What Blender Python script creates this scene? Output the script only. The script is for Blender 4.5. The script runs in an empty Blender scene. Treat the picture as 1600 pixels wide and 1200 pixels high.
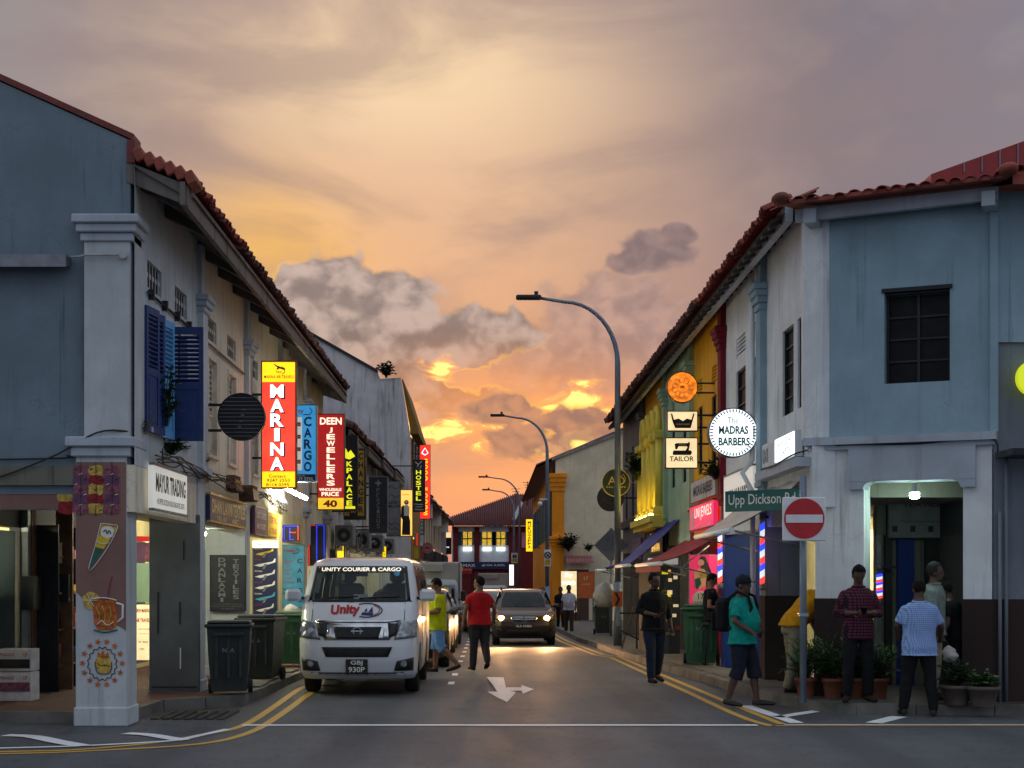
import bpy, bmesh, math, random
from math import sin, cos, pi, radians, sqrt, atan2, atan
from mathutils import Vector, Matrix
random.seed(7)
SC = bpy.context.scene
C = SC.collection
# ---------------------------------------------------------------- camera
F, VX, HZ, EYE = 2400.0, 765.0, 905.0, 1.66      # focal length and horizon, in photograph pixels; eye height in metres
cam = bpy.data.cameras.new('camera'); camo = bpy.data.objects.new('camera', cam); C.objects.link(camo)
camo.location = (0, 0, EYE); camo.rotation_euler = (pi/2, 0, 0)
cam.sensor_width = 36; cam.lens = 36*F/1600; cam.shift_x = (800-VX)/1600; cam.shift_y = (HZ-600)/1600
cam.clip_start = .1; cam.clip_end = 3000
SC.camera = camo
SC.view_settings.view_transform = 'Standard'; SC.view_settings.look = 'None'
SC.view_settings.exposure = 0.38; SC.view_settings.gamma = 1.0; SC.view_settings.use_curve_mapping = False
SC.render.engine = 'CYCLES'
SC.cycles.use_denoising = True
SC.cycles.max_bounces = 5; SC.cycles.diffuse_bounces = 3; SC.cycles.glossy_bounces = 3; SC.cycles.transparent_max_bounces = 8
SC.cycles.sample_clamp_indirect = 4.0; SC.cycles.caustics_reflective = False; SC.cycles.caustics_refractive = False

def lin(v):
    v /= 255.0
    return v/12.92 if v <= .04045 else ((v+.055)/1.055)**2.4
def c(r, g, b): return (lin(r), lin(g), lin(b), 1)

# ---------------------------------------------------------------- node expressions
class E:
    def __init__(s, sock): s.s = sock
    def _m(a, op, b=None, cc=None):
        n = NT.nodes.new('ShaderNodeMath'); n.operation = op
        for i, v in enumerate((a, b, cc)):
            if v is None: continue
            if isinstance(v, E): NT.links.new(v.s, n.inputs[i])
            else: n.inputs[i].default_value = v
        return E(n.outputs[0])
    def __add__(a, b): return E._m(a, 'ADD', b)
    def __radd__(a, b): return E._m(b, 'ADD', a)
    def __sub__(a, b): return E._m(a, 'SUBTRACT', b)
    def __rsub__(a, b): return E._m(b, 'SUBTRACT', a)
    def __mul__(a, b): return E._m(a, 'MULTIPLY', b)
    def __rmul__(a, b): return E._m(b, 'MULTIPLY', a)
    def __truediv__(a, b): return E._m(a, 'DIVIDE', b)
def m1(op, a, b=None): return E._m(a, op, b)
def mx(a, b): return E._m(a, 'MAXIMUM', b)
def mn(a, b): return E._m(a, 'MINIMUM', b)
def sstep(a, b, x, lo=0.0, hi=1.0):
    n = NT.nodes.new('ShaderNodeMapRange'); n.interpolation_type = 'SMOOTHSTEP'
    NT.links.new(x.s, n.inputs[0])
    n.inputs[1].default_value = a; n.inputs[2].default_value = b; n.inputs[3].default_value = lo; n.inputs[4].default_value = hi
    return E(n.outputs[0])
def vec(x, y, z):
    n = NT.nodes.new('ShaderNodeCombineXYZ')
    for i, v in enumerate((x, y, z)):
        if isinstance(v, E): NT.links.new(v.s, n.inputs[i])
        else: n.inputs[i].default_value = v
    return n.outputs[0]
def sep(sock):
    n = NT.nodes.new('ShaderNodeSeparateXYZ'); NT.links.new(sock, n.inputs[0])
    return [E(o) for o in n.outputs]
def noise(v, scale, detail=4, rough=.5, dist=0.0, out='Fac'):
    n = NT.nodes.new('ShaderNodeTexNoise'); n.inputs['Scale'].default_value = scale
    n.inputs['Detail'].default_value = detail; n.inputs['Roughness'].default_value = rough; n.inputs['Distortion'].default_value = dist
    if v is not None: NT.links.new(v, n.inputs['Vector'])
    return E(n.outputs[0])
def mixc(f, a, b, blend='MIX'):
    n = NT.nodes.new('ShaderNodeMix'); n.data_type = 'RGBA'; n.blend_type = blend; n.clamp_factor = True
    if isinstance(f, E): NT.links.new(f.s, n.inputs[0])
    else: n.inputs[0].default_value = f
    for i, v in ((6, a), (7, b)):
        if isinstance(v, (tuple, list)): n.inputs[i].default_value = tuple(v[:3]) + (1,)
        else: NT.links.new(v, n.inputs[i])
    return n.outputs[2]

# ---------------------------------------------------------------- sky
world = bpy.data.worlds.new('World'); SC.world = world; world.use_nodes = True
NT = world.node_tree; NT.nodes.clear()
SUN_EL, SUN_AZ = radians(5.5), radians(-1.5)       # behind the clouds at the far end of the street
tc = NT.nodes.new('ShaderNodeTexCoord'); D = tc.outputs['Generated']
dx, dy, dz = sep(D)
az = m1('ARCTAN2', dx, dy); el = m1('ARCSINE', mn(mx(dz, -1.0), 1.0))
def ang(px, py):
    a = atan((px-VX)/F); e = atan((HZ-py)/F*cos(a)); return a, e
def blob(px, py, rx, ry):
    a, e = ang(px, py)
    u = (az-a)/(rx/F); w = (el-e)/(ry/F)
    return 1.0 - (u*u + w*w)
def soft(px, py, rx, ry):            # gaussian-like glow
    a, e = ang(px, py)
    u = (az-a)/(rx/F); w = (el-e)/(ry/F)
    return m1('EXPONENT', (u*u + w*w)*-1.0)
def dirv(k=10.0, kz=1.0, off=(0, 0, 0)):
    return vec(dx*k+off[0], dy*k+off[1], dz*(k*kz)+off[2])
streak = noise(dirv(5, 3.2), 1.0, 5, .55, .6)
haze_n = noise(dirv(14, 1.8, (3, 1, 2)), 1.0, 4, .5)
wide = m1('EXPONENT', (az*az)/(-.45))               # falls off away from the sunset, ~23 degrees
wide = wide*sstep(-.2, .5, dy)
right = sstep(-.03, .25, az); left = sstep(-.06, -.30, az)
up = sstep(.0, .9, el)
# far sky: grey-blue overcast all round, a little lighter overhead
col = mixc(up, c(146, 158, 174), c(192, 202, 212))
# sunset side: peach low, cream higher, mauve at the sides
front = mixc(sstep(.015, .13, el), c(226, 142, 112), c(226, 160, 114))
front = mixc(sstep(.12, .24, el), front, c(216, 170, 136))
front = mixc(sstep(.20, .42, el), front, c(186, 162, 152))
front = mixc(right*.95, front, c(106, 102, 116))
front = mixc(left*.9, front, c(132, 121, 123))
col = mixc(wide*1.08*sstep(1.0, .35, el), col, front)
g = soft(425, 390, 130, 95)
col = mixc(g*.8, col, c(248, 186, 80))
col = mixc(soft(640, 110, 300, 130)*.8, col, c(244, 212, 168))
col = mixc(soft(1150, 560, 200, 160)*.4, col, c(178, 138, 132))
col = mixc(soft(820, 700, 230, 110)*.75, col, c(250, 158, 92))
st = sstep(.36, .66, streak)
col = mixc((1.0-st)*.55, col, mixc(wide, c(118, 116, 134), c(138, 118, 118)))
col = mixc(sstep(.5, .75, haze_n)*.07, col, c(236, 196, 160))
# cumulus banks
def cauli(off=(0, 0, 0)):
    a = noise(dirv(20, 1.3, off), 1.0, 7, .6, .15); b = noise(dirv(34, 1.2, (off[0]*1.7+4, off[1], off[2]*1.6)), 1.0, 2, .5); e = noise(dirv(80, 1.2, (off[0]*4+9, 0, off[2]*3.8)), 1.0, 2, .5)
    bl = lambda n: 1.0-m1('ABSOLUTE', n*2.0-1.0)*2.2
    return a*.62 + bl(b)*.22 + bl(e)*.05 + .06
puff = cauli()
puff2 = cauli((.14, 0, -.36))
big = noise(dirv(9, 1.5, (5, 2, 0)), 1.0, 3, .5)
def bank(lst):
    f = None
    for b in lst:
        v = blob(*b); f = v if f is None else mx(f, v)
    return f
bank_a = bank([(482, 452, 62, 55), (515, 480, 100, 92), (590, 505, 110, 85), (460, 560, 110, 90), (570, 600, 170, 95), (650, 560, 85, 90), (752, 524, 108, 46), (700, 545, 80, 50), (690, 628, 110, 42), (540, 650, 190, 80)])
bank_b = bank([(1020, 392, 74, 38), (1055, 370, 34, 24), (960, 500, 130, 80), (900, 555, 170, 85), (1000, 550, 140, 80), (1080, 560, 120, 80)])
bank_c = bank([(900, 662, 80, 32), (830, 690, 80, 34), (790, 640, 70, 26)])
shade = sstep(-.17, .19, puff-puff2)*.65 + sstep(.10, .20, el + (big-.5)*.06)*.3
def put(base, f, k, lo, hi, dark, light, alpha, edge=None):
    d = sstep(lo, hi, f + (puff-.5)*k + (big-.5)*.8)
    body = mixc(shade, dark, light)
    if edge is not None:
        rim = d*(1.0-d)*4.0*edge
        body = mixc(rim, body, c(255, 190, 80))
    return mixc(d*alpha, base, body)
col = put(col, bank_b, 2.8, .15, .8, c(112, 98, 108), c(184, 148, 138), .8)
col = put(col, bank([(1022, 390, 66, 34), (1056, 370, 34, 22), (985, 405, 40, 24)]), 2.8, .1, .7, c(92, 82, 92), c(138, 116, 118), .8)
# burning gaps low over the roofs
fire = mx(soft(700, 672, 105, 38)*1.05, mx(soft(915, 632, 95, 32), soft(885, 694, 95, 28)))
fire = mx(fire, mx(soft(690, 577, 30, 22)*1.15, soft(760, 650, 60, 14)*.8))
fn = noise(dirv(30, 2.2, (1, 0, 7)), 1.0, 6, .6, .8)
fire2 = sstep(.25, 1.0, fire*.85 + (fn-.5)*3.4)*sstep(.02, .35, fire)
glow_edge = mx(soft(720, 610, 150, 80), soft(430, 430, 90, 70)*.6)
col = put(col, bank_a, 2.8, .06, .5, c(66, 66, 80), c(190, 168, 160), .97, glow_edge)
col = mixc(soft(800, 640, 230, 80)*.7, col, c(246, 156, 92))
col = mixc(fire2*.95, col, mixc(sstep(.5, 1.0, fire2), (1.2, .46, .10, 1), (1.9, 1.05, .26, 1)))
col = put(col, bank_c, 3.4, .05, .7, c(122, 92, 92), c(206, 140, 104), .9, soft(890, 650, 90, 60))
col = mixc(wide*sstep(.9, .4, el)*.14, col, (0, 0, 0, 1))          # sunset side darkened in colour to offset the raised exposure
col = mixc(sstep(-.01, -.10, el), col, c(70, 66, 68))
bg = NT.nodes.new('ShaderNodeBackground'); NT.links.new(col, bg.inputs[0]); bg.inputs[1].default_value = 1.0
sky = NT.nodes.new('ShaderNodeTexSky'); sky.sky_type = 'NISHITA'; sky.sun_disc = False
sky.sun_elevation = SUN_EL; sky.sun_rotation = SUN_AZ; sky.altitude = 10; sky.dust_density = 3.0
bg2 = NT.nodes.new('ShaderNodeBackground'); NT.links.new(sky.outputs[0], bg2.inputs[0]); bg2.inputs[1].default_value = .0012
add = NT.nodes.new('ShaderNodeAddShader'); NT.links.new(bg.outputs[0], add.inputs[0]); NT.links.new(bg2.outputs[0], add.inputs[1])
wo = NT.nodes.new('ShaderNodeOutputWorld'); NT.links.new(add.outputs[0], wo.inputs[0])
world.cycles.sampling_method = 'MANUAL'; world.cycles.sample_map_resolution = 512
sun = bpy.data.lights.new('sun', 'SUN'); sun.energy = .3; sun.angle = radians(14); sun.color = (1, .62, .36)
suno = bpy.data.objects.new('sun', sun); C.objects.link(suno)
suno.location = (0, 60, 30)
suno.rotation_euler = Vector((-sin(SUN_AZ)*cos(SUN_EL), -cos(SUN_AZ)*cos(SUN_EL), -sin(SUN_EL))).to_track_quat('-Z', 'Y').to_euler()

# ---------------------------------------------------------------- place helpers
def gz(y): return 0.0 if y < 22 else -.0085*(min(y, 100)-22)     # the street falls gently away
def PX(px, y): return (px-VX)*y/F
def PZ(py, y): return EYE + (HZ-py)*y/F
def GY(py, h=0.0):                                            # how far along the street a ground point lies
    y = (EYE-h)*F/(py-HZ)
    for _ in range(12): y = (EYE-gz(y)-h)*F/(py-HZ)
    return y
def G(px, py, h=0.0):
    y = GY(py, h); return Vector((PX(px, y), y, gz(y)+h))

# ---------------------------------------------------------------- mesh builder
class MB:
    def __init__(s): s.v = []; s.f = []; s.sm = []
    def face(s, pts, smooth=False):
        i = len(s.v); s.v += [tuple(p) for p in pts]; s.f.append(tuple(range(i, i+len(pts)))); s.sm.append(smooth); return s
    def raw(s, v, f, smooth=False):
        i = len(s.v); s.v += [tuple(p) for p in v]; s.f += [tuple(k+i for k in q) for q in f]; s.sm += [smooth]*len(f); return s
    def box(s, x0, x1, y0, y1, z0, z1, b=0.0):
        if x0 > x1: x0, x1 = x1, x0
        if y0 > y1: y0, y1 = y1, y0
        if z0 > z1: z0, z1 = z1, z0
        if b <= 0:
            v = [(x, y, z) for z in (z0, z1) for y in (y0, y1) for x in (x0, x1)]
            return s.raw(v, [(0, 2, 3, 1), (4, 5, 7, 6), (0, 1, 5, 4), (2, 6, 7, 3), (0, 4, 6, 2), (1, 3, 7, 5)])
        b = min(b, (x1-x0)/2.1, (y1-y0)/2.1, (z1-z0)/2.1)
        v = []; f = []; idx = {}
        X, Y, Z = (x0, x1), (y0, y1), (z0, z1)
        for ix in (0, 1):
            for iy in (0, 1):
                for iz in (0, 1):
                    sx, sy, sz = (1, -1)[ix], (1, -1)[iy], (1, -1)[iz]
                    for a in range(3):
                        idx[ix, iy, iz, a] = len(v)
                        v.append((X[ix]+(0 if a == 0 else sx*b), Y[iy]+(0 if a == 1 else sy*b), Z[iz]+(0 if a == 2 else sz*b)))
        q = ((0, 0), (1, 0), (1, 1), (0, 1))
        for a in range(3):
            for e in (0, 1):
                k = []
                for p, r in q:
                    t = [0, 0, 0]; t[a] = e; t[(a+1) % 3] = p; t[(a+2) % 3] = r
                    k.append(idx[t[0], t[1], t[2], a])
                f.append(tuple(k if e else k[::-1]))
        for a in range(3):
            for p in (0, 1):
                for r in (0, 1):
                    t0 = [0, 0, 0]; t1 = [0, 0, 0]
                    t0[(a+1) % 3] = t1[(a+1) % 3] = p; t0[(a+2) % 3] = t1[(a+2) % 3] = r; t1[a] = 1
                    k = (idx[(*t0, (a+1) % 3)], idx[(*t1, (a+1) % 3)], idx[(*t1, (a+2) % 3)], idx[(*t0, (a+2) % 3)])
                    f.append(k if (p ^ r) else k[::-1])
        for ix in (0, 1):
            for iy in (0, 1):
                for iz in (0, 1):
                    k = tuple(idx[ix, iy, iz, a] for a in range(3)); f.append(k if (ix ^ iy ^ iz) else k[::-1])
        return s.raw(v, f)
    def prism(s, poly, f0, f1, cap0=True, cap1=True):          # f0, f1 map a 2-D point to both ends
        n = len(poly); a = [f0(*p) for p in poly]; b = [f1(*p) for p in poly]
        s.raw(list(a)+list(b), [(i, (i+1) % n, n+(i+1) % n, n+i) for i in range(n)])
        if cap0: s.face(list(a)[::-1])
        if cap1: s.face(b)
        return s
    def extr(s, poly, axis, a, b):
        m = {'x': lambda k: (lambda u, w: (k, u, w)), 'y': lambda k: (lambda u, w: (u, k, w)), 'z': lambda k: (lambda u, w: (u, w, k))}[axis]
        return s.prism(poly, m(a), m(b))
    def tube(s, pts, rad, n=8, cap=True, smooth=True, flat=None):
        pts = [Vector(p) for p in pts]; k = len(pts)
        if not isinstance(rad, (list, tuple)): rad = [rad]*k
        base = len(s.v); ref = None; rings = []
        for i, p in enumerate(pts):
            t = (pts[min(i+1, k-1)]-pts[max(i-1, 0)])
            t = t.normalized() if t.length > 1e-9 else Vector((0, 0, 1))
            if ref is None: ref = Vector((0, 0, 1)) if abs(t.z) < .9 else Vector((1, 0, 0))
            u = t.cross(ref)
            if u.length < 1e-6: u = t.cross(Vector((.3, .8, .1)))
            u.normalize(); w = u.cross(t); ref = w
            r = rad[i]
            ru, rw = r if isinstance(r, tuple) else (r, r)
            rings.append([p + u*(cos(2*pi*j/n)*ru) + w*(sin(2*pi*j/n)*rw) for j in range(n)])
        v = [q for r in rings for q in r]
        f = [(i*n+j, i*n+(j+1) % n, (i+1)*n+(j+1) % n, (i+1)*n+j) for i in range(k-1) for j in range(n)]
        s.raw(v, f, smooth)
        if cap: s.face(rings[0][::-1]); s.face(rings[-1])
        return s
    def rings(s, rs, n=14, smooth=True, cap=True):             # rs: (centre, rx, ry) stacked horizontal ellipses
        v = []
        for (cx, cy, cz), rx, ry in rs:
            v += [(cx+rx*cos(2*pi*j/n), cy+ry*sin(2*pi*j/n), cz) for j in range(n)]
        k = len(rs)
        s.raw(v, [(i*n+j, i*n+(j+1) % n, (i+1)*n+(j+1) % n, (i+1)*n+j) for i in range(k-1) for j in range(n)], smooth)
        if cap: s.face(v[:n][::-1]); s.face(v[-n:])
        return s
    def ball(s, p, rx, ry=None, rz=None, n=12, m=8, rot=None):
        ry = rx if ry is None else ry; rz = rx if rz is None else rz
        v = []; p = Vector(p)
        for i in range(m+1):
            t = pi*i/m
            for j in range(n):
                a = 2*pi*j/n; q = Vector((rx*sin(t)*cos(a), ry*sin(t)*sin(a), -rz*cos(t)))
                v.append(p + (rot @ q if rot is not None else q))
        return s.raw(v, [(i*n+j, i*n+(j+1) % n, (i+1)*n+(j+1) % n, (i+1)*n+j) for i in range(m) for j in range(n)], True)
    def disc(s, p, r, nrm, depth, n=40, r2=None):               # a short cylinder facing nrm
        nrm = Vector(nrm).normalized(); p = Vector(p)
        u = nrm.cross(Vector((0, 0, 1))); u = u.normalized() if u.length > 1e-6 else Vector((1, 0, 0)); w = u.cross(nrm)
        a = [p+u*(cos(2*pi*j/n)*r)+w*(sin(2*pi*j/n)*r) for j in range(n)]
        r2 = r if r2 is None else r2
        b = [p-nrm*depth+u*(cos(2*pi*j/n)*r2)+w*(sin(2*pi*j/n)*r2) for j in range(n)]
        s.face(a); s.face(b[::-1])
        return s.raw(a+b, [(j, n+j, n+(j+1) % n, (j+1) % n) for j in range(n)])
    def ring(s, p, r0, r1, nrm, depth, n=40):
        nrm = Vector(nrm).normalized(); p = Vector(p)
        u = nrm.cross(Vector((0, 0, 1))).normalized(); w = u.cross(nrm)
        P = lambda r, d: [p-nrm*d+u*(cos(2*pi*j/n)*r)+w*(sin(2*pi*j/n)*r) for j in range(n)]
        q = [P(r0, 0), P(r1, 0), P(r1, depth), P(r0, depth)]
        for k in range(4):
            a, b = q[k], q[(k+1) % 4]
            s.raw(a+b, [(j, n+j, n+(j+1) % n, (j+1) % n) for j in range(n)])
        return s
    def ribbon(s, pts, w, z, thick=0.0):                         # flat strip along ground points
        pts = [Vector((p[0], p[1])) for p in pts]; L = []; R = []
        for i, p in enumerate(pts):
            t = (pts[min(i+1, len(pts)-1)]-pts[max(i-1, 0)]).normalized(); nn = Vector((-t.y, t.x))*(w/2)
            L.append(p+nn); R.append(p-nn)
        up = lambda q: (q.x, q.y, gz(q.y)+z)
        for i in range(len(pts)-1):
            s.face([up(R[i]), up(R[i+1]), up(L[i+1]), up(L[i])])
        return s
    def wall(s, mp, u0, u1, z0, z1, holes, depth):               # mp(u, z, d) -> world; holes (u0, u1, z0, z1)
        us = sorted({u0, u1, *[h[i] for h in holes for i in (0, 1)]}); zs = sorted({z0, z1, *[h[i] for h in holes for i in (2, 3)]})
        us = [u for u in us if u0 <= u <= u1]; zs = [z for z in zs if z0 <= z <= z1]
        for i in range(len(us)-1):
            for j in range(len(zs)-1):
                uc, zc = (us[i]+us[i+1])/2, (zs[j]+zs[j+1])/2
                if any(h[0] < uc < h[1] and h[2] < zc < h[3] for h in holes): continue
                s.face([mp(us[i], zs[j], 0), mp(us[i+1], zs[j], 0), mp(us[i+1], zs[j+1], 0), mp(us[i], zs[j+1], 0)])
        for a, b, e, g_ in holes:
            for p, q in (((a, e), (b, e)), ((b, e), (b, g_)), ((b, g_), (a, g_)), ((a, g_), (a, e))):
                s.face([mp(*p, 0), mp(*q, 0), mp(*q, depth), mp(*p, depth)])
        return s
    def xf(s, M):
        s.v = [tuple(M @ Vector(p)) for p in s.v]; return s
    def mesh(s, name):
        me = bpy.data.meshes.new(name); me.from_pydata(s.v, [], s.f)
        if any(s.sm): me.polygons.foreach_set('use_smooth', s.sm)
        me.update(); return me
    def build(s, name, m, parent=None, local=False, label=None, fix=True):
        me = s.mesh(name)
        if fix:
            bm = bmesh.new(); bm.from_mesh(me)
            bmesh.ops.remove_doubles(bm, verts=bm.verts, dist=1e-5)
            bmesh.ops.recalc_face_normals(bm, faces=bm.faces); bm.to_mesh(me); bm.free()
        return put_mesh(name, me, m, parent, local, label)
def put_mesh(name, me, m, parent=None, local=False, label=None):
    me.materials.clear(); me.materials.append(MT[m] if isinstance(m, str) else m)
    o = bpy.data.objects.new(name, me); C.objects.link(o)
    if parent is not None:
        o.parent = parent
        if not local and parent.get('_root'): o.matrix_parent_inverse = WM[parent.name].inverted()
    if label: o['label'] = label
    return o
WM = {}
def thing(name, label, cat, loc=(0, 0, 0), rz=0.0, group=None):
    o = bpy.data.objects.new(name, None); C.objects.link(o); o.empty_display_size = .2
    o.location = loc; o.rotation_euler = (0, 0, rz); o['label'] = label; o['category'] = cat; o['_root'] = 1
    if group: o['group'] = group
    WM[o.name] = Matrix.Translation(loc) @ Matrix.Rotation(rz, 4, 'Z'); return o
def tag(o, label, cat, group=None):
    o['label'] = label; o['category'] = cat
    if group: o['group'] = group
    return o
def struct(o): o['kind'] = 'structure'; return o
def copy_tree(o, parent=None):
    n = o.copy(); C.objects.link(n)
    if parent is not None: n.parent = parent
    for ch in list(o.children): copy_tree(ch, n)
    return n
def dup(root, loc, rz, label, group=None):
    n = copy_tree(root); n.location = loc; n.rotation_euler = (0, 0, rz); n['label'] = label
    if group: n['group'] = group
    WM[n.name] = Matrix.Translation(loc) @ Matrix.Rotation(rz, 4, 'Z')
    return n

# ---------------------------------------------------------------- lettering
_txt = {}
def text_mesh(body, bold=0.0, shear=0.0, spacing=1.0):
    k = (body, bold, shear, spacing)
    if k in _txt: return _txt[k]
    cu = bpy.data.curves.new('t', 'FONT'); cu.body = body; cu.offset = bold; cu.shear = shear; cu.space_character = spacing
    cu.resolution_u = 3; cu.fill_mode = 'FRONT'
    o = bpy.data.objects.new('t', cu)
    me = bpy.data.meshes.new_from_object(o)
    v = [tuple(p.co) for p in me.vertices]; f = [tuple(p.vertices) for p in me.polygons]
    bpy.data.objects.remove(o); bpy.data.curves.remove(cu); bpy.data.meshes.remove(me)
    if not v: v = [(0, 0, 0), (1, 0, 0), (0, 1, 0)]; f = [(0, 1, 2)]
    x0 = min(p[0] for p in v); x1 = max(p[0] for p in v); y0 = min(p[1] for p in v); y1 = max(p[1] for p in v)
    _txt[k] = ([((p[0]-x0)/(x1-x0)-.5, (p[1]-y0)/(y1-y0)-.5) for p in v], f, (x1-x0)/(y1-y0)); return _txt[k]
AX = {'S': (Vector((1, 0, 0)), Vector((0, -1, 0))), 'E': (Vector((0, 1, 0)), Vector((1, 0, 0))), 'W': (Vector((0, -1, 0)), Vector((-1, 0, 0)))}
def letters(mb, body, cen, w, h, ax='S', bold=.012, shear=0.0, spacing=1.0, up=Vector((0, 0, 1))):
    R, N = AX[ax] if isinstance(ax, str) else ax
    v, f, asp = text_mesh(body, bold, shear, spacing)
    if w is None: w = h*asp
    cen = Vector(cen)
    return mb.raw([cen + R*(p[0]*w) + up*(p[1]*h) for p in v], f)
def lettering(parent, m, rows, ax='S', name='lettering', local=False):   # rows: (text, centre, w, h[, bold])
    mb = MB()
    for r in rows: letters(mb, r[0], r[1], r[2], r[3], ax, *(r[4:]))
    o = mb.build(name, m, parent, local, fix=False); o['kind'] = 'stuff'; return o
# ---------------------------------------------------------------- materials
MT = {}
def _new(name):
    global NT
    m = bpy.data.materials.new(name); m.use_nodes = True; NT = m.node_tree; NT.nodes.clear()
    b = NT.nodes.new('ShaderNodeBsdfPrincipled'); o = NT.nodes.new('ShaderNodeOutputMaterial'); NT.links.new(b.outputs[0], o.inputs[0])
    MT[name] = m; return m, b
def pos(): return NT.nodes.new('ShaderNodeTexCoord').outputs['Object']
def mul(v, k):
    n = NT.nodes.new('ShaderNodeVectorMath'); n.operation = 'MULTIPLY'; NT.links.new(v, n.inputs[0]); n.inputs[1].default_value = k; return n.outputs[0]
def bump(b, h, strength=.3, dist=.02):
    n = NT.nodes.new('ShaderNodeBump'); n.inputs['Strength'].default_value = strength; n.inputs['Distance'].default_value = dist
    NT.links.new(h.s, n.inputs['Height']); NT.links.new(n.outputs[0], b.inputs['Normal'])
def sh(k, f): return tuple(min(1, x*f) for x in k[:3]) + (1,)
def plain(name, col, rough=.6, metal=0.0, var=.18, scale=6.0, bmp=.06, emit=None, es=0.0, coat=0.0, spec=.5, bscale=None):
    m, b = _new(name); v = pos()
    n = noise(v, scale, 5, .6)
    cc = mixc(sstep(.3, .7, n), sh(col, 1-var), sh(col, 1+var*.6))
    NT.links.new(cc, b.inputs['Base Color']); b.inputs['Metallic'].default_value = metal
    r = sstep(.25, .75, noise(v, scale*2.3, 4, .6), max(.02, rough-.08), min(1, rough+.1)); NT.links.new(r.s, b.inputs['Roughness'])
    b.inputs['Coat Weight'].default_value = coat; b.inputs['Coat Roughness'].default_value = .08
    b.inputs['Specular IOR Level'].default_value = spec
    if bmp: bump(b, noise(v, bscale or scale*8, 4, .6), bmp, .01)
    if emit is not None:
        NT.links.new(mixc(sstep(.3, .7, n), sh(emit, .9), emit), b.inputs['Emission Color']); b.inputs['Emission Strength'].default_value = es
    return m
def plaster(name, col, stain=c(60, 58, 54), amount=.5, rough=.85, streak=.6, patch=.25, bmp=.25, sc=1.0):
    """painted render: mottled, rain-streaked, with worn patches"""
    m, b = _new(name); v = pos()
    n1 = noise(v, 1.1*sc, 6, .62); n2 = noise(mul(v, (5, 5, .55)), 1.0*sc, 5, .6); n3 = noise(v, 9*sc, 6, .7)
    n4 = noise(v, 3.1*sc, 8, .72, .4)
    base = mixc(sstep(.35, .68, n1), sh(col, .86), sh(col, 1.07))
    base = mixc(sstep(.5, .8, n2)*streak*amount, base, stain)
    base = mixc(sstep(.60, .74, n4)*patch, base, sh(col, 1.22))
    base = mixc(sstep(.66, .80, n3)*amount*.5, base, stain)
    n5 = noise(mul(v, (11, 11, .35)), 1.0*sc, 4, .6); n6 = noise(v, .7*sc, 3, .5); base = mixc(sstep(.56, .72, n5)*sstep(.42, .62, n6)*amount*.75, base, stain)
    cr = m1('ABSOLUTE', noise(v, 1.7*sc, 6, .65, .6)-.5); base = mixc(sstep(.010, .0, cr)*sstep(.4, .7, n1)*amount*.4, base, sh(stain, .6))
    NT.links.new(base, b.inputs['Base Color']); b.inputs['Roughness'].default_value = rough
    b.inputs['Specular IOR Level'].default_value = .25
    bump(b, noise(v, 38*sc, 5, .65)*.5 + n4*.9, bmp, .012)
    return m
def glow(name, col, s, var=.12, scale=4.0, base=None):
    m, b = _new(name); v = pos(); n = noise(v, scale, 3, .5)
    NT.links.new(mixc(sstep(.25, .75, n), sh(col, 1-var), col), b.inputs['Emission Color']); b.inputs['Emission Strength'].default_value = s
    b.inputs['Base Color'].default_value = tuple((base or col)[:3]) + (1,); b.inputs['Roughness'].default_value = .45
    return m
# walls
plaster('wall_blue', c(116, 132, 143), c(58, 66, 72), .8, streak=.35, patch=.3)
plaster('wall_cream', c(226, 216, 194), c(84, 76, 64), .75, streak=.9)
plaster('wall_pale', c(190, 196, 200), c(92, 92, 90), .7)
plaster('trim_grey', c(178, 186, 196), c(84, 84, 80), .6)
plaster('wall_slate', c(120, 128, 138), c(60, 62, 64), .5)
plaster('wall_ochre', c(140, 108, 48), c(60, 48, 28), .5)
plaster('wall_white', c(230, 234, 236), c(112, 112, 108), .7)
plaster('wall_sky', c(148, 174, 186), c(64, 78, 86), .5, streak=.35, patch=.3)
plaster('wall_teal', c(138, 172, 176), c(80, 90, 90), .4)
plaster('wall_brown', c(56, 44, 42), c(28, 24, 22), .5, patch=.08)
plaster('wall_yellow', c(232, 172, 32), c(110, 84, 30), .45)
plaster('wall_maroon', c(120, 28, 44), c(50, 18, 22), .4)
plaster('wall_green', c(162, 190, 160), c(84, 96, 80), .5)
plaster('column_yellow', c(236, 214, 92), c(130, 112, 48), .4)
plaster('wall_ruin', c(92, 88, 88), c(34, 32, 32), .9, streak=1.0)
plaster('wall_grimy', c(204, 203, 206), c(52, 50, 50), .85, streak=1.0, patch=.1)
plaster('wall_orange', c(244, 150, 36), c(120, 78, 36), .45)
plaster('wall_buff', c(228, 212, 180), c(132, 118, 96), .35)
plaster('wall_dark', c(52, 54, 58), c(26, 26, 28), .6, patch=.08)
plaster('wall_mauve', c(138, 104, 98), c(70, 52, 54), .3, patch=.1)
plaster('wall_red', c(116, 40, 42), c(60, 24, 26), .4)
plaster('soffit', c(98, 92, 88), c(42, 38, 36), .8)
plaster('fascia', c(120, 112, 106), c(44, 40, 38), .9, streak=1.0)
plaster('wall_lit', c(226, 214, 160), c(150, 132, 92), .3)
plaster('interior', c(120, 118, 108), c(36, 34, 32), .6)
plaster('deep_blue', c(22, 52, 122), c(14, 26, 62), .4, rough=.5, patch=.12)
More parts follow.
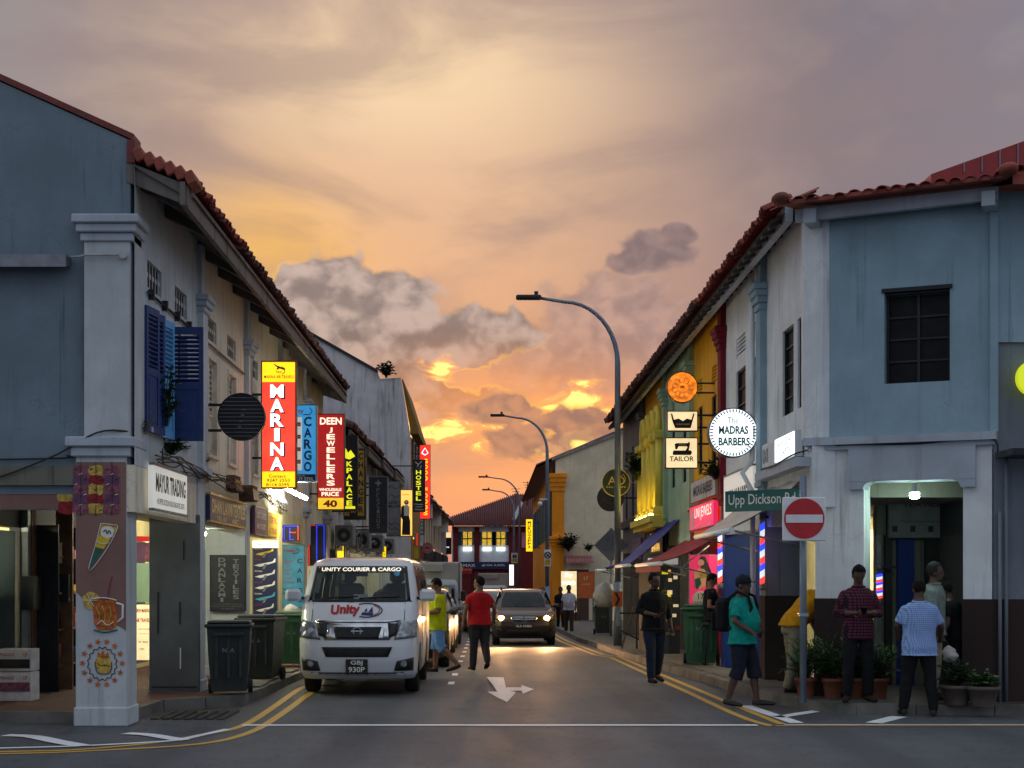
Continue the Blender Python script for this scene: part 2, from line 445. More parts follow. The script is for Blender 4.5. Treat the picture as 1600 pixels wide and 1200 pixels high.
# roofs
def tiles(name, col, dark):
    m, b = _new(name); v = NT.nodes.new('ShaderNodeNewGeometry').outputs['Position']
    n = noise(v, 7, 4, .6); n2 = noise(v, 1.1, 5, .6); n3 = noise(v, 26, 5, .7)
    base = mixc(sstep(.3, .7, n), sh(col, .72), sh(col, 1.15)); base = mixc(sstep(.46, .75, n2)*.75, base, dark); base = mixc(sstep(.6, .8, n3)*.5, base, sh(dark, .6))
    NT.links.new(base, b.inputs['Base Color']); b.inputs['Roughness'].default_value = .8; bump(b, n3, .4, .01); return m
tiles('tile_red', c(150, 72, 58), c(70, 52, 48)); tiles('tile_brown', c(104, 66, 58), c(52, 44, 42)); tiles('tile_maroon', c(104, 52, 50), c(80, 36, 38)); tiles('tile_grey', c(150, 138, 130), c(78, 72, 70))
plain('capping', c(116, 46, 40), .6, var=.25, bmp=.2)
plain('roof_steel_red', c(156, 32, 36), .4, var=.12)
# ground
def asphalt():
    m, b = _new('asphalt'); v = pos()
    big = noise(v, .35, 5, .6); mid = noise(mul(v, (2.2, .35, 1)), 1.0, 5, .6); fine = noise(v, 120, 3, .7); crack = noise(v, 2.6, 8, .75, .8)
    base = mixc(sstep(.3, .7, big), c(74, 77, 83), c(95, 98, 104)); base = mixc(sstep(.45, .72, mid)*.5, base, c(110, 112, 117))
    agg = noise(v, 45, 2, .5); base = mixc(sstep(.42, .7, fine)*.6, base, c(140, 140, 142)); base = mixc(sstep(.58, .40, fine)*.5, base, c(34, 34, 38)); base = mixc(sstep(.60, .72, agg)*.35, base, c(138, 138, 140)); base = mixc(sstep(.40, .28, agg)*.4, base, c(40, 40, 44))
    x_, y_, z_ = sep(v); tr = m1('SINE', x_*3.7+.6); base = mixc(sstep(.2, 1.0, tr)*.3, base, c(58, 59, 63))
    base = mixc(sstep(.63, .72, crack)*.35, base, c(48, 47, 48))
    ck = m1('ABSOLUTE', noise(v, .9, 7, .7, .5)-.5); base = mixc(sstep(.008, .0, ck)*.6, base, c(34, 34, 36)); oil = noise(v, .8, 3, .5); base = mixc(sstep(.62, .8, oil)*.5, base, c(44, 44, 48))
    NT.links.new(base, b.inputs['Base Color'])
    r = sstep(.35, .7, mid, .6, .72); NT.links.new(r.s, b.inputs['Roughness']); b.inputs['Specular IOR Level'].default_value = .14
    bump(b, fine, .5, .006)
asphalt()
plain('tar_patch', c(78, 80, 86), .8, var=.3, scale=5, bmp=.5, bscale=140, spec=.2)
def paving(name, a, d, rough=.75):
    m, b = _new(name); v = pos(); n = noise(v, 1.3, 6, .65); f = noise(v, 45, 4, .7)
    base = mixc(sstep(.3, .72, n), a, d); base = mixc(sstep(.55, .8, f)*.4, base, sh(d, .5))
    NT.links.new(base, b.inputs['Base Color']); b.inputs['Roughness'].default_value = rough; bump(b, f + n*.4, .35, .01)
paving('pavement', c(92, 86, 80), c(64, 60, 58)); paving('slab', c(112, 106, 98), c(74, 70, 66)); paving('brick_paving', c(104, 66, 54), c(70, 48, 42)); paving('kerbstone', c(112, 108, 102), c(62, 60, 58)); paving('cover_iron', c(60, 58, 56), c(38, 37, 36), .6)
def worn(name, col, k=.45):
    m, b = _new(name); v = pos(); n = noise(v, 14, 7, .75); n2 = noise(v, 1.2, 4, .6)
    base = mixc(sstep(.56, .66, n)*k, col, c(84, 84, 86)); base = mixc(sstep(.5, .8, n2)*.3, base, c(120, 116, 110))
    NT.links.new(base, b.inputs['Base Color']); b.inputs['Roughness'].default_value = .6; bump(b, noise(v, 110, 3, .7), .4, .008)
worn('paint_white', c(232, 232, 234), .35); worn('paint_arrow', c(206, 206, 210), 1.0); worn('paint_yellow', c(206, 160, 62), .5)
# generic
plain('metal_grey', c(126, 130, 136), .45, .6, bmp=.05); plain('metal_dark', c(40, 42, 46), .5, .4); plain('steel_pole', c(116, 128, 142), .45, .35, var=.15, scale=3)
plain('galv', c(150, 160, 172), .4, .5); plain('black', c(22, 22, 24), .55); plain('black_gloss', c(12, 12, 14), .15, coat=.4)
plain('rubber', c(26, 26, 27), .8, bmp=.2); plain('white', c(226, 228, 230), .5, var=.06); plain('cream', c(228, 216, 184), .6); plain('grey', c(120, 122, 126), .6)
plain('navy', c(24, 34, 78), .5); plain('red', c(176, 28, 30), .45); plain('green', c(24, 92, 70), .5); plain('yellow', c(226, 190, 40), .5); plain('gold', c(198, 158, 66), .4, .4)
plain('blue', c(40, 92, 170), .5); plain('cyan', c(70, 160, 200), .5); plain('brown', c(86, 58, 42), .6); plain('orange', c(206, 96, 36), .6); plain('pink', c(226, 120, 160), .5); plain('purple', c(96, 56, 90), .6)
plain('wood', c(112, 82, 56), .7, var=.3, bmp=.2); plain('shutter_blue', c(20, 52, 110), .5, var=.2, scale=9, bmp=.15); plain('shutter_light', c(92, 160, 216), .5, var=.15, bmp=.15); plain('shutter_teal', c(50, 92, 108), .6, var=.2)
plain('shutter_cream', c(214, 202, 184), .7, var=.2, bmp=.15); plain('shutter_dark', c(46, 58, 58), .7, var=.2)
plain('plate_grey', c(92, 96, 102), .5, .2, var=.22, scale=2.2, bmp=.12); plain('board_dark', c(34, 36, 46), .55)
plain('cable', c(40, 38, 38), .7, bmp=0); plain('cable_pale', c(170, 170, 170), .6, bmp=0)
plain('bin_green', c(44, 92, 62), .5, bmp=.1); plain('bin_dark', c(36, 44, 44), .55, bmp=.1); plain('bag_white', c(206, 204, 200), .45, var=.2, bmp=.4, scale=9)
plain('terracotta', c(126, 72, 52), .75, var=.25, bmp=.2); plain('pot_grey', c(92, 82, 76), .75, var=.2); plain('soil', c(40, 32, 26), .95, bmp=.5); plain('carton_white', c(216, 214, 214), .75); plain('carton_brown', c(150, 112, 74), .8, var=.2)
plain('awning_blue', c(12, 36, 124), .75, var=.25, scale=3, bmp=.15); plain('awning_red', c(140, 24, 40), .8, var=.25, scale=3, bmp=.15); plain('awning_grey', c(186, 178, 168), .6, var=.2, scale=3); plain('awning_pink', c(188, 122, 120), .7)
plain('sign_green', c(18, 92, 84), .4, var=.1); plain('sign_red', c(188, 34, 40), .4, var=.12); plain('tarp', c(170, 166, 160), .4, var=.2, bmp=.4)
for n_, a_ in (('leaf', c(62, 96, 44)), ('leaf_dark', c(38, 62, 32)), ('leaf_dry', c(112, 104, 60))):
    plain(n_, a_, .6, var=.45, scale=11, bmp=0)
plain('bark', c(92, 76, 60), .9, var=.3, bmp=.4)
# vehicles
def carpaint(name, col, metal=.0, rough=.3):
    m, b = _new(name); v = pos(); n = noise(v, 2.4, 5, .6); d = noise(v, 22, 6, .7)
    NT.links.new(mixc(sstep(.55, .85, d)*.25, mixc(n, sh(col, .92), col), c(96, 90, 84)), b.inputs['Base Color']); b.inputs['Metallic'].default_value = metal
    NT.links.new(sstep(.3, .8, d, rough, rough+.22).s, b.inputs['Roughness']); b.inputs['Coat Weight'].default_value = .6; b.inputs['Coat Roughness'].default_value = .07
carpaint('paint_van', c(212, 216, 222)); carpaint('paint_bronze', c(64, 52, 46), .55, .28); carpaint('paint_black', c(20, 20, 22)); carpaint('paint_grey', c(96, 100, 106), .5); carpaint('paint_red', c(128, 24, 30)); carpaint('paint_silver', c(158, 160, 164), .4, .4); carpaint('paint_pearl', c(206, 196, 190))
plain('glass_dark', c(16, 20, 24), .06, var=.1, bmp=0, coat=.6, spec=.8); plain('chrome', c(206, 208, 212), .14, 1.0, bmp=0); plain('lamp_glass', c(150, 156, 160), .12, .55, var=.5, scale=18, bmp=.2, coat=.6)
plain('box_panel', c(176, 170, 164), .55, var=.08, scale=2); plain('rim', c(120, 122, 126), .35, .8); plain('lamp_red', c(150, 20, 16), .25, coat=.5); plain('lamp_amber', c(220, 120, 30), .25, coat=.5)
def glass(name, tint, alpha):
    m, b = _new(name); t = NT.nodes.new('ShaderNodeBsdfTransparent'); t.inputs[0].default_value = tint
    b.inputs['Base Color'].default_value = (.10, .125, .14, 1); b.inputs['Roughness'].default_value = .05; b.inputs['Specular IOR Level'].default_value = .9  # pale bluish base puts some reflected sky into the glass colour
    mixs = NT.nodes.new('ShaderNodeMixShader'); o = [x for x in NT.nodes if x.type == 'OUTPUT_MATERIAL'][0]
    fr = NT.nodes.new('ShaderNodeFresnel'); fr.inputs[0].default_value = 1.5
    f = mn(E(fr.outputs[0])+alpha, 1.0)
    NT.links.new(f.s, mixs.inputs[0]); NT.links.new(t.outputs[0], mixs.inputs[1]); NT.links.new(b.outputs[0], mixs.inputs[2]); NT.links.new(mixs.outputs[0], o.inputs[0])
plain('glass_window', c(20, 21, 22), .4, var=.5, scale=4, bmp=0, spec=.15); glass('glass_van', (.8, .86, .86, 1), .16); glass('glass_shop', (.9, .95, .92, 1), .03); glass('plastic_clear', (.86, .86, .88, 1), .22)
# cloth and skin
for n_, a_ in (('skin', c(116, 80, 62)), ('skin_dark', c(84, 58, 46)), ('skin_tan', c(140, 96, 72))): plain(n_, a_, .55, var=.12, scale=20, bmp=.05)
for n_, a_ in (('cloth_lime', c(176, 184, 22)), ('cloth_red', c(168, 24, 32)), ('cloth_black', c(24, 25, 28)), ('cloth_denim', c(36, 44, 62)), ('cloth_jean_light', c(98, 138, 196)), ('cloth_charcoal', c(44, 42, 44)), ('cloth_teal', c(14, 142, 132)),
               ('cloth_navy', c(32, 36, 50)), ('cloth_mustard', c(206, 144, 20)), ('cloth_khaki', c(142, 132, 112)), ('cloth_white', c(196, 190, 204)), ('cloth_grey', c(118, 130, 124)), ('cloth_brown', c(66, 54, 46)), ('hair', c(20, 17, 16)), ('hair_grey', c(48, 45, 43)), ('leather', c(44, 34, 28))):
    plain(n_, a_, .85, var=.2, scale=14, bmp=.3, bscale=60, spec=.2)
def check(name, a, d, k):
    m, b = _new(name); x, y, z = sep(pos())
    line = lambda t: m1('LESS_THAN', m1('FRACT', t*k), .34)
    f = mn(line(x+y*.8) + line(z), 1.0)
    NT.links.new(mixc(f, a, d), b.inputs['Base Color']); b.inputs['Roughness'].default_value = .85; b.inputs['Specular IOR Level'].default_value = .2
    bump(b, noise(pos(), 30, 4, .6), .3, .01)
check('cloth_plaid', c(104, 44, 60), c(34, 26, 40), 26); check('cloth_check', c(156, 184, 226), c(112, 140, 196), 40)
# light
glow('lit_white', c(255, 250, 240), 1.15, .05); glow('lit_cool', c(240, 252, 255), 1.1, .06); glow('lit_yellow', c(255, 214, 26), 1.0); glow('lit_red', c(250, 44, 30), 1.0, .18); glow('lit_marina', c(255, 64, 46), 1.25, .3, 3); glow('lit_blue', c(60, 150, 210), .55, .2)
glow('lit_cream', c(250, 222, 168), .8, .25, 6); glow('lit_warm', c(255, 196, 92), 1.0, .3); glow('lit_orange', c(255, 136, 32), 1.1, .75, 13); glow('dim_red', c(176, 22, 24), .5, .2); glow('dim_yellow', c(244, 200, 40), .7, .15); glow('dim_pink', c(214, 36, 92), .8, .15); glow('dim_white', c(220, 220, 214), .35)
glow('ink_white', c(255, 255, 255), 1.25, .02); glow('led_red', c(255, 60, 50), 1.3); glow('led_blue', c(40, 60, 255), 1.5); glow('led_white', c(226, 236, 240), .8); glow('ink_lit', c(250, 240, 214), .85, .05); glow('led_panel', c(235, 248, 255), 1.5, .1)
glow('tube_light', c(255, 246, 214), 140, 0); glow('skin_lit', c(196, 140, 104), .4, .3, 12); glow('hair_lit', c(40, 20, 28), .3); glow('bulb_light', c(216, 255, 236), 100, 0); glow('head_light', c(255, 176, 80), 60, 0); glow('lit_neon_y', c(236, 232, 40), .75, .1); glow('lit_window', c(255, 206, 70), .6, .7, 9); glow('column_lamp', c(255, 226, 110), 60, 0); glow('lit_lime', c(214, 226, 40), .55, .1)
plain('ink_black', c(16, 16, 20), .6, var=0, bmp=0); plain('ink_navy', c(26, 34, 92), .6, var=0, bmp=0); plain('ink_red', c(170, 20, 28), .6, var=0, bmp=0); plain('ink_gold', c(214, 188, 110), .5, var=0, bmp=0); plain('ink_pale', c(226, 224, 214), .6, var=0, bmp=0); plain('ink_grey', c(120, 122, 126), .6, var=0, bmp=0); plain('ink_green', c(40, 92, 84), .6, var=0, bmp=0); plain('ink_orange', c(186, 96, 36), .8, var=.5, scale=22, bmp=.2); plain('ink_mauve', c(136, 78, 96), .8, var=.45, scale=22, bmp=.2); plain('ink_yellow', c(196, 164, 72), .8, var=.45, scale=22, bmp=.2); plain('ink_crimson', c(140, 26, 34), .8, var=.45, scale=22, bmp=.2)
# ---------------------------------------------------------------- ground, road, pavements
def strip(xs_by_y, z, name, m, parent=None):                 # sheet following the fall of the street
    mb = MB()
    for (y0, a0, b0), (y1, a1, b1) in zip(xs_by_y, xs_by_y[1:]):
        mb.face([(a0, y0, gz(y0)+z), (b0, y0, gz(y0)+z), (b1, y1, gz(y1)+z), (a1, y1, gz(y1)+z)])
    return mb.build(name, m, parent)
struct(strip([(-30, -300, 300), (16.6, -300, 300), (22, -300, 300), (100, -300, 300), (1200, -300, 300)], -.03, 'ground', 'pavement'))
RK = [(19.6, 3.95), (20.6, 3.78), (22.5, 3.60), (30, 3.2), (38, 2.88), (46, 2.62), (60, 2.5), (100, 2.3), (112, 2.2)]   # right-hand kerb face
LK = -3.18                                                                                                      # left-hand kerb face
def rk(y):
    if y <= RK[0][0]: return RK[0][1]
    for (a, b), (d, e) in zip(RK, RK[1:]):
        if a <= y <= d: return b+(e-b)*(y-a)/(d-a)
    return RK[-1][1]
ys = [-4, 8, 14, 17.2, 18.2, 19.2]
pts = [(y, -60, 60) for y in ys] + [(19.25, LK-.6, 5.0)] + [(y, LK-.05, rk(y)+.05) for y in (20, 20.6, 22, 22.5, 26, 30, 34, 38, 42, 46, 53, 60, 80, 100, 112)]
road = struct(strip(pts, .0, 'road', 'asphalt'))
def line(name, pix, w, m, z=.005, h=0.0):
    mb = MB(); mb.ribbon([G(*p) for p in pix], w, z); return mb.build(name, m, road)
def smooth_pts(p, n=4):
    o = []
    for i in range(len(p)-1):
        p0 = p[max(i-1, 0)]; p1 = p[i]; p2 = p[i+1]; p3 = p[min(i+2, len(p)-1)]
        for k in range(n):
            t = k/n
            o.append(tuple(.5*((2*p1[j])+(-p0[j]+p2[j])*t+(2*p0[j]-5*p1[j]+4*p2[j]-p3[j])*t*t+(-p0[j]+3*p1[j]-3*p2[j]+p3[j])*t**3) for j in (0, 1)))
    return o+[p[-1]]
def gline(name, pts, w, m, z=.005):
    mb = MB(); mb.ribbon(pts, w, z); return mb.build(name, m, road)
g2 = lambda l: smooth_pts([tuple(G(*p)[:2]) for p in l])
far_l = lambda x: [(x, y) for y in (26, 34, 42, 55)]
gline('yellow_line', [(-12, 14.85)] + g2([(-60, 1175.5), (60, 1174), (134, 1171), (250, 1160), (312, 1149), (375, 1136), (422, 1109), (466, 1078)]) + far_l(-2.88), .1, 'paint_yellow')
gline('yellow_line', [(-12, 14.72)] + g2([(-60, 1179), (60, 1177), (156, 1173), (312, 1163), (390, 1145), (437, 1118), (481, 1086)]) + far_l(-2.66), .1, 'paint_yellow')
gline('yellow_line', g2([(1222, 1132), (1172, 1112), (1090, 1078), (947, 1018)])[:-1] + [(rk(y)-.28, y) for y in (36, 46, 60, 100)], .1, 'paint_yellow')
gline('yellow_line', g2([(1206, 1135), (1150, 1117), (1050, 1071), (940, 1021)])[:-1] + [(rk(y)-.5, y) for y in (36, 46, 60, 100)], .1, 'paint_yellow')
gline('yellow_line', [(PX(1206, 17.35), 17.36), (12, 17.36)], .07, 'paint_yellow')
gline('stop_line', [(PX(378, 17.4), 17.42), (PX(1184, 17.4), 17.42)], .16, 'paint_white', .007)
gline('white_line', g2([(-80, 1172), (0, 1170), (134, 1166), (268, 1158.5), (290, 1155), (356, 1140)]), .1, 'paint_white', .008)
gline('hatch_line', g2([(8, 1150), (50, 1152), (90, 1160), (130, 1167)]), .2, 'paint_white', .011)
gline('hatch_line', g2([(196, 1147), (230, 1149), (262, 1154), (285, 1158)]), .18, 'paint_white', .011)
gline('white_line', [(PX(1225, 17.5), 17.5), (12, 17.5)], .07, 'paint_white')
gline('hatch_line', [tuple(G(1165, 1103)[:2]), tuple(G(1245, 1130)[:2])], .17, 'paint_white')
gline('hatch_line', [tuple(G(1215, 1121)[:2]), tuple(G(1278, 1111)[:2])], .17, 'paint_white')
gline('hatch_line', [tuple(G(1365, 1130)[:2]), tuple(G(1405, 1120)[:2])], .2, 'paint_white')
for k in range(12):
    y = 24.5+k*2.6; gline('bay_mark', [(-.62, y), (-.62, y+.75)], .1, 'paint_white')
ar = MB(); f_ = lambda x, y: (700+x/2.667, 1030+y/2.667)
for poly in ([(162, 84), (232, 85), (240, 118), (242, 132), (206, 138)], [(163, 138), (206, 138), (242, 132), (285, 140), (246, 180), (205, 160)], [(242, 122), (308, 122), (305, 113), (357, 129), (312, 146), (306, 134), (242, 135)]):
    ar.face([(q.x, q.y, .006) for q in (G(*f_(*p)) for p in poly)])
ar.build('turn_arrow', 'paint_arrow', road)
# manhole and patch
pm = MB(); pm.box(-3.0, -2.4, 24.0, 25.4, .0, .004); pm.build('manhole_cover', 'cover_iron', road)
# right pavement, with kerb stones along its edge
KH = .13
rp = [(18.95, 4.4, 60), (19.1, 4.25, 60), (19.6, 4.0, 60)] + [(y, rk(y)+.15, 40) for y in (20.6, 22.5, 26, 30, 38, 46, 60, 80, 100, 112)]
pave_r = struct(strip(rp, KH, 'pavement_right', 'pavement'))
lp = [(17.85, -60, -4.8), (18.25, -60, -4.27), (19.55, -60, -4.28), (20.35, -60, LK-.19), (21.5, -60, LK-.14)] + [(y, -40, LK-.14) for y in (22, 30, 40, 60, 80, 100)]
pave_l = struct(strip(lp, KH-.01, 'pavement_left', 'brick_paving'))
def kerb_run(path, parent, h=KH+.004, w=.15, step=.9, m='kerbstone'):
    P = [Vector(p) for p in path]; d = 0
    seg = []
    for a, b in zip(P, P[1:]):
        L = (b-a).length; n = max(1, round(L/step))
        for i in range(n): seg.append((a+(b-a)*(i/n), a+(b-a)*((i+1)/n)))
    for a, b in seg:
        t = (b-a).normalized(); nn = Vector((t.y, -t.x))*w; g_ = t*.006; mb = MB()
        j = random.uniform(-.006, .006)
        base = [(a+g_), (b-g_), (b-g_+nn), (a+g_+nn)]
        lo = [(p.x, p.y, gz(p.y)-.05) for p in base]; hi = [(p.x, p.y, gz(p.y)+h+j) for p in base]
        hi[0] = (hi[0][0]+nn.x*.12, hi[0][1]+nn.y*.12, hi[0][2]); hi[1] = (hi[1][0]+nn.x*.12, hi[1][1]+nn.y*.12, hi[1][2])
        mb.raw(lo+hi, [(0, 1, 2, 3), (4, 5, 6, 7), (0, 1, 5, 4), (1, 2, 6, 5), (2, 3, 7, 6), (3, 0, 4, 7)]); mb.build('kerb_stone', m, parent)
kerb_run([(9.0, 18.6), (5.2, 18.72), (4.5, 18.85), (4.12, 19.2), (3.95, 19.7)] + [(x, y) for y, x in RK[1:]], pave_r)
def kerb_rev(path, parent, **k): kerb_run(path[::-1], parent, **k)
kerb_run([(LK, 100), (LK, 60), (LK, 21.6)], pave_l, h=KH-.005)
kerb_run([(-4.15, 18.2), (-4.75, 17.75), (-9.5, 17.75)], pave_l, h=KH-.005)
kerb_run([(LK, 21.6), (LK-.05, 20.4), (-4.15, 19.6), (-4.15, 18.2)], pave_l, h=KH-.005, step=.6)
# drain covers and slabs between kerb and corner pillar
for k in range(7):
    x = -4.0+k*.13; b_ = MB(); b_.box(x, x+.09, 18.1, 19.2, .0, .02); b_.build('drain_bar', 'cover_iron', pave_l)
for k, (x0, x1, y0, y1) in enumerate([(-3.95, -3.25, 21.7, 22.6), (-3.95, -3.3, 22.7, 23.6), (-3.95, -3.3, 23.7, 24.6), (-3.95, -3.3, 25.6, 26.5)]):
    b_ = MB(); b_.box(x0, x1, y0, y1, gz(y0)+.06, gz(y0)+KH+.02); b_.build('drain_slab', 'slab', pave_l)
for k in range(9):
    y = 21.75+k*.9; x = rk(y)+.2; b_ = MB(); b_.box(x, x+.55, y, y+.86, gz(y)+.08, gz(y)+KH+.012); b_.build('paving_slab', 'slab', pave_r)
# ---------------------------------------------------------------- shophouses, left side
WX = -4.0                                      # facade line
BX = -6.3                                      # shop fronts behind the covered walkway
def mpL(x0): return lambda u, z, d: (x0-d, u, z)
def mpR(x0): return lambda u, z, d: (x0+d, u, z)
def cap(mb, x0, x1, y0, y1, z0, z1, steps=3, out=.08):       # stepped capital
    for k in range(steps):
        e = out*(k+1)/steps; a = z0+(z1-z0)*k/steps; b = z0+(z1-z0)*(k+1)/steps
        mb.box(x0-e, x1+e, y0-e, y1+e, a, b, .012)
def vent(parent, mp, u0, u1, z0, z1, m='wall_dark', bars=5, frame='wall_cream'):
    mb = MB(); mb.face([mp(u0, z0, .05), mp(u1, z0, .05), mp(u1, z1, .05), mp(u0, z1, .05)]); v = mb.build('vent', m, parent)
    fr = MB()
    for k in range(bars):
        a = u0+(u1-u0)*(k+.2)/bars; b = u0+(u1-u0)*(k+.8)/bars
        q = [mp(a, z0+.06, .03), mp(b, z0+.06, .03), mp(b, z1-.06, .03), mp(a, z1-.06, .03)]
        zc = (z0+z1)/2
        fr.face([mp(a, zc-.03, .02), mp(b, zc-.03, .02), mp(b, zc+.03, .02), mp(a, zc+.03, .02)])
        fr.face([mp(a+(b-a)*.35, z0, .025), mp(a+(b-a)*.65, z0, .025), mp(a+(b-a)*.65, z1, .025), mp(a+(b-a)*.35, z1, .025)])
    fr.build('vent_grille', frame, v); return v
def boxmp(mb, mp, u0, u1, z0, z1, d0, d1):
    p = [mp(u, z, d) for d in (d0, d1) for z in (z0, z1) for u in (u0, u1)]
    return mb.raw(p, [(0, 1, 3, 2), (4, 6, 7, 5), (0, 4, 5, 1), (2, 3, 7, 6), (0, 2, 6, 4), (1, 5, 7, 3)])
def casement(parent, mp, u0, u1, z0, z1, m='shutter_cream', gap='black', inset=.07, hinges=True):
    """closed pair of leaves: louvres above, a raised panel below"""
    fr = MB(); t = .05
    boxmp(fr, mp, u0, u0+t, z0, z1, -.02, .1); boxmp(fr, mp, u1-t, u1, z0, z1, -.02, .1); boxmp(fr, mp, u0+t, u1-t, z1-t, z1, -.02, .1); boxmp(fr, mp, u0-.04, u1+.04, z0-.05, z0, -.05, .1)
    w = fr.build('window', m, parent)
    bk = MB(); bk.face([mp(u0, z0, inset+.03), mp(u1, z0, inset+.03), mp(u1, z1, inset+.03), mp(u0, z1, inset+.03)]); bk.build('window_back', gap, w)
    mid = (u0+u1)/2; zl = z0+(z1-z0)*.42
    for a, b in ((u0+t, mid-.005), (mid+.005, u1-t)):
        lf = MB(); s = .045
        boxmp(lf, mp, a, a+s, z0, z1-t, inset-.03, inset); boxmp(lf, mp, b-s, b, z0, z1-t, inset-.03, inset)
        for zz in (z0, zl-.03, z1-t-s): boxmp(lf, mp, a+s, b-s, zz, zz+s, inset-.03, inset)
        boxmp(lf, mp, a+s, b-s, z0+s, zl-.03, inset-.012, inset); boxmp(lf, mp, a+s+.04, b-s-.04, z0+s+.05, zl-.08, inset-.025, inset)
        lf.build('shutter_leaf', m, w)
        n = 9
        lv = MB()
        for k in range(n):
            zz = zl+.03+(z1-t-s-zl-.04)*k/n
            lv.face([mp(a+s, zz, inset-.03), mp(b-s, zz, inset-.03), mp(b-s, zz+.045, inset+.005), mp(a+s, zz+.045, inset+.005)])
        lv.build('louvre', m, w)['kind'] = 'stuff'
    return w
def open_leaf(parent, hinge, direc, w, z0, z1, m):
    """one shutter leaf standing open: frame, louvre slats, bottom panel"""
    h = Vector((hinge[0], hinge[1], 0)); d = Vector((direc[0], direc[1], 0)).normalized(); nrm = Vector((d.y, -d.x, 0))
    mp = lambda u, z, k: tuple(h + d*u + nrm*k + Vector((0, 0, z)))
    lf = MB(); s = .055; zl = z0+(z1-z0)*.48
    boxmp(lf, mp, 0, s, z0, z1, -.02, .02); boxmp(lf, mp, w-s, w, z0, z1, -.02, .02)
    for zz in (z0, zl-.04, z1-.09): boxmp(lf, mp, s, w-s, zz, zz+.09, -.019, .019)
    boxmp(lf, mp, s, w-s, z0+.09, zl-.04, -.008, .008); boxmp(lf, mp, s+.03, w-s-.03, z0+.14, zl-.09, -.016, .016)
    o = lf.build('shutter_leaf', m, parent); n = 11
    for k in range(n):
        zz = zl+.055+(z1-.1-zl-.05)*k/n; sl = MB()
        sl.raw([mp(s, zz, -.016), mp(w-s, zz, -.016), mp(w-s, zz+.012, -.016), mp(s, zz+.012, -.016), mp(s, zz+.026, .016), mp(w-s, zz+.026, .016), mp(w-s, zz+.038, .016), mp(s, zz+.038, .016)],
               [(0, 1, 5, 4), (3, 2, 6, 7), (0, 1, 2, 3), (4, 5, 6, 7)]); sl.build('slat', m, o)
    return o
_tile = {}
def tile_mesh(w, l, key):
    if key in _tile: return _tile[key]
    mb = MB(); n = 6; P = []
    for e in (0, 1):
        for r in (w*.5, w*.5-.018):
            P.append([(r*cos(pi*k/n), e*l, r*.75*sin(pi*k/n)) for k in range(n+1)])
    v = [p for r in P for p in r]; m_ = n+1; f = []
    for k in range(n):
        f += [(k, k+1, 2*m_+k+1, 2*m_+k), (m_+k, 3*m_+k, 3*m_+k+1, m_+k+1), (k, m_+k, m_+k+1, k+1)]
    mb.raw(v, f, True); me = mb.mesh('roof_tile'); _tile[key] = me; return me
def eave_tiles(parent, p0, p1, rise, n, m, l=.42, w=None, jitter=.035):
    """a course of barrel tiles along the eave p0-p1; rise is the roof direction upwards from the eave"""
    p0, p1, rise = Vector(p0), Vector(p1), Vector(rise).normalized(); d = p1-p0; w = w or d.length/n*.98; me = tile_mesh(w, l, (round(w, 3), l))
    x = d.normalized(); zz = x.cross(rise).normalized()
    if zz.z < 0: zz = -zz
    for i in range(n):
        o = put_mesh('roof_tile', me, m, parent)
        q = p0+d*((i+.5)/n)+rise*random.uniform(-jitter, jitter)+zz*random.uniform(-.005, .025)
        a = random.uniform(-.09, .09); xx = (x*cos(a)+rise*sin(a)).normalized(); yy = zz.cross(xx)
        if yy.dot(rise) < 0: xx = -xx; yy = zz.cross(xx)
        M = Matrix((xx, yy, zz)).transposed().to_4x4(); M.translation = q; o.matrix_basis = M
def roof_slab(mb, x_eave, z_eave, x_top, z_top, y0, y1, th=.12, corr=.21, amp=.045):
    """corrugated tile surface between eave and ridge"""
    n = max(2, int((y1-y0)/corr*4)); v = []
    for i in range(n+1):
        y = y0+(y1-y0)*i/n; h = amp*abs(sin(pi*(y-y0)/corr)); v += [(x_eave, y, z_eave+h), (x_top, y, z_top+h)]
    mb.raw(v, [(2*i, 2*i+1, 2*i+3, 2*i+2) for i in range(n)])
    mb.face([(x_eave, y0, z_eave-th), (x_top, y0, z_top-th), (x_top, y1, z_top-th), (x_eave, y1, z_eave-th)])
    return mb
EVX, EVZ, SL = -3.46, 6.08, .45
